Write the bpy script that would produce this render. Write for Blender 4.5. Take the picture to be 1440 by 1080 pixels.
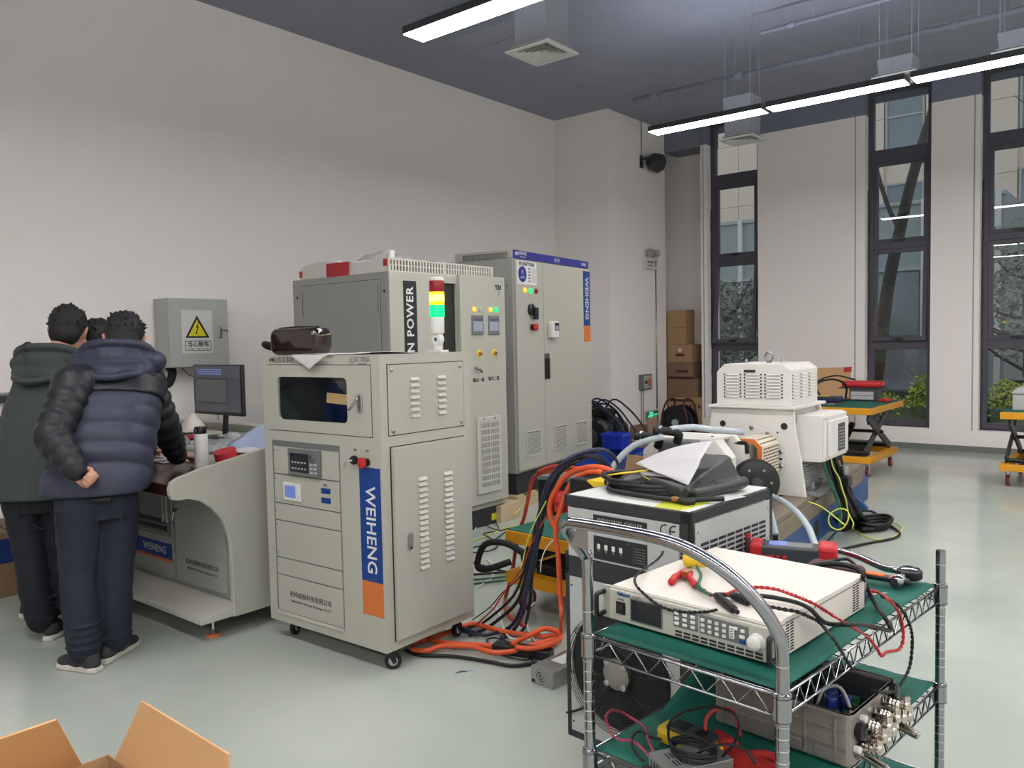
import bpy, bmesh, math, random
from mathutils import Vector, Matrix, noise
random.seed(7)
PI = math.pi
scene = bpy.context.scene
for o in list(bpy.data.objects): bpy.data.objects.remove(o)

# ---------------------------------------------------------------- camera
cam_data = bpy.data.cameras.new('camera'); cam = bpy.data.objects.new('camera', cam_data)
scene.collection.objects.link(cam); scene.camera = cam
cam_data.sensor_width = 36.0; cam_data.lens = 36.0 * 1134.5 / 1440.0
cam_data.clip_start = 0.05; cam_data.clip_end = 300
_r = Vector((0.774, 0.6327, -0.0198)); _d = Vector((0.0176, -0.0529, -0.99844)); _f = Vector((-0.6327, 0.7726, -0.05214))
_f.normalize(); _d = (_d - _f * _d.dot(_f)).normalized(); _r = (-_f.cross(_d)).normalized()
if _r.dot(Vector((0.774, 0.6327, 0))) < 0: _r = -_r
cam.matrix_world = Matrix(((_r.x, -_d.x, -_f.x, 0), (_r.y, -_d.y, -_f.y, 0), (_r.z, -_d.z, -_f.z, 1.5), (0, 0, 0, 1)))

# ---------------------------------------------------------------- world, exposure
scene.view_settings.view_transform = 'Standard'; scene.view_settings.look = 'None'
scene.view_settings.gamma = 1.0; scene.view_settings.use_curve_mapping = False
scene.view_settings.exposure = 0.72
scene.cycles.sample_clamp_indirect = 6.0
world = bpy.data.worlds.new('overcast'); scene.world = world; world.use_nodes = True
wn = world.node_tree.nodes; wl = world.node_tree.links
bg = wn['Background']; bg.inputs['Strength'].default_value = 0.60
bg.inputs['Color'].default_value = (0.80, 0.86, 0.95, 1)
LAMP = 22.0      # radiance of the ceiling strip diffusers

# ---------------------------------------------------------------- materials
def S(r, g, b):
    f = lambda c: ((c / 255 + 0.055) / 1.055) ** 2.4 if c > 10 else c / 255 / 12.92
    return (f(r), f(g), f(b), 1)
MATS = {}
def mat(name, rgb, rough=0.5, metal=0.0, emit=0.0, var=0.06, scale=6.0, bump=0.0, bscale=60.0, alpha=1.0, trans=0.0, coat=0.0, spec=0.5, ior=1.45):
    m = bpy.data.materials.new(name); m.use_nodes = True
    nt = m.node_tree; b = nt.nodes['Principled BSDF']
    col = S(*rgb)
    if not name.startswith(('wall', 'ceiling', 'facade', 'screen_lit', 'hedge')) and not emit: col = tuple(c*.82 for c in col[:3])+(1,)   # most colours dimmed: light balance against the white walls put into albedo
    b.inputs['Roughness'].default_value = rough; b.inputs['Metallic'].default_value = metal
    b.inputs['Specular IOR Level'].default_value = spec; b.inputs['IOR'].default_value = ior
    b.inputs['Coat Weight'].default_value = coat
    tc = nt.nodes.new('ShaderNodeTexCoord')
    nz = nt.nodes.new('ShaderNodeTexNoise'); nz.inputs['Scale'].default_value = scale; nz.inputs['Detail'].default_value = 4
    nt.links.new(tc.outputs['Object'], nz.inputs['Vector'])
    mx = nt.nodes.new('ShaderNodeMix'); mx.data_type = 'RGBA'
    mx.inputs[6].default_value = tuple(c * (1 - var) for c in col[:3]) + (1,)
    mx.inputs[7].default_value = tuple(min(1, c * (1 + var)) for c in col[:3]) + (1,)
    nt.links.new(nz.outputs['Fac'], mx.inputs['Factor']); nt.links.new(mx.outputs[2], b.inputs['Base Color'])
    if bump:
        n2 = nt.nodes.new('ShaderNodeTexNoise'); n2.inputs['Scale'].default_value = bscale; n2.inputs['Detail'].default_value = 3
        nt.links.new(tc.outputs['Object'], n2.inputs['Vector'])
        bp = nt.nodes.new('ShaderNodeBump'); bp.inputs['Strength'].default_value = bump; bp.inputs['Distance'].default_value = 0.01
        nt.links.new(n2.outputs['Fac'], bp.inputs['Height']); nt.links.new(bp.outputs['Normal'], b.inputs['Normal'])
    if emit:
        b.inputs['Emission Color'].default_value = col; b.inputs['Emission Strength'].default_value = emit
    if alpha < 1: b.inputs['Alpha'].default_value = alpha
    if trans: b.inputs['Transmission Weight'].default_value = trans
    MATS[name] = m; return m
M = {}
def dm(key, *a, **k): M[key] = mat(key, *a, **k)
dm('wall', (242, 236, 232), .85, var=.02, bump=.05, bscale=30)
dm('wall_cool', (200, 201, 200), .85, var=.02)
dm('wall_dark', (124, 128, 144), .8)
dm('ceiling', (148, 152, 166), .85, var=.10, scale=1.5)
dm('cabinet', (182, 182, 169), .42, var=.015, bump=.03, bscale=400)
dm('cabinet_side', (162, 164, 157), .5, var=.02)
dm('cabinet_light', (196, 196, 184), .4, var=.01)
dm('wall_box', (172, 175, 170), .5, var=.02)
dm('gap', (40, 42, 40), .7)
dm('plinth', (46, 48, 50), .6)
dm('cavity', (38, 42, 46), .7)
dm('white_paint', (232, 229, 222), .38, var=.01)
dm('white_plastic', (225, 225, 220), .4, var=.01)
dm('white_matte', (222, 216, 206), .8, var=.02)
dm('paper', (208, 206, 206), .85, var=.02, bump=.1, bscale=20)
dm('foam', (226, 224, 218), .9, var=.03, bump=.3, bscale=14)
dm('ink', (38, 38, 42), .7)
dm('grey_ink', (110, 110, 105), .7)
dm('label_blue', (16, 62, 140), .4, var=.02)
dm('label_orange', (212, 118, 56), .45, var=.02)
dm('header_blue', (40, 48, 140), .4, var=.03)
dm('label_white', (225, 226, 224), .45)
dm('black_plastic', (26, 27, 30), .38)
dm('black_matte', (24, 24, 26), .75)
dm('black_rubber', (20, 20, 22), .55, bump=.1)
dm('dark_grey', (58, 62, 66), .5)
dm('mid_grey', (112, 114, 114), .5)
dm('light_grey', (182, 184, 182), .5)
dm('steel', (190, 190, 190), .28, metal=1, var=.05)
dm('chrome', (168, 169, 174), .09, metal=1, var=.02)
dm('nickel', (214, 206, 196), .14, metal=1, var=.04)
dm('brass', (190, 130, 80), .35, metal=.8)
dm('zinc', (168, 170, 168), .42, metal=.7, var=.08, scale=20)
dm('cast_alu', (146, 141, 134), .5, metal=.35, var=.08, scale=14, bump=.15, bscale=90)
dm('screen', (92, 96, 108), .18, var=.05)
dm('screen_lit', (120, 124, 138), .25, emit=.35)
dm('screen_dark', (44, 48, 54), .12)
dm('lcd_blue', (96, 116, 176), .3, emit=.25)
dm('screen_blue', (24, 40, 84), .25, emit=.10)
dm('screen_orange', (240, 190, 130), .3, emit=.45)
dm('red_plastic', (196, 40, 44), .4)
dm('red_lens', (150, 24, 26), .25)
dm('amber_lit', (255, 196, 0), .3, emit=1.2)
dm('amber_hot', (255, 240, 90), .3, emit=2.2)
dm('green_lit', (0, 220, 110), .3, emit=1.0)
dm('orange_lit', (255, 170, 60), .3, emit=.7)
dm('yellow_plastic', (226, 188, 36), .45)
dm('yellow_paint', (226, 158, 28), .45, var=.08, scale=12)
dm('sign_yellow', (240, 226, 30), .5)
dm('yellow_sticker', (200, 206, 40), .5, var=.05)
dm('red_tape', (196, 44, 60), .5)
dm('wheel_red', (122, 34, 48), .5, var=.1)
dm('mat_green', (12, 96, 82), .72, var=.10, scale=9, bump=.2, bscale=25)
dm('bed_blue', (44, 84, 140), .45, var=.08)
dm('bin_blue', (22, 62, 152), .4)
dm('crate_blue', (40, 66, 190), .4)
dm('iron', (140, 128, 112), .45, metal=.25, var=.12, scale=5)
dm('cardboard', (176, 142, 104), .85, var=.05, bump=.1, bscale=40)
dm('cardboard_dark', (138, 112, 88), .85, var=.06)
dm('cardboard_bright', (214, 172, 122), .85, var=.04)
dm('tape_blue', (34, 60, 120), .35)
dm('wood_pale', (206, 184, 150), .7, var=.08, scale=14)
dm('wood_dark', (62, 26, 24), .22, var=.2, scale=10)
dm('orange_cable', (226, 92, 48), .42)
dm('red_cable', (178, 62, 44), .45)
dm('red_wire', (190, 40, 52), .4)
dm('pink_wire', (170, 62, 88), .4)
dm('green_cable', (40, 96, 70), .45)
dm('green_hose', (40, 110, 80), .5)
dm('yellow_wire', (214, 222, 92), .4)
dm('white_wire', (222, 222, 214), .45)
dm('navy_cable', (34, 38, 70), .45)
dm('purple_cable', (54, 48, 84), .45)
dm('hose_clear', (196, 206, 212), .25, var=.04, alpha=.86)
dm('hazard_yellow', (236, 200, 40), .5)
dm('skin', (196, 146, 122), .55, var=.06, scale=20)
dm('hair', (20, 18, 20), .6, var=.3, scale=40, bump=.5, bscale=140)
dm('navy_puffer', (48, 52, 72), .55, var=.05, bump=.25, bscale=22)
dm('dark_puffer', (27, 30, 36), .5, var=.08, bump=.25, bscale=22)
dm('black_puffer', (26, 25, 28), .55, bump=.2, bscale=22)
dm('green_jacket', (58, 66, 64), .7, var=.06, bump=.2, bscale=18)
dm('denim', (28, 34, 50), .8, var=.18, scale=9, bump=.3, bscale=26)
dm('denim_dark', (24, 26, 36), .8, var=.15, bump=.3, bscale=26)
dm('shoe_dark', (48, 50, 52), .7)
dm('sole_white', (212, 206, 196), .6)
dm('leather_gloss', (40, 24, 20), .12, var=.35, scale=9, coat=.6)
dm('bag_black', (48, 52, 52), .42, var=.15, bump=.2, bscale=18)
dm('bag_inside', (196, 186, 130), .6)
dm('fabric_duct', (150, 152, 158), .8, var=.05)
dm('led', (255, 255, 255), .4)
dm('frame_grey', (86, 84, 93), .5, var=.06)
dm('foam_dark', (74, 70, 78), .9, var=.2, bump=.5, bscale=60)
dm('facade', (214, 198, 180), .8, var=.04)
dm('facade_grey', (150, 158, 156), .6)
dm('facade_glass', (120, 132, 134), .15, spec=.8)
dm('asphalt', (120, 118, 112), .9)
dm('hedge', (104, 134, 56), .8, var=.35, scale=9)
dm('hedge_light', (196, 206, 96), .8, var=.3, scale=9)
dm('tree_leaf', (128, 136, 120), .85, var=.3, scale=5)
dm('bark', (86, 82, 78), .9, var=.15)
dm('car_dark', (46, 50, 54), .2, coat=.8)
dm('car_silver', (120, 122, 126), .2, coat=.8)
dm('tyre', (24, 24, 26), .8)
dm('car_glass', (40, 46, 50), .08, spec=.8)
dm('exit_green', (0, 110, 80), .4, emit=.10)
dm('exit_lit', (110, 240, 190), .4, emit=.7)
dm('pcb', (14, 40, 42), .5, var=.5, scale=60)
dm('cap_blue', (24, 50, 120), .3)
dm('glove_red', (170, 34, 28), .75, var=.12, bump=.3, bscale=40)
dm('film', (210, 216, 218), .15, var=.1, alpha=.45, bump=.5, bscale=14)
dm('navy_bundle', (170, 186, 214), .3, var=.15)
dm('peach_guard', (234, 222, 200), .45)
dm('orange_plastic', (224, 120, 60), .45)
dm('knife_orange', (236, 110, 40), .45)
dm('maroon', (84, 40, 44), .6)
dm('brown_bag', (92, 78, 40), .8)
# LED diffuser: gives off the light of the room
def emission(name, rgb, strength):
    m = bpy.data.materials.new(name); m.use_nodes = True; nt = m.node_tree
    nt.nodes.remove(nt.nodes['Principled BSDF'])
    e = nt.nodes.new('ShaderNodeEmission'); e.inputs['Color'].default_value = S(*rgb); e.inputs['Strength'].default_value = strength
    nt.links.new(e.outputs[0], nt.nodes['Material Output'].inputs[0]); return m
M['led'] = emission('led_diffuser', (255, 251, 248), LAMP)
M['up_fill'] = emission('added_up_fill', (235, 240, 255), LAMP*.36)  # added fill emission, brightens the ceiling and upper walls
# window glass: thin pane, mostly clear, reflecting the room
def glass(name, tint, refl=1.0):
    m = bpy.data.materials.new(name); m.use_nodes = True; nt = m.node_tree
    nt.nodes.remove(nt.nodes['Principled BSDF'])
    t = nt.nodes.new('ShaderNodeBsdfTransparent'); t.inputs[0].default_value = tint
    g = nt.nodes.new('ShaderNodeBsdfGlossy'); g.inputs['Roughness'].default_value = 0.01
    fr = nt.nodes.new('ShaderNodeFresnel'); fr.inputs['IOR'].default_value = 1.5
    nz = nt.nodes.new('ShaderNodeMath'); nz.operation = 'MULTIPLY'; nz.inputs[1].default_value = refl
    mx = nt.nodes.new('ShaderNodeMixShader')
    ge = nt.nodes.new('ShaderNodeNewGeometry'); iv = nt.nodes.new('ShaderNodeMath'); iv.operation = 'SUBTRACT'; iv.inputs[0].default_value = 1
    ml = nt.nodes.new('ShaderNodeMath'); ml.operation = 'MULTIPLY'
    nt.links.new(ge.outputs['Backfacing'], iv.inputs[1]); nt.links.new(fr.outputs[0], nz.inputs[0]); nt.links.new(nz.outputs[0], ml.inputs[0]); nt.links.new(iv.outputs[0], ml.inputs[1]); nt.links.new(ml.outputs[0], mx.inputs[0])
    nt.links.new(t.outputs[0], mx.inputs[1]); nt.links.new(g.outputs[0], mx.inputs[2])
    nt.links.new(mx.outputs[0], nt.nodes['Material Output'].inputs[0]); return m
M['glass'] = glass('window_glass', (.90, .93, .93, 1), 2.2)
M['glass_tint'] = glass('tinted_glass', (.66, .70, .72, 1), 1.6)
# epoxy floor: glossy grey green with trowel marks and faint patches
def floor_mat():
    m = bpy.data.materials.new('epoxy_floor'); m.use_nodes = True; nt = m.node_tree; b = nt.nodes['Principled BSDF']
    tc = nt.nodes.new('ShaderNodeTexCoord')
    n1 = nt.nodes.new('ShaderNodeTexNoise'); n1.inputs['Scale'].default_value = .9; n1.inputs['Detail'].default_value = 6
    n2 = nt.nodes.new('ShaderNodeTexNoise'); n2.inputs['Scale'].default_value = 9; n2.inputs['Detail'].default_value = 5
    for n in (n1, n2): nt.links.new(tc.outputs['Object'], n.inputs['Vector'])
    cr = nt.nodes.new('ShaderNodeValToRGB'); cr.color_ramp.elements[0].position = .3; cr.color_ramp.elements[1].position = .72
    cr.color_ramp.elements[0].color = S(156, 164, 156); cr.color_ramp.elements[1].color = S(180, 186, 176)
    nt.links.new(n1.outputs['Fac'], cr.inputs[0]); nt.links.new(cr.outputs[0], b.inputs['Base Color'])
    mr = nt.nodes.new('ShaderNodeMapRange'); mr.inputs[3].default_value = .10; mr.inputs[4].default_value = .20
    nt.links.new(n2.outputs['Fac'], mr.inputs[0]); nt.links.new(mr.outputs[0], b.inputs['Roughness'])
    bp = nt.nodes.new('ShaderNodeBump'); bp.inputs['Strength'].default_value = .35; bp.inputs['Distance'].default_value = .004
    n3 = nt.nodes.new('ShaderNodeTexNoise'); n3.inputs['Scale'].default_value = 2.4; n3.inputs['Detail'].default_value = 0
    nt.links.new(tc.outputs['Object'], n3.inputs['Vector'])
    nt.links.new(n3.outputs['Fac'], bp.inputs['Height']); nt.links.new(bp.outputs[0], b.inputs['Normal'])
    return m
M['floor'] = floor_mat()

# ---------------------------------------------------------------- mesh tools
COL = scene.collection
def link(o, parent=None):
    COL.objects.link(o)
    if parent is not None: o.parent = parent
    return o
class MB:
    def __init__(s): s.v = []; s.f = []; s.mi = []; s.cur = 0; s.T = Matrix.Identity(4)
    def add(s, vs, fs):
        k = len(s.v); s.v += [tuple(s.T @ Vector(v)) for v in vs]
        for f in fs: s.f.append(tuple(i + k for i in f)); s.mi.append(s.cur)
        return s
    def box(s, x0, y0, z0, x1, y1, z1):
        v = [(x0,y0,z0),(x1,y0,z0),(x1,y1,z0),(x0,y1,z0),(x0,y0,z1),(x1,y0,z1),(x1,y1,z1),(x0,y1,z1)]
        return s.add(v, [(0,3,2,1),(4,5,6,7),(0,1,5,4),(1,2,6,5),(2,3,7,6),(3,0,4,7)])
    def hexa(s, v): return s.add(v, [(0,3,2,1),(4,5,6,7),(0,1,5,4),(1,2,6,5),(2,3,7,6),(3,0,4,7)])
    def prism(s, poly, axis, a, b):
        # poly: 2D points in the plane normal to axis (x: (y,z), y: (x,z), z: (x,y))
        def P(p, t): return {'x': (t, p[0], p[1]), 'y': (p[0], t, p[1]), 'z': (p[0], p[1], t)}[axis]
        n = len(poly); v = [P(p, a) for p in poly] + [P(p, b) for p in poly]
        f = [tuple(range(n))[::-1], tuple(range(n, 2*n))] + [(i, (i+1) % n, n+(i+1) % n, n+i) for i in range(n)]
        return s.add(v, f)
    def ring(s, outer, inner, axis, a, b):
        def P(p, t): return {'x': (t, p[0], p[1]), 'y': (p[0], t, p[1]), 'z': (p[0], p[1], t)}[axis]
        n = len(outer); v = [P(p, a) for p in outer] + [P(p, a) for p in inner] + [P(p, b) for p in outer] + [P(p, b) for p in inner]
        f = []
        for i in range(n):
            j = (i+1) % n
            f += [(i, j, n+j, n+i), (2*n+i, 3*n+i, 3*n+j, 2*n+j), (i, 2*n+i, 2*n+j, j), (n+i, n+j, 3*n+j, 3*n+i)]
        return s.add(v, f)
    def cyl(s, p0, p1, r0, r1=None, n=16):
        r1 = r0 if r1 is None else r1
        p0 = Vector(p0); p1 = Vector(p1); d = (p1-p0).normalized()
        a = d.orthogonal().normalized(); b = d.cross(a)
        v = [p0 + (a*math.cos(2*PI*i/n) + b*math.sin(2*PI*i/n))*r0 for i in range(n)] + [p1 + (a*math.cos(2*PI*i/n) + b*math.sin(2*PI*i/n))*r1 for i in range(n)]
        return s.add(v, [tuple(range(n))[::-1], tuple(range(n, 2*n))] + [(i, (i+1) % n, n+(i+1) % n, n+i) for i in range(n)])
    def tube(s, pts, r, n=8, sub=4, closed=False, smooth=True):
        pts = [Vector(p) for p in pts]
        P = catmull(pts, sub, closed) if smooth and len(pts) > 2 else pts
        m = len(P); v = []; up = None; R = r if callable(r) else (lambda t: r)
        for i, p in enumerate(P):
            t = (P[(i+1) % m] - P[i-1]) if closed else (P[min(i+1, m-1)] - P[max(i-1, 0)])
            t = t.normalized() if t.length > 1e-9 else Vector((0,0,1))
            if up is None: up = t.orthogonal().normalized()
            up = (up - t*up.dot(t)); up = up.normalized() if up.length > 1e-6 else t.orthogonal().normalized()
            w = t.cross(up); rr = R(i/(m-1))
            v += [p + (up*math.cos(2*PI*k/n) + w*math.sin(2*PI*k/n))*rr for k in range(n)]
        f = []
        for i in range(m if closed else m-1):
            for k in range(n):
                a = i*n; b = ((i+1) % m)*n; f.append((a+k, a+(k+1) % n, b+(k+1) % n, b+k))
        if not closed: f += [tuple(range(n))[::-1], tuple(range((m-1)*n, m*n))]
        return s.add(v, f)
    def lathe(s, prof, c=(0,0,0), axis='z', n=24):
        def P(r, a, t):
            x, y = r*math.cos(a), r*math.sin(a)
            q = {'z': (x, y, t), 'y': (x, t, y), 'x': (t, x, y)}[axis]
            return (q[0]+c[0], q[1]+c[1], q[2]+c[2])
        v = []; f = []
        for r, t in prof: v += [P(max(r, 1e-4), 2*PI*k/n, t) for k in range(n)]
        for i in range(len(prof)-1):
            for k in range(n): f.append((i*n+k, i*n+(k+1) % n, (i+1)*n+(k+1) % n, (i+1)*n+k))
        f += [tuple(range(n))[::-1], tuple(range((len(prof)-1)*n, len(prof)*n))]
        return s.add(v, f)
    def ball(s, c, r, nu=16, nv=10):
        r = (r, r, r) if not isinstance(r, (tuple, list)) else r
        v = []; f = []
        for j in range(1, nv):
            a = PI*j/nv
            for i in range(nu):
                b = 2*PI*i/nu; v.append((c[0]+r[0]*math.sin(a)*math.cos(b), c[1]+r[1]*math.sin(a)*math.sin(b), c[2]+r[2]*math.cos(a)))
        v += [(c[0], c[1], c[2]+r[2]), (c[0], c[1], c[2]-r[2])]; t = len(v)-2
        for j in range(nv-2):
            for i in range(nu): f.append((j*nu+i, (j+1)*nu+i, (j+1)*nu+(i+1) % nu, j*nu+(i+1) % nu))
        for i in range(nu): f += [(t, i, (i+1) % nu), (t+1, (nv-2)*nu+(i+1) % nu, (nv-2)*nu+i)]
        return s.add(v, f)
    def sheet(s, fn, nu, nv, th=.0008):
        top = [[Vector(fn(i/nu, j/nv)) for j in range(nv+1)] for i in range(nu+1)]
        v = []; f = []
        for i in range(nu+1):
            for j in range(nv+1):
                a = top[min(i+1, nu)][j]-top[max(i-1, 0)][j]; b = top[i][min(j+1, nv)]-top[i][max(j-1, 0)]
                nn = a.cross(b); nn = nn.normalized() if nn.length > 1e-9 else Vector((0,0,1))
                v += [top[i][j]+nn*th/2, top[i][j]-nn*th/2]
        I = lambda i, j, k: (i*(nv+1)+j)*2+k
        for i in range(nu):
            for j in range(nv):
                f += [(I(i,j,0), I(i+1,j,0), I(i+1,j+1,0), I(i,j+1,0)), (I(i,j,1), I(i,j+1,1), I(i+1,j+1,1), I(i+1,j,1))]
        for i in range(nu): f += [(I(i,0,0), I(i,0,1), I(i+1,0,1), I(i+1,0,0)), (I(i,nv,0), I(i+1,nv,0), I(i+1,nv,1), I(i,nv,1))]
        for j in range(nv): f += [(I(0,j,0), I(0,j+1,0), I(0,j+1,1), I(0,j,1)), (I(nu,j,0), I(nu,j,1), I(nu,j+1,1), I(nu,j+1,0))]
        return s.add(v, f)
    def mesh(s, name, mats, smooth=False):
        me = bpy.data.meshes.new(name); me.from_pydata([tuple(x) for x in s.v], [], s.f)
        for m in (mats if isinstance(mats, (list, tuple)) else [mats]): me.materials.append(M[m] if isinstance(m, str) else m)
        me.polygons.foreach_set('material_index', s.mi)
        if smooth: me.polygons.foreach_set('use_smooth', [True]*len(s.f))
        me.update(); return me
    def build(s, name, mats, parent=None, smooth=False, bevel=0, loc=None, rot=None, kind=None, auto=False, seg=2, fix=True):
        me = s.mesh(name, mats, smooth or auto)
        if fix:
            b = bmesh.new(); b.from_mesh(me); bmesh.ops.recalc_face_normals(b, faces=b.faces); b.to_mesh(me); b.free()
        if auto: me.set_sharp_from_angle(angle=math.radians(40))
        o = link(bpy.data.objects.new(name, me), parent)
        if loc is not None: o.location = loc
        if rot is not None: o.rotation_euler = rot
        if bevel:
            md = o.modifiers.new('bevel', 'BEVEL'); md.width = bevel; md.segments = seg; md.limit_method = 'ANGLE'; md.angle_limit = math.radians(50)
        if kind: o['kind'] = kind
        return o
def catmull(p, sub, closed=False):
    n = len(p); out = []
    for i in range(n if closed else n-1):
        p0 = p[(i-1) % n] if closed or i > 0 else p[i]*2-p[i+1]
        p1 = p[i]; p2 = p[(i+1) % n]; p3 = p[(i+2) % n] if closed or i+2 < n else p2*2-p1
        for k in range(sub):
            t = k/sub
            out.append(.5*((2*p1)+(p2-p0)*t+(2*p0-5*p1+4*p2-p3)*t*t+(3*p1-p0-3*p2+p3)*t*t*t))
    if not closed: out.append(p[-1])
    return out
def rrect(x0, y0, x1, y1, r, k=4):
    o = []
    for cx, cy, a0 in ((x1-r, y1-r, 0), (x0+r, y1-r, 90), (x0+r, y0+r, 180), (x1-r, y0+r, 270)):
        for i in range(k+1):
            a = math.radians(a0+90*i/max(k, 1)); o.append((cx+r*math.cos(a), cy+r*math.sin(a)))
    return o
def rect_like(x0, y0, x1, y1, k=4):
    # same vertex count as rrect, all corner points collapsed near the corners
    return rrect(x0, y0, x1, y1, min(x1-x0, y1-y0)*.004+.0005, k)
def circ(cx, cy, r, n=24, a0=0): return [(cx+r*math.cos(a0+2*PI*i/n), cy+r*math.sin(a0+2*PI*i/n)) for i in range(n)]
def thing(name, label, cat, loc=(0,0,0), rz=0, group=None, rot=None):
    o = bpy.data.objects.new(name, None); o.empty_display_size = .05; COL.objects.link(o)
    o.location = loc; o.rotation_euler = rot if rot else (0, 0, rz)
    o['label'] = label; o['category'] = cat
    if group: o['group'] = group
    return o
def tag(o, label, cat, group=None, kind=None):
    o['label'] = label; o['category'] = cat
    if group: o['group'] = group
    if kind: o['kind'] = kind
    return o
def struct(o): o['kind'] = 'structure'; return o
def copy_tree(o, parent=None):
    c = o.copy(); COL.objects.link(c)
    if parent is not None: c.parent = parent
    for ch in [x for x in bpy.data.objects if x.parent == o]: copy_tree(ch, c)
    return c
def inst(src, parent, loc, rot=None):
    c = src.copy(); COL.objects.link(c); c.parent = parent; c.location = loc
    if rot: c.rotation_euler = rot
    return c
_tc = {}
def text_mesh(txt, size, align='CENTER', bold=0, space=1.0):
    key = (txt, size, align, bold, space)
    if key in _tc: return _tc[key]
    cu = bpy.data.curves.new('lettering', 'FONT'); cu.body = txt; cu.size = size; cu.align_x = align; cu.align_y = 'CENTER'
    cu.resolution_u = 2; cu.space_character = space; cu.extrude = .0004
    if bold: cu.offset = bold
    ob = bpy.data.objects.new('lettering', cu); COL.objects.link(ob)
    dg = bpy.context.evaluated_depsgraph_get()
    me = bpy.data.meshes.new_from_object(ob.evaluated_get(dg)); me.materials.clear()
    bpy.data.objects.remove(ob); _tc[key] = me; return me
FRONT = (PI/2, 0, 0)           # lettering on a face looking towards -y
SIDE = (PI/2, 0, PI/2)         # lettering on a face looking towards +x
def text(txt, size, m, parent, loc, rot=FRONT, align='CENTER', name='lettering', bold=0, space=1.0, spin=0, scale=None):
    me = text_mesh(txt, size, align, bold, space).copy(); me.materials.append(M[m])
    o = link(bpy.data.objects.new(name, me), parent); o.location = loc
    R = Matrix.Rotation(rot[2], 4, 'Z') @ Matrix.Rotation(rot[0], 4, 'X') @ Matrix.Rotation(spin, 4, 'Z')
    o.rotation_euler = R.to_euler()
    if scale: o.scale = scale
    return o
def logo(parent, loc, size, m, rot=FRONT):
    s = size/2
    b = MB()
    b.prism([(-s, s*.75), (-s, -s*.75), (-.12*s, -.25*s), (-.12*s, .2*s)], 'y', -.0006, .0006)
    b.prism([(s, s*.75), (s, -s*.75), (.12*s, -.25*s), (.12*s, .2*s)], 'y', -.0006, .0006)
    b.prism([(-.3*s, .75*s), (.3*s, .75*s), (0, .3*s)], 'y', -.0006, .0006)
    return b.build('emblem', m, parent, loc=loc, rot=(0, 0, rot[2]))
def caster(parent, loc, r=.04, turn=0, wheel='black_rubber', hub='light_grey', fork='black_plastic', h=None, label=None):
    h = h or r*2.5
    b = MB(); w = r*.55
    b.box(-r*.8, -r*.8, h-.006, r*.8, r*.8, h)
    for s in (-1, 1):
        b.prism([(-r*.6, h-.006), (r*.6, h-.006), (r*.75, r*.85), (r*.35, r*.7), (-.1*r, r*1.6)], 'x', s*w*.62-.002, s*w*.62+.002)
    f = b.build('caster', fork, parent, loc=loc, rot=(0, 0, turn), fix=True)
    if label: f['label'] = label
    MB().lathe([(r*.55, -w*.5), (r*.93, -w*.5), (r, -w*.3), (r, w*.3), (r*.93, w*.5), (r*.55, w*.5)], (0, r*.35, r), 'x', 20).build('wheel', wheel, f, auto=True)
    MB().lathe([(r*.2, -w*.58), (r*.55, -w*.52), (r*.55, w*.52), (r*.2, w*.58)], (0, r*.35, r), 'x', 16).build('hub', hub, f, auto=True)
    return f
def cable(name, label, cat, pts, r, m, n=7, sub=4, group=None, twist=False):
    b = MB()
    if twist:
        P = catmull([Vector(p) for p in pts], 10); L = [0]
        for i in range(1, len(P)): L.append(L[-1]+(P[i]-P[i-1]).length)
        for s in (0, PI):
            q = []
            for i, p in enumerate(P):
                t = (P[min(i+1, len(P)-1)]-P[max(i-1, 0)]).normalized(); a = t.cross(Vector((0, 0, 1)));
                a = a.normalized() if a.length > .05 else Vector((1, 0, 0)); c = t.cross(a); ph = L[i]/.014*PI+s
                q.append(p+(a*math.cos(ph)+c*math.sin(ph))*r*.95)
            b.tube(q, r, 5, 1, smooth=False)
    else: b.tube(pts, r, n, sub)
    return tag(b.build(name, m, smooth=True), label, cat, group)
# ================================================================ the room
LX, RX, BY, WY, H = -7.13, 7.0, -5.0, 11.455, 4.75
struct(MB().box(LX-.2, BY-.2, -.12, RX+.2, WY+.75, 0).build('floor', 'floor'))
struct(MB().box(LX-.2, BY-.2, H, RX+.2, WY+.8, H+.2).build('ceiling', 'ceiling'))
struct(MB().box(LX-.2, BY, 0, LX, WY+.6, H).build('wall_left', 'wall'))
struct(MB().box(RX, BY, 0, RX+.2, WY+.3, H).build('wall_right', 'wall'))
struct(MB().box(LX, BY-.2, 0, RX, BY, H).build('wall_near', 'wall'))
struct(MB().box(LX, 9.81, 0, -6.2, WY-.005, H).build('wall_column', 'wall', bevel=.004))
WIN = [(-5.50, -4.70), (-3.215, -2.415), (-1.865, -1.065), (.46, 1.26), (1.81, 2.61)]
SILL = .27; BEAM = 4.42
w = MB(); w.cur = 0
w.box(LX, WY+.42, 0, -5.60, WY+.6, H)                       # recess behind the carton stack
edges = [-5.60]
for a, b in WIN: edges += [a, b]
edges.append(RX)
for i in range(0, len(edges), 2):
    w.cur = 0; w.box(edges[i], WY, SILL, edges[i+1], WY+.42, BEAM)
    w.cur = 1; w.box(edges[i], WY, BEAM, edges[i+1], WY+.42, H)
w.cur = 0; w.box(-5.60, WY, .075, RX, WY+.42, SILL)
struct(w.build('wall_window', ['wall', 'wall_dark']))
b = MB().box(-6.2, WY-.02, 4.40, -5.60, WY+.42, H); struct(b.build('trim_1', 'wall_dark'))
struct(MB().box(-5.60, WY-.012, 0, RX, WY+.3, .075).build('baseboard_window', mat('skirting', (128, 132, 126), .5)))
struct(MB().box(LX, BY, 0, LX+.012, 9.8, .075).build('baseboard_left', MATS['skirting']))

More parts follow.
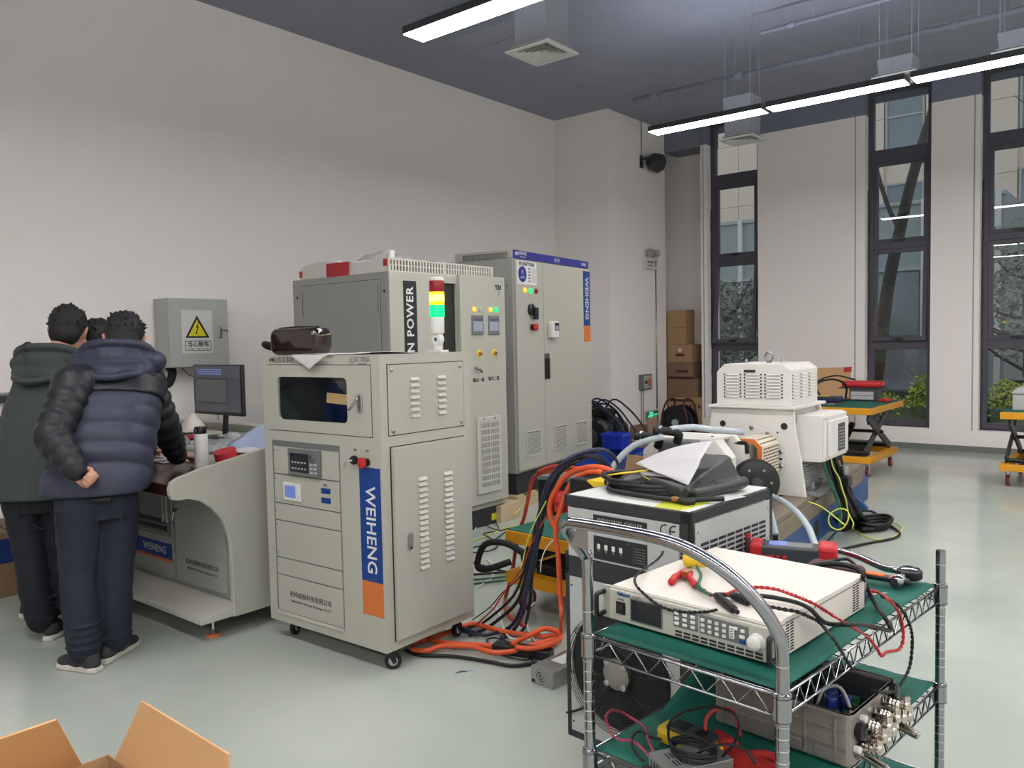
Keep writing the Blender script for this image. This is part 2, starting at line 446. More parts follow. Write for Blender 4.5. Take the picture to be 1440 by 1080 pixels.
# thin groove trims beside the window reveals
for i, x in enumerate((-3.34, -1.93, -5.555)):
    b = MB().box(x-.008, WY-.004, SILL, x+.008, WY+.002, BEAM); struct(b.build('trim_%d' % (i+2), 'light_grey'))

# ---------------------------------------------------------------- windows
FY = WY+.145
def window(n, x0, x1, tilt):
    f = MB(); fw = .07; d0, d1 = FY, FY+.09
    f.box(x0, d0, SILL, x0+fw, d1, H); f.box(x1-fw, d0, SILL, x1, d1, H)
    for z0, z1 in ((SILL, SILL+.09), (1.295, 1.41), (2.64, 2.72), (3.80, 3.96), (H-.05, H)):
        f.box(x0+fw, d0, z0, x1-fw, d1, z1)
    w = f.build('window_%d' % n, 'frame_grey', bevel=.004); w['kind'] = 'structure'
    # rough foam edge where the frame meets the plaster
    e = MB(); rnd = random.Random(n)
    for xs, sg in ((x0, 1), (x1, -1)):
        z = SILL
        while z < 3.4:
            h = rnd.uniform(.05, .14); e.box(xs-.004*sg if sg > 0 else xs-.012-rnd.random()*.014, FY-.012-rnd.random()*.012, z, xs+(.010+rnd.random()*.016) if sg > 0 else xs+.004, FY+.001, z+h); z += h
    x = x0
    while x < x1-.05:
        h = rnd.uniform(.04, .12); e.box(x, FY-.015, SILL-.004, min(x+h, x1), FY, SILL+.006+rnd.random()*.02); x += h
    e.build('sealing_foam', 'foam_dark', w)
    def pane(nm, z0, z1, ins=.0): MB().box(x0+fw+ins, FY+.04, z0, x1-fw-ins, FY+.046, z1).build(nm, 'glass', w)
    pane('pane', SILL+.09, 1.295); pane('pane', 3.96, H-.05)
    for k, (z0, z1, tl) in enumerate(((2.72, 3.80, 0), (1.41, 2.64, tilt))):
        s = MB(); a0, a1 = x0+fw, x1-fw; hh = z1-z0
        ox = rect_like(a0, -hh, a1, 0); ix = rect_like(a0+.05, -hh+.055, a1-.05, -.055)
        s.ring(ox, ix, 'y', -.015, .045)
        so = s.build('sash', 'frame_grey', w, loc=(0, FY+.03, z1), rot=(-tl, 0, 0), bevel=.003)
        if k and tilt: so['label'] = 'top-hung sash tilted open at the bottom'
        MB().box(a0+.05, .012, -hh+.055, a1-.05, .018, -.055).build('pane', 'glass', so)
        hb = MB(); c = (a0+a1)/2
        hb.box(c-.08, -.035, -hh+.018, c+.06, -.012, -hh+.038); hb.box(c-.03, -.03, -hh+.01, c+.03, -.012, -hh+.045)
        hb.build('handle', 'black_plastic', so)
        if k and tilt:
            MB().tube([(a0+.02, 0, -hh*.35), (a0+.02, -.02, -hh*.62)], .006, 6, 1).build('stay', 'dark_grey', so)
    for z in (1.25, 2.1, 2.95, 3.72):
        g = MB(); g.box(x0-.045, FY-.05, z, x0-.004, FY-.025, z+.035); g.box(x0-.03, FY-.06, z-.015, x0-.015, FY-.02, z+.05)
        g.build('bracket', 'black_matte', w)
        g = MB(); g.box(x1+.004, FY-.05, z+.2, x1+.045, FY-.025, z+.235); g.build('bracket', 'black_matte', w)
    return w
for i, (a, b) in enumerate(WIN): window(i+1, a, b, (.12, .05, 0, 0, 0)[i])

# ---------------------------------------------------------------- ceiling services
def strip_light(x0, y, label, group, L=1.18):
    t = thing('strip_light', label, 'ceiling light', (x0, y, 3.6), 0, group)
    b = MB(); b.box(0, 0, .004, L, .20, .055); b.build('housing', 'dark_grey', t, bevel=.004)
    MB().box(.006, .008, 0, L-.006, .192, .004).build('diffuser', 'led', t)
    MB().box(.03, .03, .055, L-.03, .17, .058).build('added_uplight', 'up_fill', t)  # added glowing strip on the housing top, lifts the dark ceiling
    for x in (.12, L-.12): MB().tube([(x, .1, .058), (x, .1, H-3.6)], .0018, 5, 1).build('suspension_wire', 'steel', t)
rows = [(3.89, -4.09, 'near'), (7.33, -4.157, 'far'), (.45, -4.09, 'behind'), (-3.0, -4.09, 'back')]
names = {'near': ['left end of the bright white strip light at the top edge, above the vent', 'bright white strip light continuing the top row to the right'],
         'far': ['leftmost short-looking white strip light hanging before the first window', 'middle white strip light of the far row, between first and second window', 'rightmost white strip light of the far row, running out of the frame']}
for y, x, k in rows:
    for i in range(9):
        nl = names.get(k, [])
        strip_light(x+i*1.225, y, nl[i] if i < len(nl) else 'white strip light further along the %s row, outside the photo' % k, 'white strip lights in rows under the ceiling')
def vent(x, y, label, z=3.6, s=.385, dz=H):
    t = thing('air_diffuser', label, 'air vent', (x, y, z), 0, 'square air diffusers on fabric ducts')
    h = s/2
    b = MB()
    b.ring(rect_like(-h, -h, h, h), rect_like(-h+.03, -h+.03, h-.03, h-.03), 'z', 0, .012)
    b.build('rim', 'white_plastic', t)
    for k in range(4):
        o = h-.034-k*.034
        g = MB(); q = o-.022
        vs = [(-o, -o, .004), (o, -o, .004), (o, o, .004), (-o, o, .004), (-q, -q, .030), (q, -q, .030), (q, q, .030), (-q, q, .030)]
        g.add(vs, [(0, 1, 5, 4), (1, 2, 6, 5), (2, 3, 7, 6), (3, 0, 4, 7)])
        g.build('louvre_ring', 'white_plastic', t)
    MB().box(-h+.03, -h+.03, .032, h-.03, h-.03, .04).build('back_plate', 'light_grey', t)
    b = MB(); q = h*.72
    b.hexa([(-q, -q, .04), (q, -q, .04), (q, q, .04), (-q, q, .04), (-q*1.12, -q, dz-z), (q*1.12, -q, dz-z), (q*1.12, q, dz-z), (-q*1.12, q, dz-z)])
    b.build('fabric_duct', 'fabric_duct', t)
    if dz < H:
        for sx, sy in ((-1, -1), (1, -1), (1, 1), (-1, 1)): MB().cyl((sx*q, sy*q*.9, dz-z), (sx*q, sy*q*.9, H-z), .003, n=6).build('hanger_rod', 'ceiling', t)
vent(-3.61, 4.83, 'square white ceiling diffuser on a pale fabric duct beside the near strip light')
vent(-3.60, 8.37, 'small square diffuser hanging in front of the first window', dz=4.049)
vent(-2.02, 8.25, 'diffuser mostly hidden behind the far strip light near the second window', z=3.87, dz=4.049)
vent(-1.05, 8.25, 'diffuser partly hidden behind the far strip light near the third window', z=3.87, dz=4.049)
def pipe(y, x0, x1, z, r, label):
    t = thing('ceiling_pipe', label, 'pipe', (0, y, z), 0)
    MB().tube([(x0, 0, 0), (x1, 0, 0)], r, 10, 1).build('pipe_run', 'ceiling', t, smooth=True)
    x = x0+.3
    while x < x1:
        MB().cyl((x-.03, 0, 0), (x+.03, 0, 0), r*1.5, n=10).build('coupling', 'ceiling', t); MB().box(x+.2, -.008, r, x+.215, .008, H-z-.002).build('hanger', 'ceiling', t); x += 1.1
pipe(9.0, -5.3, 6.5, 4.5, .03, 'dark painted sprinkler pipe under the ceiling, the farther one')
pipe(7.9, -3.2, 6.5, 4.5, .018, 'thin dark painted conduit under the ceiling, the nearer one')
for i, (x0, y0, x1, y1, lab) in enumerate([(-4.1, 8.05, -.6, 8.7, 'long dark painted air duct above the far row of lights') if False else (-2.2, 5.6, -.3, 6.2, 'wide dark painted air duct under the ceiling before the far lights'), (-5.6, 5.9, -4.6, 6.6, 'dark painted duct box near the left wall')]):
    t = thing('air_duct', lab, 'air duct', ((x0+x1)/2, (y0+y1)/2, 4.45))
    w_, d_ = (x1-x0)/2, (y1-y0)/2
    MB().box(-w_, -d_, 0, w_, d_, H-4.452).build('duct_body', 'ceiling', t, bevel=.01)
    MB().ring(rect_like(-w_-.015, -.015, w_+.015, H-4.47), rect_like(-w_+.005, .005, w_-.005, H-4.49), 'y', -.02, .02).build('flange', 'ceiling', t)

# ================================================================ outside
struct(MB().box(-60, 12.2, -.3, 40, 90, -.22).build('ground_outside', 'asphalt'))
def building(x0, x1, y, h, label, wing=False):
    t = thing('office_building', label, 'building', (x0, y, -.25)); W = x1-x0
    mw = MB(); mw.box(0, .15, 0, W, 8, h); mw.build('wall', 'facade', t)
    # stone slabs: joints recessed
    proto = None; n = 0
    cols = int(W/1.18); bay = W/cols
    for c in range(cols):
        isw = (c % 3 == 1)
        z = 0.0
        while z < h-.2:
            hh = 1.05
            if not isw:
                if proto is None:
                    proto = MB().box(.006, .03, .006, bay-.006, .15, hh-.006).build('stone_slab', 'facade', t); o = proto
                else: o = inst(proto, t, (0, 0, 0))
                o.location = (c*bay, 0, z); n += 1
            z += hh
    fr = None
    for c in range(1, cols, 3):
        z = .9
        while z < h-2:
            if fr is None:
                fr = MB().ring(rect_like(.04, 0, bay-.04, 2.3), rect_like(.1, .06, bay-.1, 2.24), 'y', .05, .16).build('window_frame', 'light_grey', t)
                g = MB().box(.1, .1, .06, bay-.1, .12, 2.24).build('pane', 'facade_glass', fr)
                s = MB().box(.1, .07, 1.1, bay-.1, .13, 1.16).build('mullion', 'light_grey', fr); o = fr
            else: o = copy_tree(fr, t)
            o.location = (c*bay, 0, z)
            z += 3.2
        MB().box(c*bay, .02, 0, (c+1)*bay, .1, .85).build('spandrel', 'facade_grey', t)
    return t
building(-26, 6, 27, 16, 'beige stone-clad office building seen through the windows')
t = thing('glass_annex', 'grey glazed annex with pale posts beyond the second window', 'building', (-12.5, 21.5, -.25))
MB().box(0, .1, 0, 9.5, 5, 5.0).build('wall', 'facade_grey', t)
for i in range(7): MB().box(i*1.55, 0, 0, i*1.55+.12, .1, 5.0).build('post', 'white_plastic', t)
for z in (1.6, 3.3, 4.9): MB().box(0, .02, z, 9.5, .1, z+.09).build('rail', 'light_grey', t)
for i in range(6): MB().box(i*1.55+.14, .05, 1.72, i*1.55+1.5, .09, 3.25).build('pane', 'facade_glass', t)

def blob_tree(name, label, loc, R, hgt, m, trunk=.09, seed=1, n=900, leaf=.09, lean=0):
    rnd = random.Random(seed); t = thing(name, label, 'tree', loc)
    b = MB(); top = Vector((lean, 0, hgt))
    b.tube([(0, 0, 0), (lean*.3, .03, hgt*.4), tuple(top)], lambda q: trunk*(1-.6*q), 8, 5)
    for k in range(16):
        q = .3+.65*k/16; p = Vector((lean*q, 0, hgt*q)); a = rnd.uniform(0, 2*PI); L = R*rnd.uniform(.6, 1.1)
        e = p+Vector((math.cos(a)*L, math.sin(a)*L, L*rnd.uniform(.4, .9)))
        b.tube([p, (p+e)/2+Vector((0, 0, -.1*L)), e], lambda q: trunk*.35*(1-.8*q)+.004, 5, 3)
    b.build('trunk', 'bark', t, smooth=True)
    if n:
        f = MB()
        for k in range(n):
            while True:
                p = Vector((rnd.uniform(-1, 1), rnd.uniform(-1, 1), rnd.uniform(-1, 1)))
                if .2 < p.length < 1: break
            c = Vector((lean, 0, hgt*.8))+Vector((p.x*R, p.y*R, p.z*R*.9))
            a, e = rnd.uniform(0, 2*PI), rnd.uniform(-1, 1); u = Vector((math.cos(a), math.sin(a), e)).normalized()*leaf; v = u.orthogonal().normalized()*leaf*.5
            f.add([c-u, c+v, c+u, c-v], [(0, 1, 2, 3)])
        o = f.build('foliage', m, t, fix=False); o['kind'] = 'stuff'
    return t
blob_tree('leafy_tree', 'grey green bushy tree beyond the first window', (-8.4, 18.4, -.25), 1.2, 2.6, 'tree_leaf', seed=2, n=2600, leaf=.07)
blob_tree('leafy_tree', 'low dark tree behind the parked cars at the second window', (-6.2, 19.6, -.25), 1.0, 1.7, 'tree_leaf', seed=3, n=2600, leaf=.07)
blob_tree('leafy_tree', 'tall twiggy tree seen through the third window', (-2.2, 18.6, -.25), 1.6, 3.2, 'tree_leaf', seed=5, n=2000, leaf=.07)
blob_tree('bare_tree', 'bare branches in front of the stone building, third window', (-.2, 22.5, -.25), 3.0, 7.0, 'tree_leaf', seed=8, n=0)
# leaning trunk with props at the second window
t = thing('leaning_tree', 'thick leaning tree trunk crossing the second window', 'tree', (-3.85, 14.0, -.25))
b = MB(); b.tube([(-.1, 0, 0), (.12, 0, 1.2), (.26, 0, 2.4), (.45, 0, 3.4), (.68, 0, 4.4), (1.1, 0, 5.8)], lambda q: .12*(1-.45*q), 10, 5)
b.tube([(.45, 0, 3.4), (.2, .2, 3.9), (-.1, .3, 4.9)], .035, 7, 4); b.tube([(.68, 0, 4.4), (.95, .1, 4.6), (1.3, .2, 5.3)], .03, 7, 4)
b.build('trunk', 'bark', t, smooth=True)
def hedge(x0, x1, y, h, label, seed):
    rnd = random.Random(seed); f = MB()
    n = int((x1-x0)*1500)
    for k in range(n):
        x = rnd.uniform(x0, x1); hh = h*(1+.18*math.sin(x*5+seed)+.10*math.sin(x*13)); z = hh*math.sqrt(rnd.random()); c = Vector((x, y+rnd.uniform(-.35, .35), -.2+z))
        a = rnd.uniform(0, 2*PI); u = Vector((math.cos(a), math.sin(a), rnd.uniform(-.8, 1.2))).normalized()*.035; v = u.orthogonal().normalized()*.02
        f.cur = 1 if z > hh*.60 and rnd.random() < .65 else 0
        f.add([c-u, c+v, c+u, c-v], [(0, 1, 2, 3)])
    f.cur = 2
    f.box(x0, y-.22, -.2, x1, y+.22, -.2+h*.72)
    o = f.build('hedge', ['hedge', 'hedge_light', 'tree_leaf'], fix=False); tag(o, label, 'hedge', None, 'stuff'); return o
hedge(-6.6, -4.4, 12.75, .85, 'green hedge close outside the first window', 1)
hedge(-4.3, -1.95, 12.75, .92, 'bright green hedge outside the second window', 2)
hedge(-1.9, 3.5, 12.75, .92, 'bright green hedge outside the third window', 3)
def car(label, loc, rz, paint, suv):
    t = thing('parked_car', label, 'car', loc, rz)
    h = 1.68 if suv else 1.42; b = MB(); hd = .92
    prof = [(-2.25, .32), (-2.3, .7), (-2.15, .92), (-1.2, 1.0), (-.55, h-.06), (.2, h), (1.35, h-.05), (2.0, 1.05), (2.25, .95), (2.3, .5), (2.2, .3)]
    if not suv: prof = [(-2.25, .3), (-2.3, .6), (-2.1, .8), (-1.15, .92), (-.4, h-.05), (.3, h), (1.0, h-.08), (1.75, .98), (2.25, .92), (2.32, .5), (2.2, .28)]
    b.prism(prof, 'y', -.88, .88); o = b.build('body', paint, t, bevel=.07, seg=3)
    g = MB(); gp = [(-1.05, 1.0), (-.52, h-.12), (1.2, h-.13), (1.75, 1.02)] if suv else [(-1.0, .95), (-.38, h-.11), (.9, h-.13), (1.5, .98)]
    g.prism(gp, 'y', -.895, .895); g.build('side_window', 'car_glass', t)
    for x in (-1.4, 1.4):
        for y in (-.8, .8):
            w = MB().lathe([(.2, -.1), (.33, -.1), (.34, -.06), (.34, .06), (.33, .1), (.2, .1)], (x, y, .34), 'y', 24).build('wheel', 'tyre', t, auto=True)
            k = MB().lathe([(.05, -.11), (.2, -.1), (.2, .1), (.05, .11)], (x, y, .34), 'y', 12).build('rim', 'light_grey', t)
    MB().box(-2.31, -.75, .68, -2.1, -.4, .8).build('headlight', 'label_white', t); MB().box(-2.31, .4, .68, -2.1, .75, .8).build('headlight', 'label_white', t)
    MB().box(-2.0, -.9, .9, 2.1, .9, .925).build('chrome_strip', 'chrome', t)
    MB().box(-.75, -1.05, 1.0, -.6, -.86, 1.14).build('mirror', paint, t)
    MB().box(-.75, .86, 1.0, -.6, 1.05, 1.14).build('mirror', paint, t)
car('dark grey car parked beyond the hedge at the second window', (-3.75, 15.2, -.22), 1.95, 'car_dark', True)
car('silver sedan parked beyond the hedge at the third window', (.1, 16.2, -.22), 3.0, 'car_silver', False)

# ================================================================ on the walls and column
# high-voltage box on the left wall
t = thing('electrical_box', 'grey wall-mounted electrical box with a yellow warning sign', 'electrical box', (-7.125, 3.62, 1.33))
MB().box(0, 0, 0, .235, .585, .62).build('body', 'wall_box', t, bevel=.006)
MB().box(.235, .003, .003, .25, .582, .617).build('door', 'wall_box', t, bevel=.004)
MB().box(.25, .118, .125, .2515, .42, .515).build('warning_sign', 'label_white', t)
def tri(s, cy, cz, x): b = MB(); b.prism([(cy-s*.5, cz-s*.30), (cy+s*.5, cz-s*.30), (cy, cz+s*.56)], 'x', x, x+.0006); return b
tri(.236, .268, .335, .2516).build('sign_triangle', 'ink', t); tri(.176, .268, .332, .2523).build('sign_triangle', 'sign_yellow', t)
MB().prism([(.278, .405), (.252, .355), (.268, .358), (.254, .312), (.247, .318), (.253, .293), (.270, .312), (.262, .314), (.286, .371), (.268, .367), (.288, .405)], 'x', .2530, .2534).build('bolt_symbol', 'ink', t)
MB().ring(rect_like(.145, .147, .402, .237), rect_like(.151, .153, .396, .231), 'x', .2516, .2520).build('sign_border', 'ink', t)
text('当心触电', .052, 'ink', t, (.2517, .272, .203), SIDE, bold=.001, space=1.05); text('Danger - High Voltage', .022, 'ink', t, (.2517, .272, .166), SIDE)
lk = MB(); lk.box(.25, .475, .26, .262, .515, .37); lk.build('lock_plate', 'steel', t, bevel=.006)
MB().tube([(.262, .495, .345), (.275, .53, .34), (.272, .565, .325)], .006, 6, 4).build('key', 'chrome', t)
MB().tube([(.05, .10, 0), (.09, .10, -.05), (.10, .06, -.14), (.07, .01, -.16)], .038, 12, 5).build('conduit', 'black_matte', t, smooth=True)
cable('thin_wire', 'thin black wire dropping from the wall box behind the monitor', 'cable', [(-7.06, 3.82, 1.33), (-7.06, 3.9, 1.25), (-7.08, 4.1, 1.15), (-7.1, 4.2, .8)], .004, 'black_rubber')

# whiteboard at the left
t = thing('whiteboard', 'white wall board with a dark lower tray, cut by the left edge', 'whiteboard', (-7.129, .2, 1.10))
MB().box(0, 0, .08, .018, 2.27, 1.5).build('board', 'wall', t)
MB().box(0, 0, .068, .03, 2.29, .082).build('rim', 'steel', t)
MB().box(0, 0, 0, .07, 2.27, .055).build('tray', 'dark_grey', t, bevel=.006)

# column: emergency light, conduit, junction box, exit sign, loudspeaker
cx = -6.2
t = thing('emergency_light', 'white twin-head emergency light on the column', 'emergency light', (cx, 10.73, 2.56))
MB().box(0, 0, 0, .06, .36, .18).build('body', 'white_plastic', t, bevel=.008)
for y in (.10, .28):
    h = MB(); h.lathe([(.02, -.03), (.055, 0), (.058, .05), (.05, .06)], (.06, y, .245), 'x', 16); h.cyl((.03, y, .18), (.05, y, .22), .012, n=8)
    h.build('lamp_head', 'light_grey', t, auto=True)
MB().box(.06, .05, .09, .0615, .24, .12).build('marking', 'mid_grey', t); MB().box(.06, .05, .045, .0615, .22, .06).build('marking', 'mid_grey', t)
MB().box(.06, .28, .05, .0615, .31, .14).build('marking', 'dark_grey', t)
t = thing('conduit', 'metal conduit running down the column below the emergency light', 'conduit', (cx+.012, 11.11, 0))
MB().tube([(0, 0, .42), (0, 0, 2.56)], .011, 8, 1).build('tube', 'steel', t, smooth=True); MB().tube([(0, .01, 0), (0, .01, .28)], .011, 8, 1).build('tube', 'light_grey', t, smooth=True)
t = thing('junction_box', 'small grey switch box on the column with a yellow sticker', 'switch box', (cx, 10.57, .74))
MB().box(0, 0, 0, .07, .30, .23).build('body', 'mid_grey', t, bevel=.008); MB().box(.07, .03, .02, .08, .27, .21).build('cover', 'light_grey', t, bevel=.004)
MB().box(.08, .15, .05, .0815, .24, .17).build('sticker', 'label_orange', t); MB().box(.08, .06, .09, .095, .11, .14).build('switch', 'dark_grey', t)
for y in (.05, .11): MB().tube([(.02, y, 0), (.02, y, -.62)], .009, 7, 1).build('conduit', 'light_grey', t, smooth=True)
t = thing('exit_sign', 'green lit emergency exit sign low on the column', 'exit sign', (cx, 10.74, .245))
MB().box(0, 0, 0, .03, .37, .155).build('body', 'light_grey', t, bevel=.004); MB().box(.03, .008, .012, .032, .362, .145).build('face', 'exit_green', t)
b = MB()   # door outline, running figure, arrow
b.ring(rect_like(.10, .02, .20, .138), rect_like(.112, .012, .188, .126), 'x', .0321, .0326)
b.prism(circ(.152, .112, .010, 10), 'x', .0326, .033); b.prism([(.135, .10), (.165, .098), (.158, .065), (.142, .068)], 'x', .0326, .033)
b.prism([(.142, .068), (.158, .066), (.178, .05), (.176, .03), (.167, .03), (.167, .045), (.15, .052)], 'x', .0326, .033)
b.prism([(.142, .068), (.152, .06), (.138, .04), (.118, .032), (.116, .041), (.130, .048)], 'x', .0326, .033)
b.prism([(.165, .098), (.163, .09), (.182, .078), (.186, .085)], 'x', .0326, .033); b.prism([(.135, .10), (.140, .092), (.122, .082), (.118, .09)], 'x', .0326, .033)
b.prism([(.08, .06), (.08, .095), (.045, .078)], 'x', .0326, .033); b.prism([(.08, .072), (.095, .072), (.095, .084), (.08, .084)], 'x', .0326, .033)
b.build('pictogram', 'exit_lit', t)
text('安全出口', .036, 'exit_lit', t, (.0326, .282, .09), SIDE); text('EXIT', .026, 'exit_lit', t, (.0326, .282, .05), SIDE)
t = thing('pendant_speaker', 'dark grey horn speaker bracketed to the column near the ceiling', 'speaker', (cx, 10.8, 4.14))
b = MB(); b.lathe([(.03, -.12), (.09, -.10), (.13, -.02), (.15, .10), (.14, .12)], (.16, .04, 0), 'y', 8); b.build('housing', 'dark_grey', t, bevel=.01)
b = MB(); b.box(0, -.10, .03, .16, -.07, .06); b.box(0, -.12, -.08, .012, -.04, .1); b.tube([(.16, -.08, .04), (.19, -.12, -.05), (.15, -.14, -.08)], .016, 7, 3); b.build('bracket', 'dark_grey', t)
MB().tube([(.01, -.08, .08), (.01, -.08, .6)], .006, 6, 1).build('cord', 'dark_grey', t)
# ================================================================ information cabinet (front right of the men)
def panel(parent, name, x0, z0, x1, z1, m, y=-.002, th=.02, bevel=.0015, label=None):
    o = MB().box(x0, y-.0, z0, x1, y+th, z1).build(name, m, parent, bevel=bevel)
    if label: o['label'] = label
    return o
W, D, Z0, Z1 = .859, .612, .10, 1.455
P0 = Vector((-2.727-W*math.cos(.031), 2.40-W*math.sin(.031), 0))
t = thing('data_cabinet', 'pale grey wheeled cabinet with a dark window and blue-orange label, nearest to the camera', 'cabinet', P0, .031)
b = MB(); th = .03
b.box(0, 0, Z0, W, D, 1.0805)                       # lower body
b.box(0, 0, 1.4105, W, D, Z1)                       # top
b.box(0, 0, 1.0805, .0475, D, 1.4105); b.box(.8055, 0, 1.0805, W, D, 1.4105); b.box(.0475, D-.02, 1.0805, .8055, D, 1.4105)
b.cur = 1; b.box(.05, .4, 1.0825, .803, D-.022, 1.4085)
b.build('body', ['cabinet', 'cavity'], t)
MB().box(.05, .02, 1.081, .803, .4, 1.083).build('cavity_floor', 'cavity', t)
d = MB(); d.ring(rect_like(.05, 1.083, .803, 1.408), rrect(.122, 1.137, .643, 1.350, .028), 'y', -.004, .018)
door = d.build('upper_door', 'cabinet', t, bevel=.0015)
MB().prism(rrect(.120, 1.135, .645, 1.352, .028), 'y', .006, .011).build('pane', 'glass_tint', door)
b = MB(); b.box(.718, -.012, 1.195, .748, -.004, 1.275); lt = b.build('latch_plate', 'steel', door, bevel=.006)
MB().tube([(.735, -.014, 1.262), (.722, -.034, 1.235), (.70, -.045, 1.205)], .0065, 7, 3).build('lever', 'chrome', lt, smooth=True)
g = MB()  # dark seams round the door
g.ring(rect_like(.047, 1.080, .806, 1.411), rect_like(.0505, 1.0835, .8025, 1.4075), 'y', -.0008, .001); g.build('door_seam', 'gap', t)
m_ = MB().prism([(.33, 1.115), (.55, 1.10), (.575, 1.325), (.365, 1.335)], 'y', .10, .13).build('monitor', 'dark_grey', t, bevel=.004)
MB().prism([(.353, 1.14), (.535, 1.13), (.56, 1.31), (.381, 1.32)], 'y', .096, .10).build('screen', 'screen_blue', m_)
MB().prism([(.378, 1.22), (.548, 1.213), (.556, 1.262), (.384, 1.270)], 'y', .0945, .096).build('screen_graph', 'screen_orange', m_)
for k in range(5): MB().box(.20, .30, 1.16+k*.03, .33, .304, 1.164+k*.03).build('slot', 'mid_grey', t)
logo(t, (.082, -.001, 1.433), .03, 'ink'); text('信息采集柜', .034, 'grey_ink', t, (.178, -.0008, 1.432), bold=.0006)
b = MB(); b.ring(circ(.68, 1.428, .0165), circ(.68, 1.428, .0145), 'y', -.0008, 0); b.build('round_mark', 'grey_ink', t); text('正', .02, 'grey_ink', t, (.68, -.0006, 1.428))
text('浙江精品', .026, 'grey_ink', t, (.748, -.0008, 1.433)); text('Zhejiang Made', .010, 'grey_ink', t, (.748, -.0008, 1.414))
# rack recess and its panels
rec = MB(); rec.box(.062, -.0005, .16, .577, .002, 1.03); rec.build('rack_recess', 'mid_grey', t)
MB().box(.060, -.006, .142, .575, .001, .158).build('rack_ledge', 'cabinet_light', t)
zs = [(1.0, .864), (.858, .716), (.710, .628), (.622, .438), (.432, .350), (.344, .162)]
for i, (z1, z0) in enumerate(zs):
    pn = panel(t, 'rack_panel', .078, z0, .572, z1, 'cabinet', y=-.006, th=.006, bevel=.001)
    for z in ((z0+.02, z1-.02) if z1-z0 > .1 else ((z0+z1)/2,)):
        MB().cyl((.0865, -.008, z), (.0865, -.005, z), .005, n=8).build('screw', 'steel', pn)
hm = MB().box(.212, -.022, .868, .452, -.006, .998).build('power_meter', 'mid_grey', t, bevel=.003)
MB().box(.232, -.024, .885, .372, -.021, .978).build('screen', 'screen_dark', hm)
for k in range(5):
    for j in range(2): MB().box(.245+k*.024, -.0245, .90+j*.03, .259+k*.024, -.0235, .907+j*.03).build('digit', 'light_grey', hm)
for k in range(3):
    for j in range(2): MB().box(.385+j*.03, -.026, .885+k*.02, .405+j*.03, -.021, .895+k*.02).build('button', 'light_grey', hm)
MB().lathe([(.014, -.036), (.016, -.021)], (.405, 0, .963), 'y', 14).build('knob', 'steel', hm, auto=True)
ts = MB().box(.158, -.016, .735, .292, -.006, .826).build('touch_panel', 'label_white', t, bevel=.004)
MB().box(.176, -.018, .752, .256, -.015, .812).build('screen', 'lcd_blue', ts)
for z in (.762, .808): MB().box(.444, -.009, z-.013, .508, -.006, z+.013).build('display_label', 'label_blue', t)
text('输出', .014, 'grey_ink', t, (.475, -.0075, .835))
ks = MB(); ks.lathe([(.017, -.02), (.021, -.012), (.021, 0)], (.683, 0, .972), 'y', 16); k_ = ks.build('key_switch', 'black_plastic', t, auto=True)
MB().tube([(.683, -.02, .972), (.67, -.045, .968), (.662, -.05, .945)], .004, 6, 3).build('key', 'steel', k_)
es = MB().lathe([(.018, 0), (.018, -.016)], (.765, 0, .968), 'y', 16).build('emergency_stop', 'black_plastic', t, auto=True)
MB().lathe([(.012, -.016), (.025, -.026), (.025, -.036), (.018, -.041)], (.762, 0, .968), 'y', 18).build('stop_button', 'red_plastic', es, auto=True)
text('电源', .013, 'grey_ink', t, (.683, -.0008, 1.018)); text('急停', .013, 'grey_ink', t, (.765, -.0008, 1.018))
bl = MB().box(.709, -.0022, .418, .847, 0, .943).build('brand_label', 'label_blue', t); MB().box(.709, -.0022, .26, .847, 0, .418).build('brand_label', 'label_orange', t)
text('WEIHENG', .088, 'label_white', t, (.778, -.0028, .655), spin=-PI/2, bold=.001, space=1.02)
text('杭州威衡科技有限公司', .032, 'ink', t, (.333, -.0066, .258)); text('HANGZHOU Wei Heng Technology CO.,LTD', .0165, 'ink', t, (.333, -.0066, .224), space=.95)
# right side: louvred upper plate and door
g = MB(); g.ring(rect_like(.044, 1.084, .567, 1.411), rect_like(.0475, 1.0875, .5635, 1.4075), 'x', W-.0005, W+.0008); g.build('plate_seam', 'gap', t)
up = MB().box(W, .048, 1.088, W+.003, .563, 1.407).build('side_plate', 'cabinet', t)
for y in (.072, .54):
    for z in (1.108, 1.385):
        sc = MB().lathe([(.010, .003), (.010, .006), (.006, .008)], (W, y, z), 'x', 10).build('screw', 'steel', up, auto=True)
lv = MB(); lv.hexa([(.0, 0, 0), (.012, .002, .0), (.012, .056, .0), (0, .058, 0), (0, 0, .014), (.002, .002, .014), (.002, .056, .014), (0, .058, .014)])
lv.hexa([(0, .004, -.002), (.001, .004, -.002), (.001, .054, -.002), (0, .054, -.002), (0, .004, 0), (.001, .004, 0), (.001, .054, 0), (0, .054, 0)])
l0 = lv.build('louvre', ['cabinet_light'], up, loc=(W+.003, .187, 1.331))
for j, y in enumerate((.187, .372)):
    for k in range(7):
        if j or k: inst(l0, up, (W+.003, y, 1.331-k*.0285))
sd = MB().box(W-.002, .058, .145, W+.02, .557, 1.032).build('side_door', 'cabinet', t, bevel=.002)
MB().box(W-.001, .050, .140, W+.0006, .058, 1.036).build('door_seam', 'gap', t); MB().box(W-.001, .05, 1.032, W+.0006, .562, 1.037).build('door_seam', 'gap', t)
MB().box(W-.001, .557, .145, W+.0006, .561, 1.036).build('door_seam', 'gap', t)
for y in (.206, .385):
    for k in range(17): inst(l0, sd, (W+.02, y, .862-k*.0262))
lk = MB().prism(rrect(.130, .548, .162, .628, .014), 'x', W+.02, W+.027).build('lock', 'steel', sd, bevel=.001)
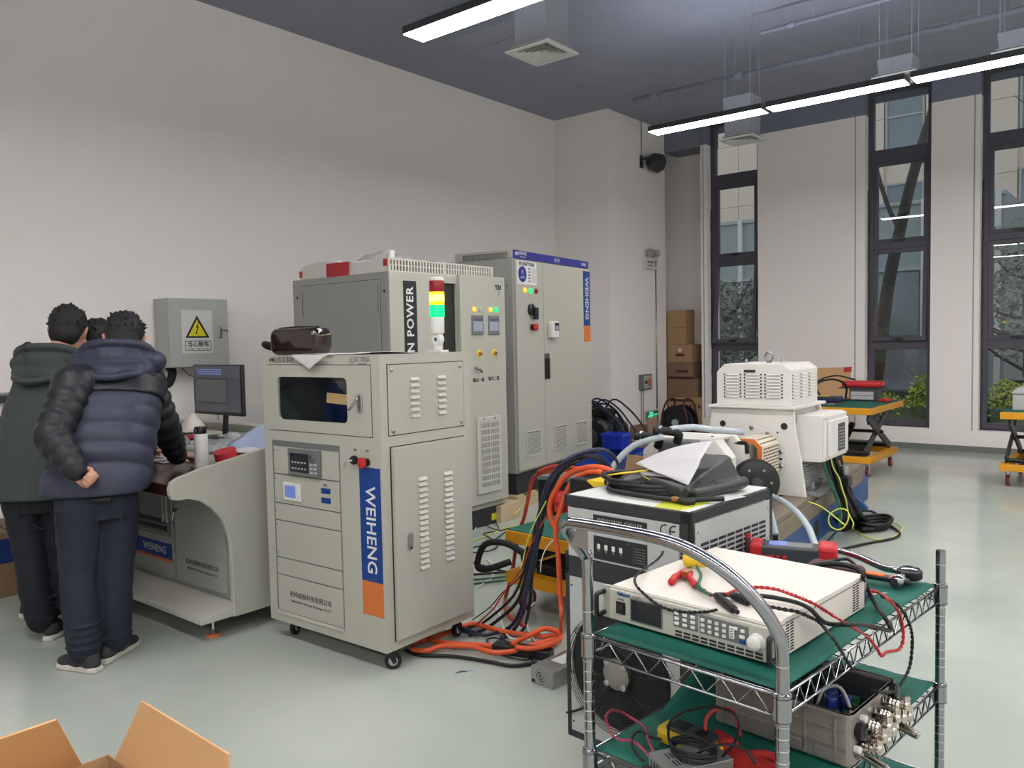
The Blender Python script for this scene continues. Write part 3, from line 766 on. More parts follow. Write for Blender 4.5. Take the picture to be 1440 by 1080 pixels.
MB().cyl((W+.027, .146, .56), (W+.029, .146, .56), .006, n=10).build('keyhole', 'gap', lk)
for x, y, a in ((.08, .08, .4), (W-.045, .06, -.8), (W-.06, D-.08, .2), (.08, D-.08, 0)):
    caster(t, (x, y, 0), .04, a)
# ------------- things on the cabinet
t = thing('signal_tower', 'red, amber and green signal tower light on a white bracket', 'warning light', (-2.83, 2.88, 1.455), .03)
b = MB(); b.box(-.045, -.03, 0, .045, .03, .012); b.box(-.012, -.02, .012, .012, .02, .05)
b.build('foot', 'white_plastic', t, bevel=.003)
MB().lathe([(.028, -.016), (.032, -.010), (.032, .010), (.028, .016)], (0, 0, .065), 'y', 20).build('hinge', 'white_plastic', t, auto=True)
MB().cyl((0, -.018, .065), (0, -.016, .065), .009, n=12).build('hinge_bolt', 'dark_grey', t)
MB().lathe([(.02, .085), (.032, .095), (.034, .10), (.034, .172), (.032, .175)], (0, 0, 0), 'z', 24).build('base', 'white_plastic', t, auto=True)
MB().lathe([(.036, .175), (.037, .178), (.037, .232), (.036, .235)], n=24).build('green_lens', 'green_lit', t, auto=True)
MB().lathe([(.036, .235), (.037, .238), (.037, .297), (.036, .300)], n=24).build('amber_lens', 'amber_lit', t, auto=True)
MB().lathe([(.0376, .252), (.0376, .285)], n=24).build('amber_glow', 'amber_hot', t, auto=True)
MB().lathe([(.036, .300), (.037, .303), (.037, .352), (.036, .355)], n=24).build('red_lens', 'red_lens', t, auto=True)
MB().lathe([(.037, .355), (.037, .366), (.03, .372)], n=24).build('cap', 'white_plastic', t, auto=True)
t = thing('toiletry_bag', 'glossy dark brown pouch with a wrist strap on the cabinet top', 'bag', (-3.40, 2.49, 1.456), .05)
b = MB(); vs = []
prof = rrect(-.20, .0, .17, .135, .045, 5)
b.prism(prof, 'y', -.055, .055); o = b.build('pouch', 'leather_gloss', t, bevel=.022, seg=4)
for p in o.data.polygons: p.use_smooth = True
MB().tube([(-.2, 0, .045), (-.235, -.01, .05), (-.29, -.015, .058), (-.295, .01, .045), (-.24, .015, .035), (-.19, .01, .04)], .016, 8, 4).build('strap', 'black_matte', t, smooth=True)
MB().tube([(-.17, -.01, .137), (0, -.012, .141), (.14, -.01, .137)], .004, 6, 4).build('zip', 'black_plastic', t, smooth=True)
MB().cyl((.145, -.058, .105), (.145, -.052, .105), .009, n=12).build('stud', 'steel', t)
def paper(name, label, cat, fn, m='paper', nu=10, nv=8, th=.0012, group=None):
    return tag(MB().sheet(fn, nu, nv, th).build(name, m, smooth=True, fix=False), label, cat, group)
paper('paper_sheet', 'white paper on the cabinet with one corner hanging over the front', 'paper',
      lambda u, v: (-3.36+.33*u, 2.375+.26*v, 1.4575+.004*math.sin(u*3)))
t = paper('paper_flap', 'folded triangular paper corner hanging over the cabinet front edge', 'paper',
      lambda u, v: (-3.335+.30*(u*(1-v)+.55*v), 2.362-.004*math.sin(v*3)-.006*v, 1.4585-.068*v))
paper('paper_sheet', 'long white sheets lying along the right top edge of the cabinet', 'paper',
      lambda u, v: (-3.02+.22*u+.05*v, 2.43+.33*v, 1.458+.008*u*u*(1-v)+.003*math.sin(v*6)))
paper('paper_sheet', 'thin printed sheets at the middle of the cabinet top', 'paper',
      lambda u, v: (-3.16+.25*u, 2.55+.25*v, 1.4575+.006*math.sin(u*4+v*3)))

# ================================================================ power cabinet behind it
W, D, Z0, Z1 = 1.109, 1.256, .15, 2.018
yaw = .014; P0 = Vector((-4.306-W*math.cos(yaw), 3.906-W*math.sin(yaw), 0))
t = thing('power_cabinet', 'large grey power cabinet with a black sign, touch screens and a slotted top box', 'cabinet', P0, yaw)
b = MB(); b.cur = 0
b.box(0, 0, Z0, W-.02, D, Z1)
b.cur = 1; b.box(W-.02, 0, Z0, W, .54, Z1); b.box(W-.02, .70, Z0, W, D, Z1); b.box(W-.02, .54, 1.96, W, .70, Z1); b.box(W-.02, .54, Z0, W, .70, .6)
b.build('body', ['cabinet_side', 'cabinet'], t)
MB().box(W-.0195, .54, .6, W-.018, .70, 1.96).build('dark_recess', 'gap', t)
MB().box(.02, .02, 0, W-.01, D-.02, Z0).build('plinth', 'plinth', t)
MB().box(W-.009, 1.08, .03, W-.005, 1.19, .085).build('caution_label', 'yellow_sticker', t)
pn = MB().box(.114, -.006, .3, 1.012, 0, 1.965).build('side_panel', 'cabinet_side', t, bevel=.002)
g = MB(); g.ring(rect_like(.110, .296, 1.016, 1.969), rect_like(.114, .30, 1.012, 1.965), 'y', -.001, .001); g.build('panel_seam', 'gap', t)
for x in (.055, 1.06):
    MB().cyl((x, -.006, 1.88), (x, 0, 1.88), .011, n=12).build('bolt', 'dark_grey', t)
for x in (.125, .998): MB().box(x-.003, -.009, 1.72, x+.003, -.005, 1.93).build('hinge', 'mid_grey', t)
# slotted top box
tb = MB(); x1 = W-.002; z0, z1 = Z1, 2.115
tb.box(.02, .10, z0, x1-.012, 1.155, z1-.004)
tb.cur = 1
bars = [(0, .018, z0, z1), (.574, .60, z0, z1), (1.14, 1.157, z0, z1)]
for y0, y1, a, c in bars: tb.box(x1-.012, y0, a, x1, y1, c)
for a, c in ((z0, z0+.010), (z0+.045, z0+.053), (z1-.012, z1)): tb.box(x1-.012, .018, a, x1, 1.14, c)
tb.build('vent_box', ['gap', 'cabinet_light'], t)
s0 = None
for y0, y1 in ((.018, .574), (.60, 1.14)):
    n = 18; p = (y1-y0)/n
    for k in range(n):
        if s0 is None: s0 = MB().box(-.011, 0, z0+.010, .0005, p*.52, z1-.012).build('slot_bar', 'cabinet_light', t); s0.location = (x1, y0+p*.5, 0)
        else: inst(s0, t, (x1, y0+p*(k+.5), 0))
sg = MB().box(W, .135, 1.30, W+.003, .266, 1.958).build('name_sign', 'ink', t)
text('N POWER', .098, 'label_white', t, (W+.0035, .2, 1.675), SIDE, spin=PI/2, bold=.002, space=1.12)
dr = MB().box(W+.002, .703, .2, W+.04, 1.252, 2.03).build('control_door', 'cabinet', t, bevel=.004)
X = W+.04
for y, c in ((.861, 'orange_lit'), (.932, 'light_grey'), (1.061, 'orange_lit'), (1.131, 'green_lit')):
    r = MB().lathe([(.02, 0), (.02, .008), (.016, .012)], (X, y, 1.763), 'x', 16).build('indicator', c, dr, auto=True)
for y in (.827, 1.028):
    h = MB().box(X, y, 1.56, X+.008, y+.14, 1.717).build('touch_screen', 'mid_grey', dr, bevel=.003)
    MB().box(X+.008, y+.014, 1.592, X+.010, y+.127, 1.692).build('screen', 'screen_lit', h)
    MB().box(X+.010, y+.014, 1.668, X+.0106, y+.127, 1.692).build('screen_bar', 'screen', h)
for y in (.916, 1.103):
    k = MB().lathe([(.03, 0), (.03, .003)], (X, y, 1.412), 'x', 18).build('key_label', 'sign_yellow', dr, auto=True)
    MB().lathe([(.018, .003), (.018, .016), (.010, .02), (.008, .03)], (X, y, 1.412), 'x', 14).build('selector', 'brass', k, auto=True)
b = MB(); b.tube([(X, .86, 1.30), (X+.03, .875, 1.29), (X+.035, .905, 1.265)], .010, 8, 3); b.build('door_handle', 'chrome', dr, smooth=True)
text('输出一路', .036, 'ink', dr, (X+.0006, .90, 1.20), SIDE, bold=.0006); text('输出二路', .036, 'ink', dr, (X+.0006, 1.09, 1.204), SIDE, bold=.0006)
text('Y3d', .052, 'ink', dr, (X+.0006, 1.165, 1.945), SIDE, bold=.003, space=.8); text('亿\n能', .02, 'grey_ink', dr, (X+.0006, 1.175, 1.90), SIDE)
vg = MB().box(X, .855, .285, X+.018, 1.15, .90).build('vent_cover', 'cabinet_light', dr, bevel=.003)
gr = MB().box(X+.018, .893, .33, X+.0185, 1.115, .862).build('mesh_back', 'mid_grey', vg)
for r in range(10):
    for c in range(2):
        y0 = .893+c*.116; zz = .338+r*.053
        if r in (3, 5): zz += .004
        o = MB()
        for k in range(7): o.box(X+.0185, y0+.004+k*.014, zz, X+.0200, y0+.010+k*.014, zz+.036)
        o.ring(rect_like(y0-.006, zz-.008, y0+.110, zz+.045), rect_like(y0, zz-.001, y0+.104, zz+.037), 'x', X+.0183, X+.0215)
        o.build('grille_cell', 'cabinet_light', vg)
for y in (.93, 1.07): MB().cyl((X+.018, y, .885), (X+.0195, y, .885), .007, n=10).build('screw', 'gap', vg)
# things on it
t = thing('foam_packing', 'white foam sheets with red tape on top of the power cabinet', 'packing foam', (-5.38, 3.93, 2.020), .014)
b = MB(); b.prism([(.0, 0), (.50, 0), (.50, .10), (.47, .12), (.32, .135), (.12, .125), (.02, .10)], 'y', 0, .05); b.build('foam_sheet', 'foam', t, bevel=.008)
b = MB(); b.prism([(.52, 0), (1.03, 0), (1.04, .155), (1.0, .15), (.84, .10), (.70, .10), (.52, .11)], 'y', .01, .06); b.build('foam_sheet', 'foam', t, bevel=.008)
MB().box(.34, -.004, .0, .60, 0, .105).build('tape', 'red_tape', t); MB().box(.005, -.004, .02, .04, 0, .07).build('tape', 'red_tape', t)
MB().box(.97, .004, .045, 1.055, .010, .095).build('tape', 'red_tape', t); MB().box(1.055, .004, .045, 1.059, .10, .095).build('tape', 'red_tape', t)
def crumple(cx, cy, z0, a, b_, h, seed):
    rnd = random.Random(seed)
    return lambda u, v: (cx+a*(u-.5), cy+b_*(v-.5), z0+h*(1-abs(2*u-1)**2)*(1-abs(2*v-1)**2)*(.55+.45*noise.noise(Vector((u*5+seed, v*5, seed))))+.01)
paper('plastic_wrap', 'crumpled clear plastic wrap behind the foam on the power cabinet', 'plastic wrap', crumple(-4.75, 4.25, 2.12, .6, .3, .14, 3), 'film', 16, 12)
paper('plastic_wrap', 'flat clear plastic wrap on the rear of the power cabinet', 'plastic wrap', crumple(-4.8, 4.85, 2.118, .7, .45, .085, 9), 'film', 16, 12)

# ================================================================ tall cabinet with the blue header
yaw = .132; W, D, Z0, Z1 = .62, 1.508, .316, 2.24
P0 = Vector((-4.528-W*math.cos(yaw), 5.565-W*math.sin(yaw), 0))
t = thing('control_cabinet', 'tall grey control cabinet with a blue header strip and three vents', 'cabinet', P0, yaw)
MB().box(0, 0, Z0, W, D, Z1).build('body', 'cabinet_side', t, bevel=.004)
hd = MB().box(0, 0, Z1+.002, W, D, 2.318).build('hood', 'cabinet', t, bevel=.004)
gv = MB()
for k in range(34): gv.box(.10+k*.0135, -.004, 2.255, .106+k*.0135, 0, 2.29)
gv.ring(rect_like(.09, 2.25, .57, 2.296), rect_like(.096, 2.256, .564, 2.29), 'y', -.004, 0); gv.build('hood_grille', 'mid_grey', hd)
hb = MB().box(W, .012, 2.243, W+.004, D-.004, 2.316).build('header_strip', 'header_blue', hd)
logo(hb, (W+.0048, .075, 2.285), .05, 'label_white', SIDE); text('威衡科技', .034, 'label_white', hb, (W+.0048, .18, 2.292), SIDE); text('WEI HENG TECH', .014, 'label_white', hb, (W+.0048, .18, 2.262), SIDE)
text('动力柜', .04, 'label_white', hb, (W+.0048, .82, 2.278), SIDE); text('配电柜', .036, 'label_white', hb, (W+.0048, 1.40, 2.278), SIDE)
dr = MB().box(W, .025, Z0+.02, W+.022, D-.006, Z1-.006).build('door', 'cabinet', t, bevel=.004)
X = W+.022
MB().box(X, .508, Z0+.03, X+.0006, .512, Z1-.02).build('door_seam', 'mid_grey', dr)
st = MB().box(X, .04, 2.016, X+.001, .388, 2.222).build('status_placard', 'label_white', dr)
text('设备状态管理标识', .034, 'ink', st, (X+.0016, .214, 2.196), SIDE, bold=.001)
MB().prism(circ(.135, 2.105, .072, 28), 'x', X+.001, X+.002).build('round_emblem', 'header_blue', st); text('行', .042, 'label_white', st, (X+.0026, .135, 2.12), SIDE); text('运行中', .024, 'label_white', st, (X+.0026, .135, 2.075), SIDE)
for k in range(5): text('设备名', .018, 'ink', st, (X+.0016, .258, 2.158-k*.028), SIDE)
MB().box(X+.001, .305, 2.035, X+.0018, .375, 2.168).build('form_field', 'paper', st)
for y, c in ((.168, 'orange_lit'), (.268, 'green_lit'), (.369, 'red_lens')):
    MB().lathe([(.024, 0), (.024, .01), (.018, .016)], (X, y, 1.962), 'x', 16).build('indicator', c, dr, auto=True)
r = MB().lathe([(.055, 0), (.055, .02), (.04, .03)], (X, .27, 1.79), 'x', 18).build('rotary_switch', 'black_plastic', dr, auto=True)
MB().box(X+.02, .275, 1.70, X+.055, .33, 1.81).build('switch_handle', 'black_plastic', r, bevel=.008)
r = MB().lathe([(.028, 0), (.028, .02)], (X, .285, 1.63), 'x', 16).build('emergency_stop', 'black_plastic', dr, auto=True)
MB().lathe([(.018, .02), (.034, .034), (.034, .05), (.024, .056)], (X, .292, 1.63), 'x', 18).build('stop_button', 'red_plastic', r, auto=True)
mt = MB().box(X, .585, 1.53, X+.05, .72, 1.688).build('card_reader', 'white_plastic', dr, bevel=.01)
MB().box(X+.05, .635, 1.60, X+.053, .715, 1.672).build('display_bezel', 'black_plastic', mt, bevel=.003); MB().box(X+.053, .648, 1.608, X+.0545, .702, 1.645).build('screen', 'screen_lit', mt)
MB().box(X, 1.342, 1.652, X+.0012, D-.012, 2.212).build('brand_label', 'label_blue', dr); MB().box(X, 1.342, 1.487, X+.0012, D-.012, 1.652).build('brand_label', 'label_orange', dr)
text('WEIHENG', .096, 'label_white', dr, (X+.0018, 1.42, 1.93), SIDE, spin=-PI/2, bold=.001)
hp = MB().box(X, .505, 1.14, X+.006, .60, 1.385).build('handle_plate', 'chrome', dr, bevel=.003)
for y in (.53, .575): MB().box(X+.006, y-.014, 1.15, X+.02, y+.014, 1.34).build('handle', 'black_plastic', hp, bevel=.005)
for y0, z0 in ((.152, .446), (.675, .444), (1.118, .44)):
    v = MB().ring(rect_like(y0, z0, y0+.262, z0+.238), rect_like(y0+.012, z0+.012, y0+.25, z0+.226), 'x', X, X+.010).build('vent_grille', 'cabinet_light', dr)
    MB().box(X, y0+.012, z0+.012, X+.001, y0+.25, z0+.226).build('grille_back', 'gap', v)
    s = None
    for k in range(13):
        zz = z0+.015+k*.0163
        if s is None: s = MB().hexa([(X+.001, y0+.012, 0), (X+.009, y0+.012, -.004), (X+.009, y0+.25, -.004), (X+.001, y0+.25, 0), (X+.001, y0+.012, .007), (X+.009, y0+.012, .004), (X+.009, y0+.25, .004), (X+.001, y0+.25, .007)]).build('slat', 'cabinet_light', v); s.location = (0, 0, zz)
        else: inst(s, v, (0, 0, zz))
MB().box(.01, .01, .125, W-.004, D-.01, Z0).build('plinth', 'plinth', t)
for z in (.55, 1.25, 2.0): MB().cyl((W-.06, -.003, z), (W-.06, 0, z), .009, n=10).build('bolt', 'mid_grey', t)
# wooden skid under it
t = thing('wooden_pallet', 'pale wooden skid under the tall cabinet', 'pallet', (-4.60, 5.50, 0), yaw)
for k in range(7): MB().box(-.6, .02+k*.22, .095, .10, .15+k*.22, .123).build('plank', 'wood_pale', t, bevel=.003)
for x in (-.58, -.27, .0): MB().box(x, .02, 0, x+.09, 1.5, .093).build('bearer', 'wood_pale', t, bevel=.003)
t = thing('packing_box', 'small pale box on the floor beside the wooden skid', 'cardboard box', (-4.62, 5.02, 0), .1)
MB().box(0, 0, 0, .34, .3, .14).build('carton_body', 'wood_pale', t, bevel=.003); MB().box(.15, -.001, .02, .19, .301, .1415).build('tape', 'cardboard_bright', t)
# ================================================================ operator console
X0, X1 = -5.45, -3.75; W = X1-X0; Yf, Yb = 1.94, 2.93
t = thing('operator_console', 'grey operator console with a dark wooden edge, left of the nearest cabinet', 'console desk', (X0, 0, 0))
b = MB()
b.prism([(2.30, .13), (Yb, .13), (Yb, .94), (2.46, .80), (2.30, .80), (2.30, .76)], 'x', .03, W-.03)
b.build('body', 'cabinet_side', t)
b = MB(); b.box(.03, Yf+.02, .775, W-.03, 2.44, .80); b.build('wooden_desktop', 'wood_dark', t, bevel=.004)
MB().box(.03, Yf+.015, .80, W-.03, 2.44, .835).build('wooden_top', 'wood_dark', t, bevel=.004)
b = MB(); b.prism([(2.42, .80), (2.42, .842), (Yb-.02, .955), (Yb-.02, .92), (2.46, .80)], 'x', .03, W-.03); b.build('control_deck', 'cabinet', t)
DK = lambda y: .8435+(y-2.42)*.2306
for y in (2.55, 2.75): MB().hexa([(.04, y, .8425+(y-2.42)*.2306-.004), (W-.04, y, .8425+(y-2.42)*.2306-.004), (W-.04, y+.004, .8425+(y-2.42)*.2306), (.04, y+.004, .8425+(y-2.42)*.2306), (.04, y, .8445+(y-2.42)*.2306), (W-.04, y, .8445+(y-2.42)*.2306), (W-.04, y+.004, .8445+(y-2.42)*.2306), (.04, y+.004, .8445+(y-2.42)*.2306)]).build('deck_seam', 'gap', t)
b = MB(); b.box(.0, Yb-.02, .10, W, Yb+.10, 1.0); b.build('rear_ridge', 'cabinet', t, bevel=.006)
side = [(1.945, .79), (1.955, .765), (1.985, .757), (2.04, .755), (2.10, .735), (2.16, .69), (2.21, .63), (2.245, .55), (2.26, .47), (2.265, .13), (2.265, .10), (Yb+.10, .10), (Yb+.10, 1.02), (2.6, .978), (2.3, .928), (2.12, .898), (1.99, .868), (1.955, .85), (1.943, .82)]
for x in (0, W-.03):
    o = MB(); o.prism(side, 'x', x, x+.03); so = o.build('side_panel', 'cabinet', t, bevel=.004)
# front doors
d1 = MB().box(W-.62, 2.288, .19, W-.10, 2.302, .735).build('door', 'cabinet_side', t, bevel=.002)
text('杭州威衡科技有限公司', .034, 'ink', d1, (W-.345, 2.2875, .31)); text('HANGZHOU Wei Heng Technology CO.,LTD', .017, 'ink', d1, (W-.345, 2.2875, .275), space=.95)
MB().tube([(W-.585, 2.285, .60), (W-.585, 2.262, .57), (W-.58, 2.255, .52)], .007, 6, 3).build('door_handle', 'chrome', d1, smooth=True)
d2 = MB(); d2.ring(rect_like(W-1.14, .19, W-.64, .735), rect_like(W-1.12, .42, W-.66, .70), 'y', 2.286, 2.302); d2 = d2.build('door', 'cabinet_side', t)
MB().box(W-1.12, 2.303, .42, W-.66, 2.306, .70).build('recess', 'gap', d2)
pc = MB().box(W-1.10, 2.292, .43, W-.68, 2.303, .68).build('industrial_computer', 'mid_grey', d2, bevel=.004)
for z in (.45, .49): MB().box(W-1.08, 2.289, z, W-.72, 2.292, z+.025).build('drive_slot', 'ink', pc)
for x in (W-.76, W-.72): MB().box(x, 2.284, .5, x+.015, 2.292, .66).build('rack_handle', 'light_grey', pc)
MB().box(W-1.12, 2.284, .29, W-.66, 2.286, .38).build('brand_label', 'label_blue', d2); MB().box(W-1.12, 2.284, .272, W-.66, 2.286, .289).build('brand_label', 'label_orange', d2)
text('WEIHENG', .06, 'label_white', d2, (W-.86, 2.2835, .335))
d3 = MB().box(.10, 2.288, .19, W-1.16, 2.302, .735).build('door', 'cabinet_side', t, bevel=.002)
b = MB(); b.prism([(2.08, .105), (2.08, .135), (2.29, .165), (2.29, .105)], 'x', .002, W-.002); b.build('footrest', 'cabinet_light', t, bevel=.003)
for x in (.10, W-.10):
    for y in (2.20, Yb-.05):
        f = MB().lathe([(.028, .012), (.012, .03), (.008, .035), (.008, .11)], (x, y, 0), 'z', 14).build('levelling_foot', 'steel', t, auto=True)
        MB().lathe([(.036, 0), (.036, .012), (.03, .014)], (x, y, 0), 'z', 18).build('foot_pad', 'orange_plastic', f, auto=True)
cable('floor_plug', 'small grey plug and wire under the console', 'plug', [(-4.82, 2.42, .02), (-4.7, 2.46, .025), (-4.6, 2.6, .02)], .012, 'mid_grey')

def deck(y): return .8435+(y-2.42)*.2306 if y > 2.42 else .836
t = thing('monitor', 'black flat monitor with a grey screen on the console', 'monitor', (-4.69, 2.78, deck(2.78)+.002), .02)
MB().box(-.27, -.012, .145, .27, .018, .465).build('screen_housing', 'black_plastic', t, bevel=.004)
s = MB().box(-.262, -.0135, .165, .262, -.0118, .457).build('screen', 'screen', t)
for z in (.43, .416, .402): MB().box(-.22+.01*(z < .41), -.0142, z, .06, -.0134, z+.006).build('text_line', 'lcd_blue', s)
MB().box(-.255, -.0142, .372, .255, -.0134, .376).build('divider', 'black_plastic', s); MB().box(-.24, -.0142, .22, .11, -.0134, .224).build('divider', 'black_plastic', s)
MB().box(-.24, -.0144, .225, .11, -.0134, .37).build('window_area', 'mid_grey', s)
MB().box(.12, -.0142, .18, .122, -.0134, .457).build('divider', 'dark_grey', s)
MB().tube([(0, .02, .30), (0, .05, .22), (0, .035, .01)], .018, 8, 4).build('neck', 'black_plastic', t, smooth=True)
MB().prism(rrect(-.12, -.08, .12, .10, .03), 'z', 0, .010).build('foot', 'black_plastic', t, bevel=.003)
t = thing('water_bottle', 'white insulated bottle with a dark lid on the console edge', 'bottle', (-4.075, 2.30, .8365))
MB().lathe([(.034, 0), (.036, .004), (.036, .185), (.031, .20)], n=28).build('body', 'white_plastic', t, auto=True)
MB().lathe([(.031, .20), (.032, .202), (.032, .232), (.028, .238)], n=24).build('lid', 'black_plastic', t, auto=True)
MB().box(-.012, -.035, .208, .012, -.028, .228).build('lid_clasp', 'steel', t, bevel=.002)
t = thing('tape_roll', 'red roll of tape leaning beside the white bottle', 'tape roll', (-4.16, 2.50, deck(2.50)+.006), .3, rot=(.23+.03, 0, .2))
MB().lathe([(.042, 0), (.062, 0), (.062, .048), (.042, .048)], n=32).build('tape', 'red_tape', t, auto=True)
MB().lathe([(.036, .001), (.042, .001), (.042, .047), (.036, .047)], n=32).build('core', 'label_white', t, auto=True)
t = thing('stop_button_unit', 'red mushroom emergency button on the console deck', 'button', (-4.82, 2.66, deck(2.66)-.004))
MB().lathe([(.022, 0), (.022, .02)], n=16).build('collar', 'label_white', t, auto=True); MB().lathe([(.014, .02), (.014, .032)], n=16).build('stem', 'black_plastic', t, auto=True); MB().lathe([(.02, .032), (.028, .04), (.026, .052), (.012, .058)], n=18).build('cap', 'red_plastic', t, auto=True)
t = thing('selector_knob', 'small dark selector knob on the console deck beside the red button', 'knob', (-4.93, 2.66, deck(2.66)-.004))
MB().lathe([(.018, 0), (.018, .012)], n=14).build('collar', 'steel', t, auto=True); MB().box(-.006, -.014, .012, .006, .014, .028).build('grip', 'green_cable', t, bevel=.002)
t = thing('paper_cone', 'translucent white paper cone standing left of the monitor', 'paper cone', (-5.13, 2.84, deck(2.84)))
MB().lathe([(.10, 0), (.10, .008), (.02, .115), (.018, .12)], n=24).build('cone', 'white_matte', t, auto=True)
paper('document', 'white documents lying on the console deck behind the man', 'paper', lambda u, v: (-5.05+.25*u, 2.42+.22*v, deck(2.42+.22*v)+.004+.012*u*v))
paper('document', 'sheet of paper below the sleeve of the man in the navy jacket', 'paper', lambda u, v: (-4.70+.2*u, 2.30+.14*v, deck(2.30+.14*v)+.004))
paper('printed_folder', 'blue and white printed folder lying right of the monitor', 'folder', lambda u, v: (-4.35+.36*u, 2.62+.22*v, deck(2.62+.22*v)+.03+.05*v-.03*u*(1-u)*4*(1-v)), 'navy_bundle', 10, 8, .004)
paper('document', 'white sheets curling under the blue printed folder', 'paper', lambda u, v: (-4.38+.38*u, 2.57+.24*v, deck(2.57+.24*v)+.006+.018*u), 'paper')
paper('plastic_sheet', 'clear crumpled plastic sheet between bottle and folder', 'plastic wrap', lambda u, v: (-4.72+.38*u, 2.54+.28*v, deck(2.54+.28*v)+.012+.03*abs(noise.noise(Vector((u*6, v*6, 2))))), 'film', 14, 10)

# cardboard box with blue tape against the left side
t = thing('cardboard_box', 'brown cardboard box with blue tape behind the men at the left edge', 'cardboard box', (-5.99, 1.25, 0))
MB().box(0, 0, 0, .49, 1.0, .40).build('carton_body', 'cardboard_dark', t, bevel=.004)
MB().box(.245, 0, .4, .25, 1.0, .4015).build('flap_seam', 'gap', t)
MB().box(.49, .0, .21, .4915, .78, .36).build('tape', 'tape_blue', t); MB().box(.49, .60, .12, .4915, .98, .21).build('tape', 'tape_blue', t)
MB().box(.2, .5, .4015, .30, .58, .403).build('black_mark', 'ink', t)

# ================================================================ the men
def ellipse_loft(b, path, n=20, quilt=0, qlen=.09):
    # path: list of (centre, right-radius, front-radius, right vector, front vector)
    P = path; rings = []
    tot = 0; L = [0]
    for i in range(1, len(P)): tot += (Vector(P[i][0])-Vector(P[i-1][0])).length; L.append(tot)
    steps = max(8, int(tot/.009)) if quilt else 22
    k = 0; v = []
    for s in range(steps+1):
        d = tot*s/steps
        while k < len(L)-2 and d > L[k+1]: k += 1
        q = (d-L[k])/max(1e-6, L[k+1]-L[k]); q = q*q*(3-2*q)
        c = Vector(P[k][0]).lerp(Vector(P[k+1][0]), (d-L[k])/max(1e-6, L[k+1]-L[k]))
        a = P[k][1]*(1-q)+P[k+1][1]*q; f = P[k][2]*(1-q)+P[k+1][2]*q
        rv = Vector(P[k][3]).lerp(Vector(P[k+1][3]), q).normalized(); fv = Vector(P[k][4]).lerp(Vector(P[k+1][4]), q).normalized()
        g = 1
        add = quilt*(abs(math.sin(PI*d/qlen))**.5-.6) if quilt else 0
        for i in range(n):
            an = 2*PI*i/n; e = .85
            cx_, sx_ = math.cos(an), math.sin(an)
            sup = lambda w: math.copysign(abs(w)**e, w)
            v.append(c+rv*(a+add)*sup(cx_)+fv*(f+add)*sup(sx_))
    m = steps+1; f = [(i*n+j, i*n+(j+1) % n, (i+1)*n+(j+1) % n, (i+1)*n+j) for i in range(m-1) for j in range(n)]
    f += [tuple(range(n))[::-1], tuple(range((m-1)*n, m*n))]
    b.add(v, f)
def limb(b, pts, radii, n=14, quilt=0, qlen=.075):
    P = [Vector(p) for p in pts]; Q = catmull(P, 14); R = []
    for i in range(len(Q)):
        t_ = i/14; k = min(int(t_), len(radii)-2); q = t_-k; R.append(radii[k]*(1-q)+radii[k+1]*q)
    L = [0]
    for i in range(1, len(Q)): L.append(L[-1]+(Q[i]-Q[i-1]).length)
    up = None; v = []; m = len(Q)
    for i, p in enumerate(Q):
        t_ = (Q[min(i+1, m-1)]-Q[max(i-1, 0)]).normalized()
        up = t_.orthogonal().normalized() if up is None else (up-t_*up.dot(t_)).normalized(); w_ = t_.cross(up)
        r = R[i]+(quilt*(abs(math.sin(PI*L[i]/qlen))**.5-.6) if quilt else 0)
        v += [p+(up*math.cos(2*PI*k/n)+w_*math.sin(2*PI*k/n))*r for k in range(n)]
    f = [(i*n+j, i*n+(j+1) % n, (i+1)*n+(j+1) % n, (i+1)*n+j) for i in range(m-1) for j in range(n)]
    f += [tuple(range(n))[::-1], tuple(range((m-1)*n, m*n))]
    b.add(v, f); b.ball(tuple(Q[0]), R[0]*.98, 14, 8); b.ball(tuple(Q[-1]), R[-1]*.98, 14, 8)
def organic(b, name, m, parent, voxel, smooth=2, kind=None):
    o = b.build(name, m, parent, smooth=True, fix=False)
    r = o.modifiers.new('merge', 'REMESH'); r.mode = 'VOXEL'; r.voxel_size = voxel; r.use_smooth_shade = True
    s = o.modifiers.new('smooth', 'SMOOTH'); s.factor = .5; s.iterations = smooth
    return o
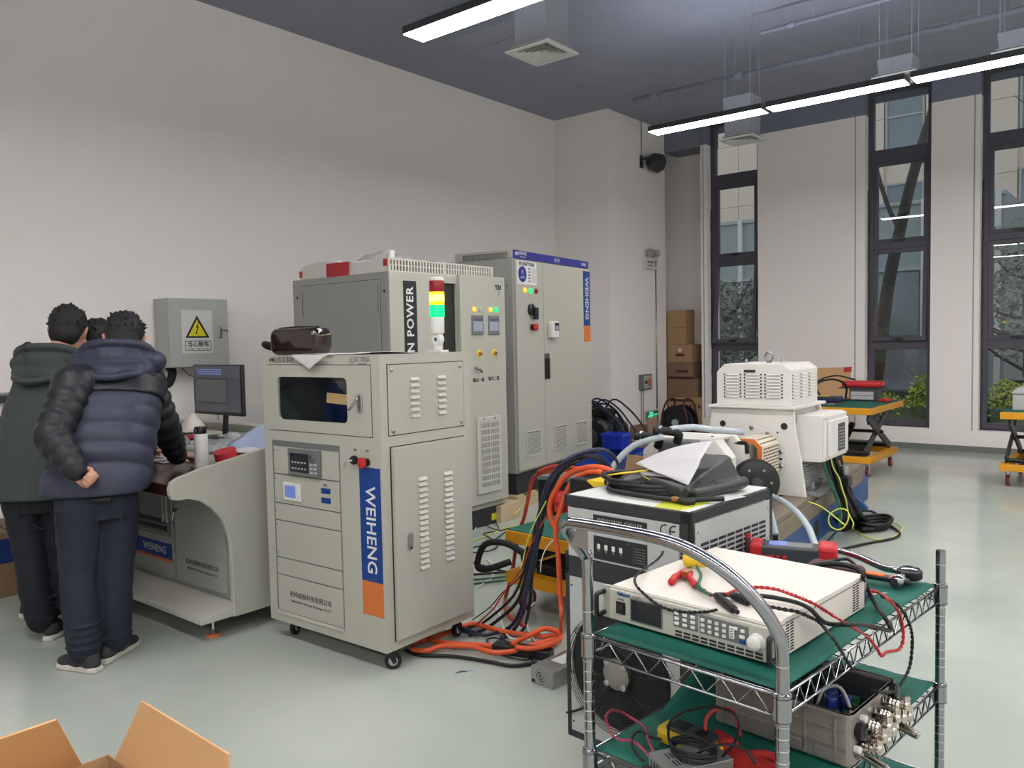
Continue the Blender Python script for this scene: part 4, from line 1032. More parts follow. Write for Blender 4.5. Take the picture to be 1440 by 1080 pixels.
def hand(b, wrist, direction, palm_n, thumb_side, curl, scale=1.0):
    # palm plus five separate fingers bent towards -palm_n by curl (list of joint angles)
    d = Vector(direction).normalized(); nrm = Vector(palm_n).normalized(); nrm = (nrm-d*nrm.dot(d)).normalized(); sd = d.cross(nrm).normalized()*thumb_side
    w_ = Vector(wrist); s = scale
    for k in range(5):
        q = -1+2*k/4; b.tube([w_+sd*.018*q*s, w_+d*.045*s+sd*.030*q*s, w_+d*.088*s+sd*.034*q*s], .0125*s, 8, 3)
    lens = ((.040, .026, .020), (.046, .030, .022), (.043, .028, .021), (.034, .021, .018))
    for k in range(4):
        base = w_+d*.086*s+sd*(.030-.020*k)*s; dd = (d+sd*(.10-.07*k)).normalized(); pts = [base-dd*.02*s, base]; p = base; axf = dd.cross(nrm).normalized()
        for j in range(3):
            a = curl[j]; dd = Matrix.Rotation(-a, 3, axf) @ dd
            p = p+dd*lens[k][j]*s; pts.append(p)
        b.tube(pts, lambda t: (.0092-.002*t)*s, 8, 3)
    if curl[0] > .5:
        tb = w_+d*.035*s+sd*.026*s; p1 = tb+(sd*.35+d*.55-nrm*.6).normalized()*.030*s; p2 = p1+(-sd*.45+d*.35-nrm*.75).normalized()*.026*s; p3 = p2+(-sd*.9-nrm*.1+d*.1).normalized()*.022*s
        b.tube([tb, p1, p2, p3], lambda t: (.0125-.003*t)*s, 8, 3); return
    tb = w_+d*.028*s+sd*.026*s; td = (d*.75+sd*.75-nrm*.25*(1 if curl[0] > .5 else .1)).normalized()
    t2 = (d*.95+sd*(.1 if curl[0] > .5 else .5)-nrm*(.6 if curl[0] > .5 else .1)).normalized()
    b.tube([tb-td*.015*s, tb+td*.022*s, tb+td*.040*s+t2*.012*s, tb+td*.042*s+t2*.040*s], lambda t: (.0125-.004*t)*s, 8, 3)
def head(b, c, f, u, hair_b, parent, s=1.0, seed=1, ears=True):
    f = Vector(f).normalized(); u = Vector(u); u = (u-f*u.dot(f)).normalized(); r = f.cross(u)
    T = Matrix(((r.x, f.x, u.x, c[0]), (r.y, f.y, u.y, c[1]), (r.z, f.z, u.z, c[2]), (0, 0, 0, 1)))
    old = b.T; b.T = T
    b.ball((0, -.005, .02*s), (.076*s, .096*s, .10*s), 20, 14); b.ball((0, .028*s, -.04*s), (.060*s, .062*s, .075*s), 18, 12); b.ball((0, .045*s, -.095*s), (.034*s, .034*s, .025*s), 12, 8)
    b.ball((0, .062*s, .012*s), (.052*s, .034*s, .018*s), 12, 8)                       # brow
    b.hexa([(-.016*s, .08*s, -.035*s), (.016*s, .08*s, -.035*s), (.014*s, .118*s, -.034*s), (-.014*s, .118*s, -.034*s), (-.008*s, .08*s, .008*s), (.008*s, .08*s, .008*s), (.006*s, .094*s, .006*s), (-.006*s, .094*s, .006*s)])
    b.ball((0, .088*s, -.060*s), (.024*s, .010*s, .006*s), 12, 6); b.ball((0, .086*s, -.070*s), (.020*s, .010*s, .006*s), 12, 6)  # lips
    for x in (-1, 1):
        b.ball((x*.031*s, .072*s, -.004*s), (.014*s, .012*s, .010*s), 10, 6)
        b.ball((x*.052*s, .045*s, -.03*s), (.022*s, .03*s, .022*s), 10, 8)
        # ear: rim and lobe
        b.tube([(x*.078*s, .004*s, -.030*s), (x*.086*s, -.010*s, -.010*s), (x*.092*s, -.016*s, .016*s), (x*.086*s, .002*s, .026*s), (x*.078*s, .012*s, .008*s)], .0062*s, 7, 4)
        b.ball((x*.080*s, -.002*s, -.004*s), (.005*s, .014*s, .022*s), 8, 6)
    b.T = old
    h = hair_b; h.T = T
    h.ball((0, -.018*s, .038*s), (.086*s, .100*s, .098*s), 24, 16); h.ball((0, -.045*s, -.015*s), (.074*s, .062*s, .075*s), 20, 12)
    h.ball((0, .035*s, .085*s), (.062*s, .06*s, .04*s), 16, 10)
    for x in (-1, 1): h.ball((x*.068*s, .006*s, .035*s), (.018*s, .03*s, .04*s), 10, 8)
    rnd = random.Random(seed)
    for k in range(150):      # locks of hair, some standing up at the crown
        th_, ph = rnd.uniform(0, 2*PI), rnd.uniform(0, 1.75); p = Vector((math.sin(ph)*math.cos(th_)*.084, math.sin(ph)*math.sin(th_)*.098-.018, math.cos(ph)*.094+.038))*s
        if p.y > .055*s and p.z < .07*s: continue
        nn = p.normalized(); tg = Vector((rnd.uniform(-.5, .5), -.6 if p.z > 0 else -.2, -.6+rnd.uniform(-.2, .3))); up_ = rnd.random() < .18
        e = p+(nn*(.9 if up_ else .35)+tg*.5).normalized()*rnd.uniform(.015, .032)*s
        h.cyl(p-nn*.008*s, e, .0075*s, .0012*s, n=5)
    h.T = Matrix.Identity(4)
    eyes = MB(); eyes.T = T
    for x in (-1, 1): eyes.ball((x*.031*s, .0835*s, -.004*s), (.008*s, .004*s, .004*s), 8, 6)
    eyes.build('eyes', 'ink', parent, smooth=True)
    return T
def shoe(t, heel, toe, sole='sole_white', upper='shoe_dark', s=1.0):
    h = Vector(heel); d = (Vector(toe)-h); L = d.length; d.normalize(); a = math.atan2(d.y, d.x)
    g = bpy.data.objects.new('shoe', None); pts = [(-.005, -.028), (.04, -.036), (.12, -.036), (.19, -.046), (.245, -.040), (.275, -.018), (.275, .014), (.25, .034), (.19, .040), (.12, .032), (.04, .034), (-.005, .026)]
    k = L/.27; pts = [(x*k, y) for x, y in pts]
    so = MB(); so.prism(pts, 'z', 0, .028); o = so.build('shoe', sole, t, bevel=.008, loc=(heel[0], heel[1], 0), rot=(0, 0, a))
    u = MB(); 
    u.ball((.05*k, 0, .045), (.055*k, .036, .05), 14, 10); u.ball((.13*k, -.002, .04), (.08*k, .038, .04), 14, 10); u.ball((.21*k, -.004, .034), (.066*k, .042, .028), 14, 10); u.tube([(.045*k, 0, .04), (.05*k, 0, .085)], .040, 12, 2)
    uo = organic(u, 'upper', upper, o, .006, 3)
    for q in range(4):
        x = .11*k+.022*k*q; z = .084-.010*q
        MB().tube([(x, -.024, z-.010), (x+.006, 0, z+.002), (x, .022, z-.010)], .0035, 5, 3).build('lace', 'sole_white', o, smooth=True)
    c = MB(); c.ring([(p[0]+.10*k, p[1]+.05) for p in circ(0, 0, .015, 14)], [(p[0]+.10*k, p[1]+.05) for p in circ(0, 0, .011, 14)], 'y', -.043, -.039); c.build('round_badge', 'light_grey', o)
    return o

def man(label, J, jacket, sleeve, trousers, fwd, quilt, sleevequilt, hood=True, handL=None, handR=None, jname='jacket', seed=1, headf=None, hoodr=1.0, hem_drop=0, pocket=True, off=(0, 0, 0), tw=1.0, shr=1.0):
    V = {k: Vector(v)+Vector(off) for k, v in J.items()}
    t = thing('person', label, 'person', (V['anL'].x*.5+V['anR'].x*.5, V['anL'].y*.5+V['anR'].y*.5, 0)); O = t.location.copy()
    V = {k: v-O for k, v in V.items()}
    F = Vector(fwd).normalized(); Rr = Vector((F.y, -F.x, 0))
    spine = V['neck']-V['pel']
    lean = spine.normalized(); Fl = (F-lean*F.dot(lean)).normalized()
    # ---- body: one continuous surface
    b = MB()
    ellipse_loft(b, [(V['pel'], .16, .11, Rr, F), (V['waist'], .14, .10, Rr, Fl), (V['chest'], .165, .115, Rr, Fl), (V['neck']-lean*.05, .12, .085, Rr, Fl), (V['neck'], .06, .06, Rr, Fl)])
    limb(b, [V['neck']-lean*.03, V['neck']*.5+V['head']*.5-F*.02, V['head']-F*.02], [.06, .056, .056])
    for s_ in 'LR':
        limb(b, [V['sh'+s_], V['el'+s_], V['wr'+s_]], [.052, .042, .028])
        limb(b, [V['hip'+s_], V['kn'+s_], V['an'+s_]], [.085, .06, .042])
    if handL: hand(b, V['wrL'], *handL)
    if handR: hand(b, V['wrR'], *handR)
    hb = MB()
    head(b, V['head'], headf or F, (lean+Vector((0, 0, 1))).normalized(), hb, t, 1.10, seed)
    organic(b, 'body', 'skin', t, .0065, 2)
    organic(hb, 'hair', 'hair', t, .0055, 1)
    # ---- trousers
    b = MB()
    ellipse_loft(b, [(V['pel']+Vector((0, 0, .16)), .165, .12, Rr, F), (V['pel'], .18, .135, Rr, F), (V['pel']-Vector((0, 0, .10)), .165, .125, Rr, F)])
    for s_ in 'LR':
        h_, k_, a_ = V['hip'+s_], V['kn'+s_], V['an'+s_]
        limb(b, [h_, h_*.5+k_*.5+F*.01, k_, k_*.5+a_*.5-F*.012, a_+Vector((0, 0, .02))], [.108, .100, .082, .078, .074], 16, .004, .11)
        for z in range(4):   # creases stacked over the shoe
            c = a_+Vector((0, 0, .035+.035*z)); b.lathe([(.062, -.012), (.082, 0), (.062, .012)], tuple(c), 'z', 16)
    tr = organic(b, 'trousers', trousers, t, .008, 2)
    if pocket:
        for sgn in (-1, 1):
            pc_ = V['pel']-F*.132+Rr*.085*sgn-Vector((0, 0, .10)); q = MB()
            q.tube([pc_+Rr*.055+Vector((0, 0, .06)), pc_+Rr*.05-Vector((0, 0, .05)), pc_-Vector((0, 0, .075)), pc_-Rr*.05-Vector((0, 0, .05)), pc_-Rr*.055+Vector((0, 0, .06)), pc_+Rr*.055+Vector((0, 0, .06))], .0025, 5, 2, smooth=False); q.build('pocket_seam', 'denim', tr)
    # ---- jacket torso
    b = MB(); hem = V['pel']+Vector((0, 0, .02-hem_drop)); up0 = V['pel']+lean*.12
    ellipse_loft(b, [(hem, .235*tw, .175, Rr, F), (up0, .245*tw, .185, Rr, Fl), (V['waist'], .238*tw, .182, Rr, Fl), (V['chest'], .245*tw, .178, Rr, Fl), (V['neck']-lean*.07, .215*tw, .140, Rr, Fl), (V['neck']-lean*.015, .135, .105, Rr, Fl), (V['neck']+lean*.02, .09, .085, Rr, Fl)], 26, quilt, .098)
    if hood:
        hc = V['neck']-Fl*.085*hoodr-lean*.02
        for q in range(9):
            a = -1+2*q/8; b.ball(tuple(hc+Rr*.155*a*hoodr+lean*(.055+.012*abs(a))+Fl*.075*a*a), (.078*hoodr, .078*hoodr, .060+.012*(1-abs(a))), 16, 10)
            b.ball(tuple(hc+Rr*.125*a*hoodr-lean*(.0+.030*(1-a*a))-Fl*(.025-.05*a*a)), (.075*hoodr, .06*hoodr, .055), 16, 10)
        b.tube([V['neck']+Rr*.20*hoodr+Fl*.06-lean*.01, V['neck']+Rr*.15*hoodr-Fl*.10+lean*.085, V['neck']-Fl*.155*hoodr+lean*.095, V['neck']-Rr*.15*hoodr-Fl*.10+lean*.085, V['neck']-Rr*.20*hoodr+Fl*.06-lean*.01], .022*hoodr, 10, 5)
        b.tube([V['neck']+Rr*.18*hoodr-Fl*.02-lean*.03, V['neck']+Rr*.11*hoodr-Fl*.15-lean*.075, V['neck']-Fl*.19*hoodr-lean*.105, V['neck']-Rr*.11*hoodr-Fl*.15-lean*.075, V['neck']-Rr*.18*hoodr-Fl*.02-lean*.03], .020*hoodr, 10, 5)
    jk = organic(b, jname, jacket, t, .0085, 1)
    # ---- sleeves (a darker cloth than the back)
    for s_ in 'LR':
        q = MB(); sh, el, wr = V['sh'+s_], V['el'+s_], V['wr'+s_]; inn = (V['neck']-lean*.06-sh)*.35
        limb(q, [sh+inn, sh, sh*.45+el*.55, el, el*.5+wr*.5, wr+(wr-el).normalized()*.01], [.092*shr, .096*shr, .086, .078, .068, .052], 18, sleevequilt, .066)
        so = organic(q, 'sleeve', sleeve, jk, .0085, 1)
    return t, V, O, F, Rr, lean, Fl, jk

A = dict(pel=(-3.99, 1.70, .80), waist=(-4.02, 1.74, .96), chest=(-4.08, 1.81, 1.17), neck=(-4.15, 1.90, 1.39), head=(-4.245, 1.99, 1.548),
         shL=(-4.085, 1.665, 1.325), shR=(-4.125, 2.03, 1.325), elL=(-3.985, 1.52, 1.11), wrL=(-3.855, 1.555, .965), elR=(-4.16, 2.14, 1.10), wrR=(-4.245, 2.25, .915),
         hipL=(-3.99, 1.625, .78), hipR=(-3.975, 1.785, .78), knL=(-3.975, 1.600, .44), knR=(-3.945, 1.755, .44), anL=(-3.925, 1.590, .085), anR=(-3.955, 1.745, .085))
tA, V, O, F, Rr, lean, Fl, jk = man('man seen from behind in a navy quilted hooded jacket, left fist behind his back', A, 'navy_puffer', 'dark_puffer', 'denim', (-.80, .60, 0), .017, .017,
    handL=((.25, .55, -.60), (-.93, .37, -.2), 1, (1.35, 1.5, 1.1)), handR=((-.25, .9, -.25), (0, 0, 1), -1, (.25, .25, .15)), seed=4, headf=(-.80, .50, -.42))
# yoke: the dark shoulder panel of the navy jacket, belt
b = MB()
nk = V['neck']-lean*.07; c1 = V['chest']*.55+nk*.45
ellipse_loft(b, [(c1, .252, .178, Rr, Fl), (nk, .232, .156, Rr, Fl), (V['neck']-lean*.012, .150, .118, Rr, Fl)], 26)
for s_ in 'LR': b.ball(tuple(V['sh'+s_]+lean*.012), (.104, .104, .098), 16, 12)
organic(b, 'shoulder_panel', 'dark_puffer', jk, .009, 2)
bt = MB().tube([V['pel']-F*.140+Rr*.02+Vector((0, 0, .005)), V['pel']-F*.142+Rr*.10+Vector((0, 0, .005))], .014, 8, 1).build('belt', 'black_matte', tA)
shoe(tA, (-3.845-O.x, 1.615-O.y, 0), (-4.075-O.x, 1.535-O.y, 0)); shoe(tA, (-3.925-O.x, 1.665-O.y, 0), (-4.075-O.x, 1.895-O.y, 0))

Bj = dict(pel=(-4.56, 1.60, .78), waist=(-4.58, 1.64, .94), chest=(-4.62, 1.70, 1.16), neck=(-4.69, 1.755, 1.385), head=(-4.752, 1.862, 1.60),
          shL=(-4.66, 1.67, 1.31), shR=(-4.60, 1.89, 1.32), elL=(-4.62, 1.60, 1.06), wrL=(-4.56, 1.53, .87), elR=(-4.62, 2.05, 1.08), wrR=(-4.60, 2.20, .92),
          hipL=(-4.60, 1.54, .77), hipR=(-4.52, 1.68, .77), knL=(-4.575, 1.56, .43), knR=(-4.49, 1.70, .43), anL=(-4.56, 1.585, .085), anR=(-4.46, 1.73, .085))
tB, V, O, F, Rr, lean, Fl, jk = man('man in a dark green-grey hooded coat with black quilted sleeves, leftmost, ear showing', Bj, 'green_jacket', 'black_puffer', 'denim_dark', (-.62, .78, 0), .002, .015,
    handL=((-.1, .2, -1), (.2, -1, 0), 1, (.5, .5, .4)), handR=((.1, .95, -.2), (0, 0, 1), -1, (.25, .25, .15)), seed=9, headf=(-.74, .66, -.36), hem_drop=.05, off=(.022, .05, 0), tw=.90, shr=.72)
b = MB(); b.tube([V['neck']-Rr*.17+Fl*.06+lean*.03, V['neck']-Rr*.15-Fl*.06+lean*.09, V['neck']-Rr*.06-Fl*.15+lean*.10], .03, 8, 4)
organic(b, 'hood_lining', 'black_puffer', jk, .009, 1)
shoe(tB, (-4.48-O.x, 1.635-O.y, 0), (-4.64-O.x, 1.84-O.y, 0)); shoe(tB, (-4.38-O.x, 1.75-O.y, 0), (-4.55-O.x, 1.95-O.y, 0))

Cj = dict(pel=(-4.98, 1.70, .80), waist=(-4.97, 1.72, .97), chest=(-4.95, 1.79, 1.18), neck=(-4.92, 1.90, 1.34), head=(-4.90, 2.07, 1.53),
          shL=(-5.10, 1.87, 1.31), shR=(-4.74, 1.93, 1.31), elL=(-5.17, 2.02, 1.08), wrL=(-5.10, 2.20, .92), elR=(-4.72, 2.08, 1.09), wrR=(-4.80, 2.22, .93),
          hipL=(-5.06, 1.70, .78), hipR=(-4.90, 1.70, .78), knL=(-5.06, 1.76, .44), knR=(-4.90, 1.76, .44), anL=(-5.06, 1.74, .085), anR=(-4.90, 1.74, .085))
tC, V, O, F, Rr, lean, Fl, jk = man('man mostly hidden between the other two, only black hair and dark collar showing', Cj, 'black_puffer', 'black_puffer', 'denim_dark', (.05, 1, 0), .008, .008,
    handL=((.2, .9, -.2), (0, 0, 1), -1, (.3, .3, .2)), handR=((-.2, .9, -.2), (0, 0, 1), 1, (.3, .3, .2)), seed=13, headf=(-.6, .75, -.45), pocket=False, off=(.07, .03, 0), tw=.88)
shoe(tC, (-4.99-O.x, 1.69-O.y, 0), (-5.0-O.x, 1.96-O.y, 0)); shoe(tC, (-4.83-O.x, 1.69-O.y, 0), (-4.82-O.x, 1.96-O.y, 0))

# open carton at the lower left corner
t = thing('open_carton', 'open cardboard carton with raised flaps in the lower left corner', 'cardboard box', (-2.0, .49, 0), -.03)
cx0, cx1, cy0, cy1, hz = -.20, .40, -.25, .44, .42
b = MB(); b.box(cx0, cy0, 0, cx1, cy1, .006)
for (x0, y0, x1, y1) in ((cx0, cy0, cx1, cy0+.006), (cx0, cy1-.006, cx1, cy1), (cx0, cy0+.006, cx0+.006, cy1-.006), (cx1-.006, cy0+.006, cx1, cy1-.006)): b.box(x0, y0, .006, x1, y1, hz)
b.build('carton_body', 'cardboard', t)
def flap(px, py, rz, w_, L, ang, s0=0, s1=0):
    g = MB().prism([(0, 0), (w_, 0), (w_-s1, L), (s0, L)], 'y', -.003, .003).build('flap', 'cardboard_bright', t, bevel=.001)
    g.matrix_basis = Matrix.Translation((px, py, hz)) @ Matrix.Rotation(rz, 4, 'Z') @ Matrix.Rotation(-ang, 4, 'X')
flap(cx0+.04, cy1, 0, cx1-cx0-.04, .19, .08, .14)             # far flap, upright
flap(cx0, cy0, PI/2, cy1-cy0-.07, .24, -.60, 0, .10)      # left flap, leaning out
flap(cx1, cy1, -PI/2, cy1-cy0, .20, 2.2); flap(cx1, cy0, PI, cx1-cx0, .2, 1.9)
MB().box(cx0+.03, cy0+.03, .20, cx1-.05, cy1-.05, .37).build('inner_carton', 'cardboard_bright', t, bevel=.004)
paper('packing_foam', 'white foam wedge sticking up inside the open carton', 'packing foam', lambda u, v: (-2.16+.05*u, .64+.02*v, .38+.10*v), 'foam', 4, 4, .03)
# ================================================================ carton stack and cable reel behind the column
cart_specs = [(-6.19, 11.46, -5.612, .34, 0, .30, 'lowest carton of the stack behind the column, hidden by the cable reel'), (-6.19, 11.46, -5.612, .36, .30, .585, 'second carton from the bottom with a row of printed marks'),
              (-6.19, 11.46, -5.67, .36, .585, .865, 'reddish middle carton of the stack behind the column'), (-6.19, 11.46, -5.75, .34, .865, 1.13, 'dark taped carton, third from the top of the stack'),
              (-6.19, 11.46, -5.77, .34, 1.13, 1.405, 'second carton from the top with a round white label'), (-6.19, 11.46, -5.87, .3, 1.405, 1.95, 'tall narrow carton on top of the stack behind the column')]
for i, (x0, y0, x1, d_, z0, z1, lab) in enumerate(cart_specs):
    t = thing('carton', lab, 'cardboard box', (x0, y0+.0, z0+.001), 0, 'cartons stacked behind the column')
    MB().box(0, 0, 0, x1-x0, d_, z1-z0-.003).build('carton_body', 'cardboard_dark' if i in (2, 3) else 'cardboard', t, bevel=.004)
    MB().box(0, -.001, (z1-z0)*.48, x1-x0, 0, (z1-z0)*.50).build('tape_line', 'cardboard_dark', t)
    if i == 1:
        for k in range(4): MB().box((x1-x0)*.52+k*.075, -.002, .11, (x1-x0)*.52+k*.075+.035, -.001, .17).build('printed_mark', 'maroon', t)
    if i == 4: MB().prism(circ(x1-x0-.2, .19, .03, 14), 'y', -.002, -.001).build('round_label', 'label_white', t); MB().box(x1-x0-.28, -.002, .09, x1-x0-.12, -.001, .13).build('printed_mark', 'maroon', t)
    if i == 3: MB().box(x1-x0-.30, -.002, .10, x1-x0-.08, -.001, .14).build('printed_mark', 'maroon', t); MB().box(0, -.002, 0, x1-x0, -.001, .04).build('dark_band', 'maroon', t)
t = thing('cable_reel', 'black and blue cable reel standing before the carton stack', 'cable reel', (-5.62, 10.75, .27))
for y in (-.12, .10):
    MB().lathe([(.05, y), (.25, y), (.25, y+.02), (.05, y+.02)], (0, 0, 0), 'y', 28).build('flange', 'black_plastic', t, auto=True)
MB().lathe([(.15, -.10), (.20, -.06), (.20, .06), (.15, .10)], (0, 0, 0), 'y', 28).build('wound_cable', 'navy_cable', t, auto=True)
MB().lathe([(.02, -.15), (.05, -.15), (.05, -.12), (.02, -.12)], (0, 0, 0), 'y', 16).build('hub', 'light_grey', t, auto=True)
b = MB()
for x in (-.22, .22): b.tube([(x, -.17, -.255), (x*.9, -.16, .1), (x*.6, -.12, .32), (x*.6, .12, .32), (x*.9, .16, .1), (x, .17, -.255)], .014, 7, 3)
b.tube([(-.14, 0, .32), (.22, 0, .32)], .018, 8, 1); b.build('carrying_frame', 'maroon', t, smooth=True)

# ================================================================ blue bins and scrap between cabinet and column
def open_bin(name, label, loc, rz, w_, d_, h_, m, ribs=5, taper=.06, cat='bin', lip=.02):
    t = thing(name, label, cat, loc, rz); tp = taper
    b = MB(); o = rect_like(0, 0, 1, 1, 0)
    outer0 = [(tp, tp), (w_-tp, tp), (w_-tp, d_-tp), (tp, d_-tp)]; outer1 = [(0, 0), (w_, 0), (w_, d_), (0, d_)]
    def band(a, b_, z0, z1, th_):
        n = 4; ia = [((x-w_/2)*(1-2*th_/w_)+w_/2, (y-d_/2)*(1-2*th_/d_)+d_/2) for x, y in a]; ib = [((x-w_/2)*(1-2*th_/w_)+w_/2, (y-d_/2)*(1-2*th_/d_)+d_/2) for x, y in b_]
        v = [(x, y, z0) for x, y in a]+[(x, y, z0) for x, y in ia]+[(x, y, z1) for x, y in b_]+[(x, y, z1) for x, y in ib]; f = []
        for i in range(4):
            j = (i+1) % 4; f += [(i, j, 4+j, 4+i), (8+i, 12+i, 12+j, 8+j), (i, 8+i, 8+j, j), (4+i, 4+j, 12+j, 12+i)]
        b.add(v, f)
    band(outer0, outer1, 0, h_, .006); b.box(tp, tp, 0, w_-tp, d_-tp, .006); b.build('tub', m, t)
    MB().ring(rect_like(-lip, -lip, w_+lip, d_+lip), rect_like(.004, .004, w_-.004, d_-.004), 'z', h_-.03, h_).build('rim', m, t, bevel=.004)
    for k in range(ribs):
        x = w_*(k+1)/(ribs+1); MB().hexa([(x-.006, tp-.008, 0), (x+.006, tp-.008, 0), (x+.006, tp+.01, 0), (x-.006, tp+.01, 0), (x-.006, -.010, h_-.03), (x+.006, -.010, h_-.03), (x+.006, .01, h_-.03), (x-.006, .01, h_-.03)]).build('rib', m, t)
        y = d_*(k+1)/(ribs+1); MB().hexa([(w_-tp-.01, y-.006, 0), (w_-tp+.008, y-.006, 0), (w_-tp+.008, y+.006, 0), (w_-tp-.01, y+.006, 0), (w_-.01, y-.006, h_-.03), (w_+.010, y-.006, h_-.03), (w_+.010, y+.006, h_-.03), (w_-.01, y+.006, h_-.03)]).build('rib', m, t)
    return t
open_bin('tool_bin', 'large dark blue plastic bin right of the tall cabinet', (-4.60, 6.38, 0), .13, .42, 1.32, .31, 'bin_blue', 3)
open_bin('plastic_crate', 'small bright blue ribbed crate beside the black machine', (-4.83, 7.42, .312), .13, .25, .24, .165, 'crate_blue', 5, .01, 'crate', .006)
t = thing('motor_unit', 'black electric motor draped in cables, right of the tall cabinet', 'motor', (-5.20, 8.05, 0), .1)
MB().lathe([(.05, -.32), (.20, -.31), (.24, -.27), (.24, .12), (.22, .16), (.12, .18)], (0, 0, .38), 'y', 28).build('housing', 'black_plastic', t, auto=True)
for k in range(12):
    a = 2*PI*k/12; MB().cyl((.21*math.cos(a), -.33, .38+.21*math.sin(a)), (.21*math.cos(a), -.30, .38+.21*math.sin(a)), .015, n=8).build('bolt', 'steel', t)
MB().lathe([(.03, -.36), (.09, -.35), (.09, -.31), (.03, -.31)], (0, 0, .38), 'y', 20).build('end_cap', 'dark_grey', t, auto=True)
b = MB(); b.box(-.25, -.25, 0, .25, .12, .06); b.box(-.18, -.2, .06, -.12, .08, .25); b.box(.12, -.2, .06, .18, .08, .25); b.build('base', 'black_plastic', t, bevel=.01)
MB().box(-.12, -.2, .60, .14, .05, .70).build('terminal_box', 'black_plastic', t, bevel=.015)
rnd = random.Random(5)
for k in range(9):
    x0 = rnd.uniform(-.22, .1); y0 = rnd.uniform(-.3, .1)
    P_ = [(x0-.15, y0-.05, .52+rnd.random()*.1), (x0, y0, .72+rnd.random()*.08), (x0+.22, y0-.02, .66+rnd.random()*.06), (x0+.40, y0-.05, .52), (x0+.46+rnd.random()*.1, y0-.08, .36)]
    MB().tube(P_, .011, 6, 4).build('cable', 'black_rubber' if k % 2 else 'navy_cable', t, smooth=True)
for k in range(6):
    o = MB().tube([(.25+.02*math.cos(a)+.0*k, -.12+.03*k+.02, .40) if False else (.26+.012*(k % 3), -.30+.05*k+.11*math.cos(a)*.3, .36+.17*math.sin(a)) for a in [2*PI*j/12 for j in range(12)]], .012, 6, 2, closed=True).build('cable_loop', 'black_rubber' if k % 2 else 'navy_cable', t, smooth=True)
t = thing('brown_sack', 'yellowish brown paper sack behind the crates', 'sack', (-5.13, 8.42, 0), .2)
t.scale = (.5, .5, .8)
b = MB(); b.ball((0, 0, .30), (.12, .16, .34), 18, 14); b.ball((0, .02, .1), (.15, .2, .12), 14, 10); organic(b, 'sack_body', 'brown_bag', t, .02, 3); MB().box(-.04, -.2, .0, .04, -.16, .5).build('fold', 'brown_bag', t, bevel=.02)
t = thing('open_carton', 'open brown carton behind the large blue bin', 'cardboard box', (-5.03, 8.36, 0), .1)
t.scale = (.55, .8, 1)
MB().ring(rect_like(0, 0, .42, .36), rect_like(.006, .006, .414, .354), 'z', 0, .46).build('carton_body', 'cardboard_dark', t); MB().box(.01, .01, .2, .41, .35, .22).build('contents', 'cardboard_dark', t)
MB().hexa([(.42, 0, .46), (.425, 0, .46), (.425, .36, .46), (.42, .36, .46), (.40, .0, .56), (.405, 0, .56), (.405, .36, .56), (.40, .36, .56)]).build('flap', 'cardboard_dark', t)
MB().box(.05, -.002, .28, .2, 0, .30).build('tape', 'cardboard_bright', t)
t = thing('leaning_carton', 'flattened pale carton leaning in front of the blue bin', 'cardboard box', (-4.02, 6.5, 0), .15)
MB().hexa([(0, 0, 0), (.5, -.1, 0), (.5, -.08, 0), (0, .02, 0), (.02, .12, .40), (.52, .02, .40), (.52, .04, .40), (.02, .14, .40)]).build('sheet', 'cardboard', t); MB().hexa([(.51, -.1, 0), (.53, -.1, 0), (.74, .25, 0), (.72, .25, 0), (.53, .02, .38), (.55, .02, .38), (.75, .35, .36), (.73, .35, .36)]).build('side_sheet', 'cardboard', t)

# ================================================================ dynamometer machine on its bed
t = thing('machine_bed', 'blue machine bed with a slotted cast iron top plate under the white machine', 'machine bed', (-1.885, 4.80, 0), .085)
BW, BD = 1.25, 2.95
MB().box(-BW, 0, .0, 0, BD, .205).build('blue_frame', 'bed_blue', t, bevel=.006)
MB().box(-BW-.02, -.02, -.0+.235, .012, BD-.3, .357).build('iron_plate', 'iron', t, bevel=.006) if False else None
ip = MB(); ip.box(-BW-.02, -.02, .207, .012, BD-.32, .318); ip.build('iron_base', 'iron', t, bevel=.004)
n = 6; ww = (BW+.032)/n
for k in range(n): MB().box(-BW-.02+k*ww+.012, -.02, .318, -BW-.02+(k+1)*ww-.012, BD-.32, .357).build('iron_strip', 'iron', t, bevel=.003)
for y in (1.0, 1.85): MB().box(-.004, y, .05, .003, y+.13, .16).build('lifting_pocket', 'gap', t)
for y in (.35, 1.5, 2.4):
    f = MB().prism([(0, .1), (.0, .0), (.09, .0), (.09, .02)], 'y', y, y+.06).build('foot_bracket', 'bed_blue', t)
t = thing('dynamometer', 'tall white test machine with louvred top box and side terminal box', 'machine', (-2.69, 5.67, .357), .025)
# housing: two flared end plates and a shell
hp = [(-.13, 0), (.70, 0), (.665, .26), (.63, .44), (.615, .62), (.0, .62), (-.03, .40), (-.075, .20)]
fp = MB().prism(hp, 'y', 0, .03).build('front_plate', 'white_paint', t, bevel=.004)
MB().prism([(-.08, 0), (.645, 0), (.62, .26), (.595, .44), (.58, .62), (.03, .62), (.0, .40), (-.04, .20)], 'y', .03, .60).build('housing', 'white_paint', t, bevel=.004)
MB().prism(hp, 'y', .60, .63).build('rear_plate', 'white_paint', t, bevel=.004)
MB().box(-.02, -.03, .622, .64, .67, .640).build('top_flange', 'white_paint', t, bevel=.003)
MB().ring(circ(.31, .258, .2495, 48), circ(.31, .258, .247, 48), 'y', -.0015, .0).build('cover_seam', 'light_grey', fp)
cv = MB().prism(circ(.31, .258, .247, 48), 'y', -.004, .0).build('round_cover', 'white_paint', fp, bevel=.002)
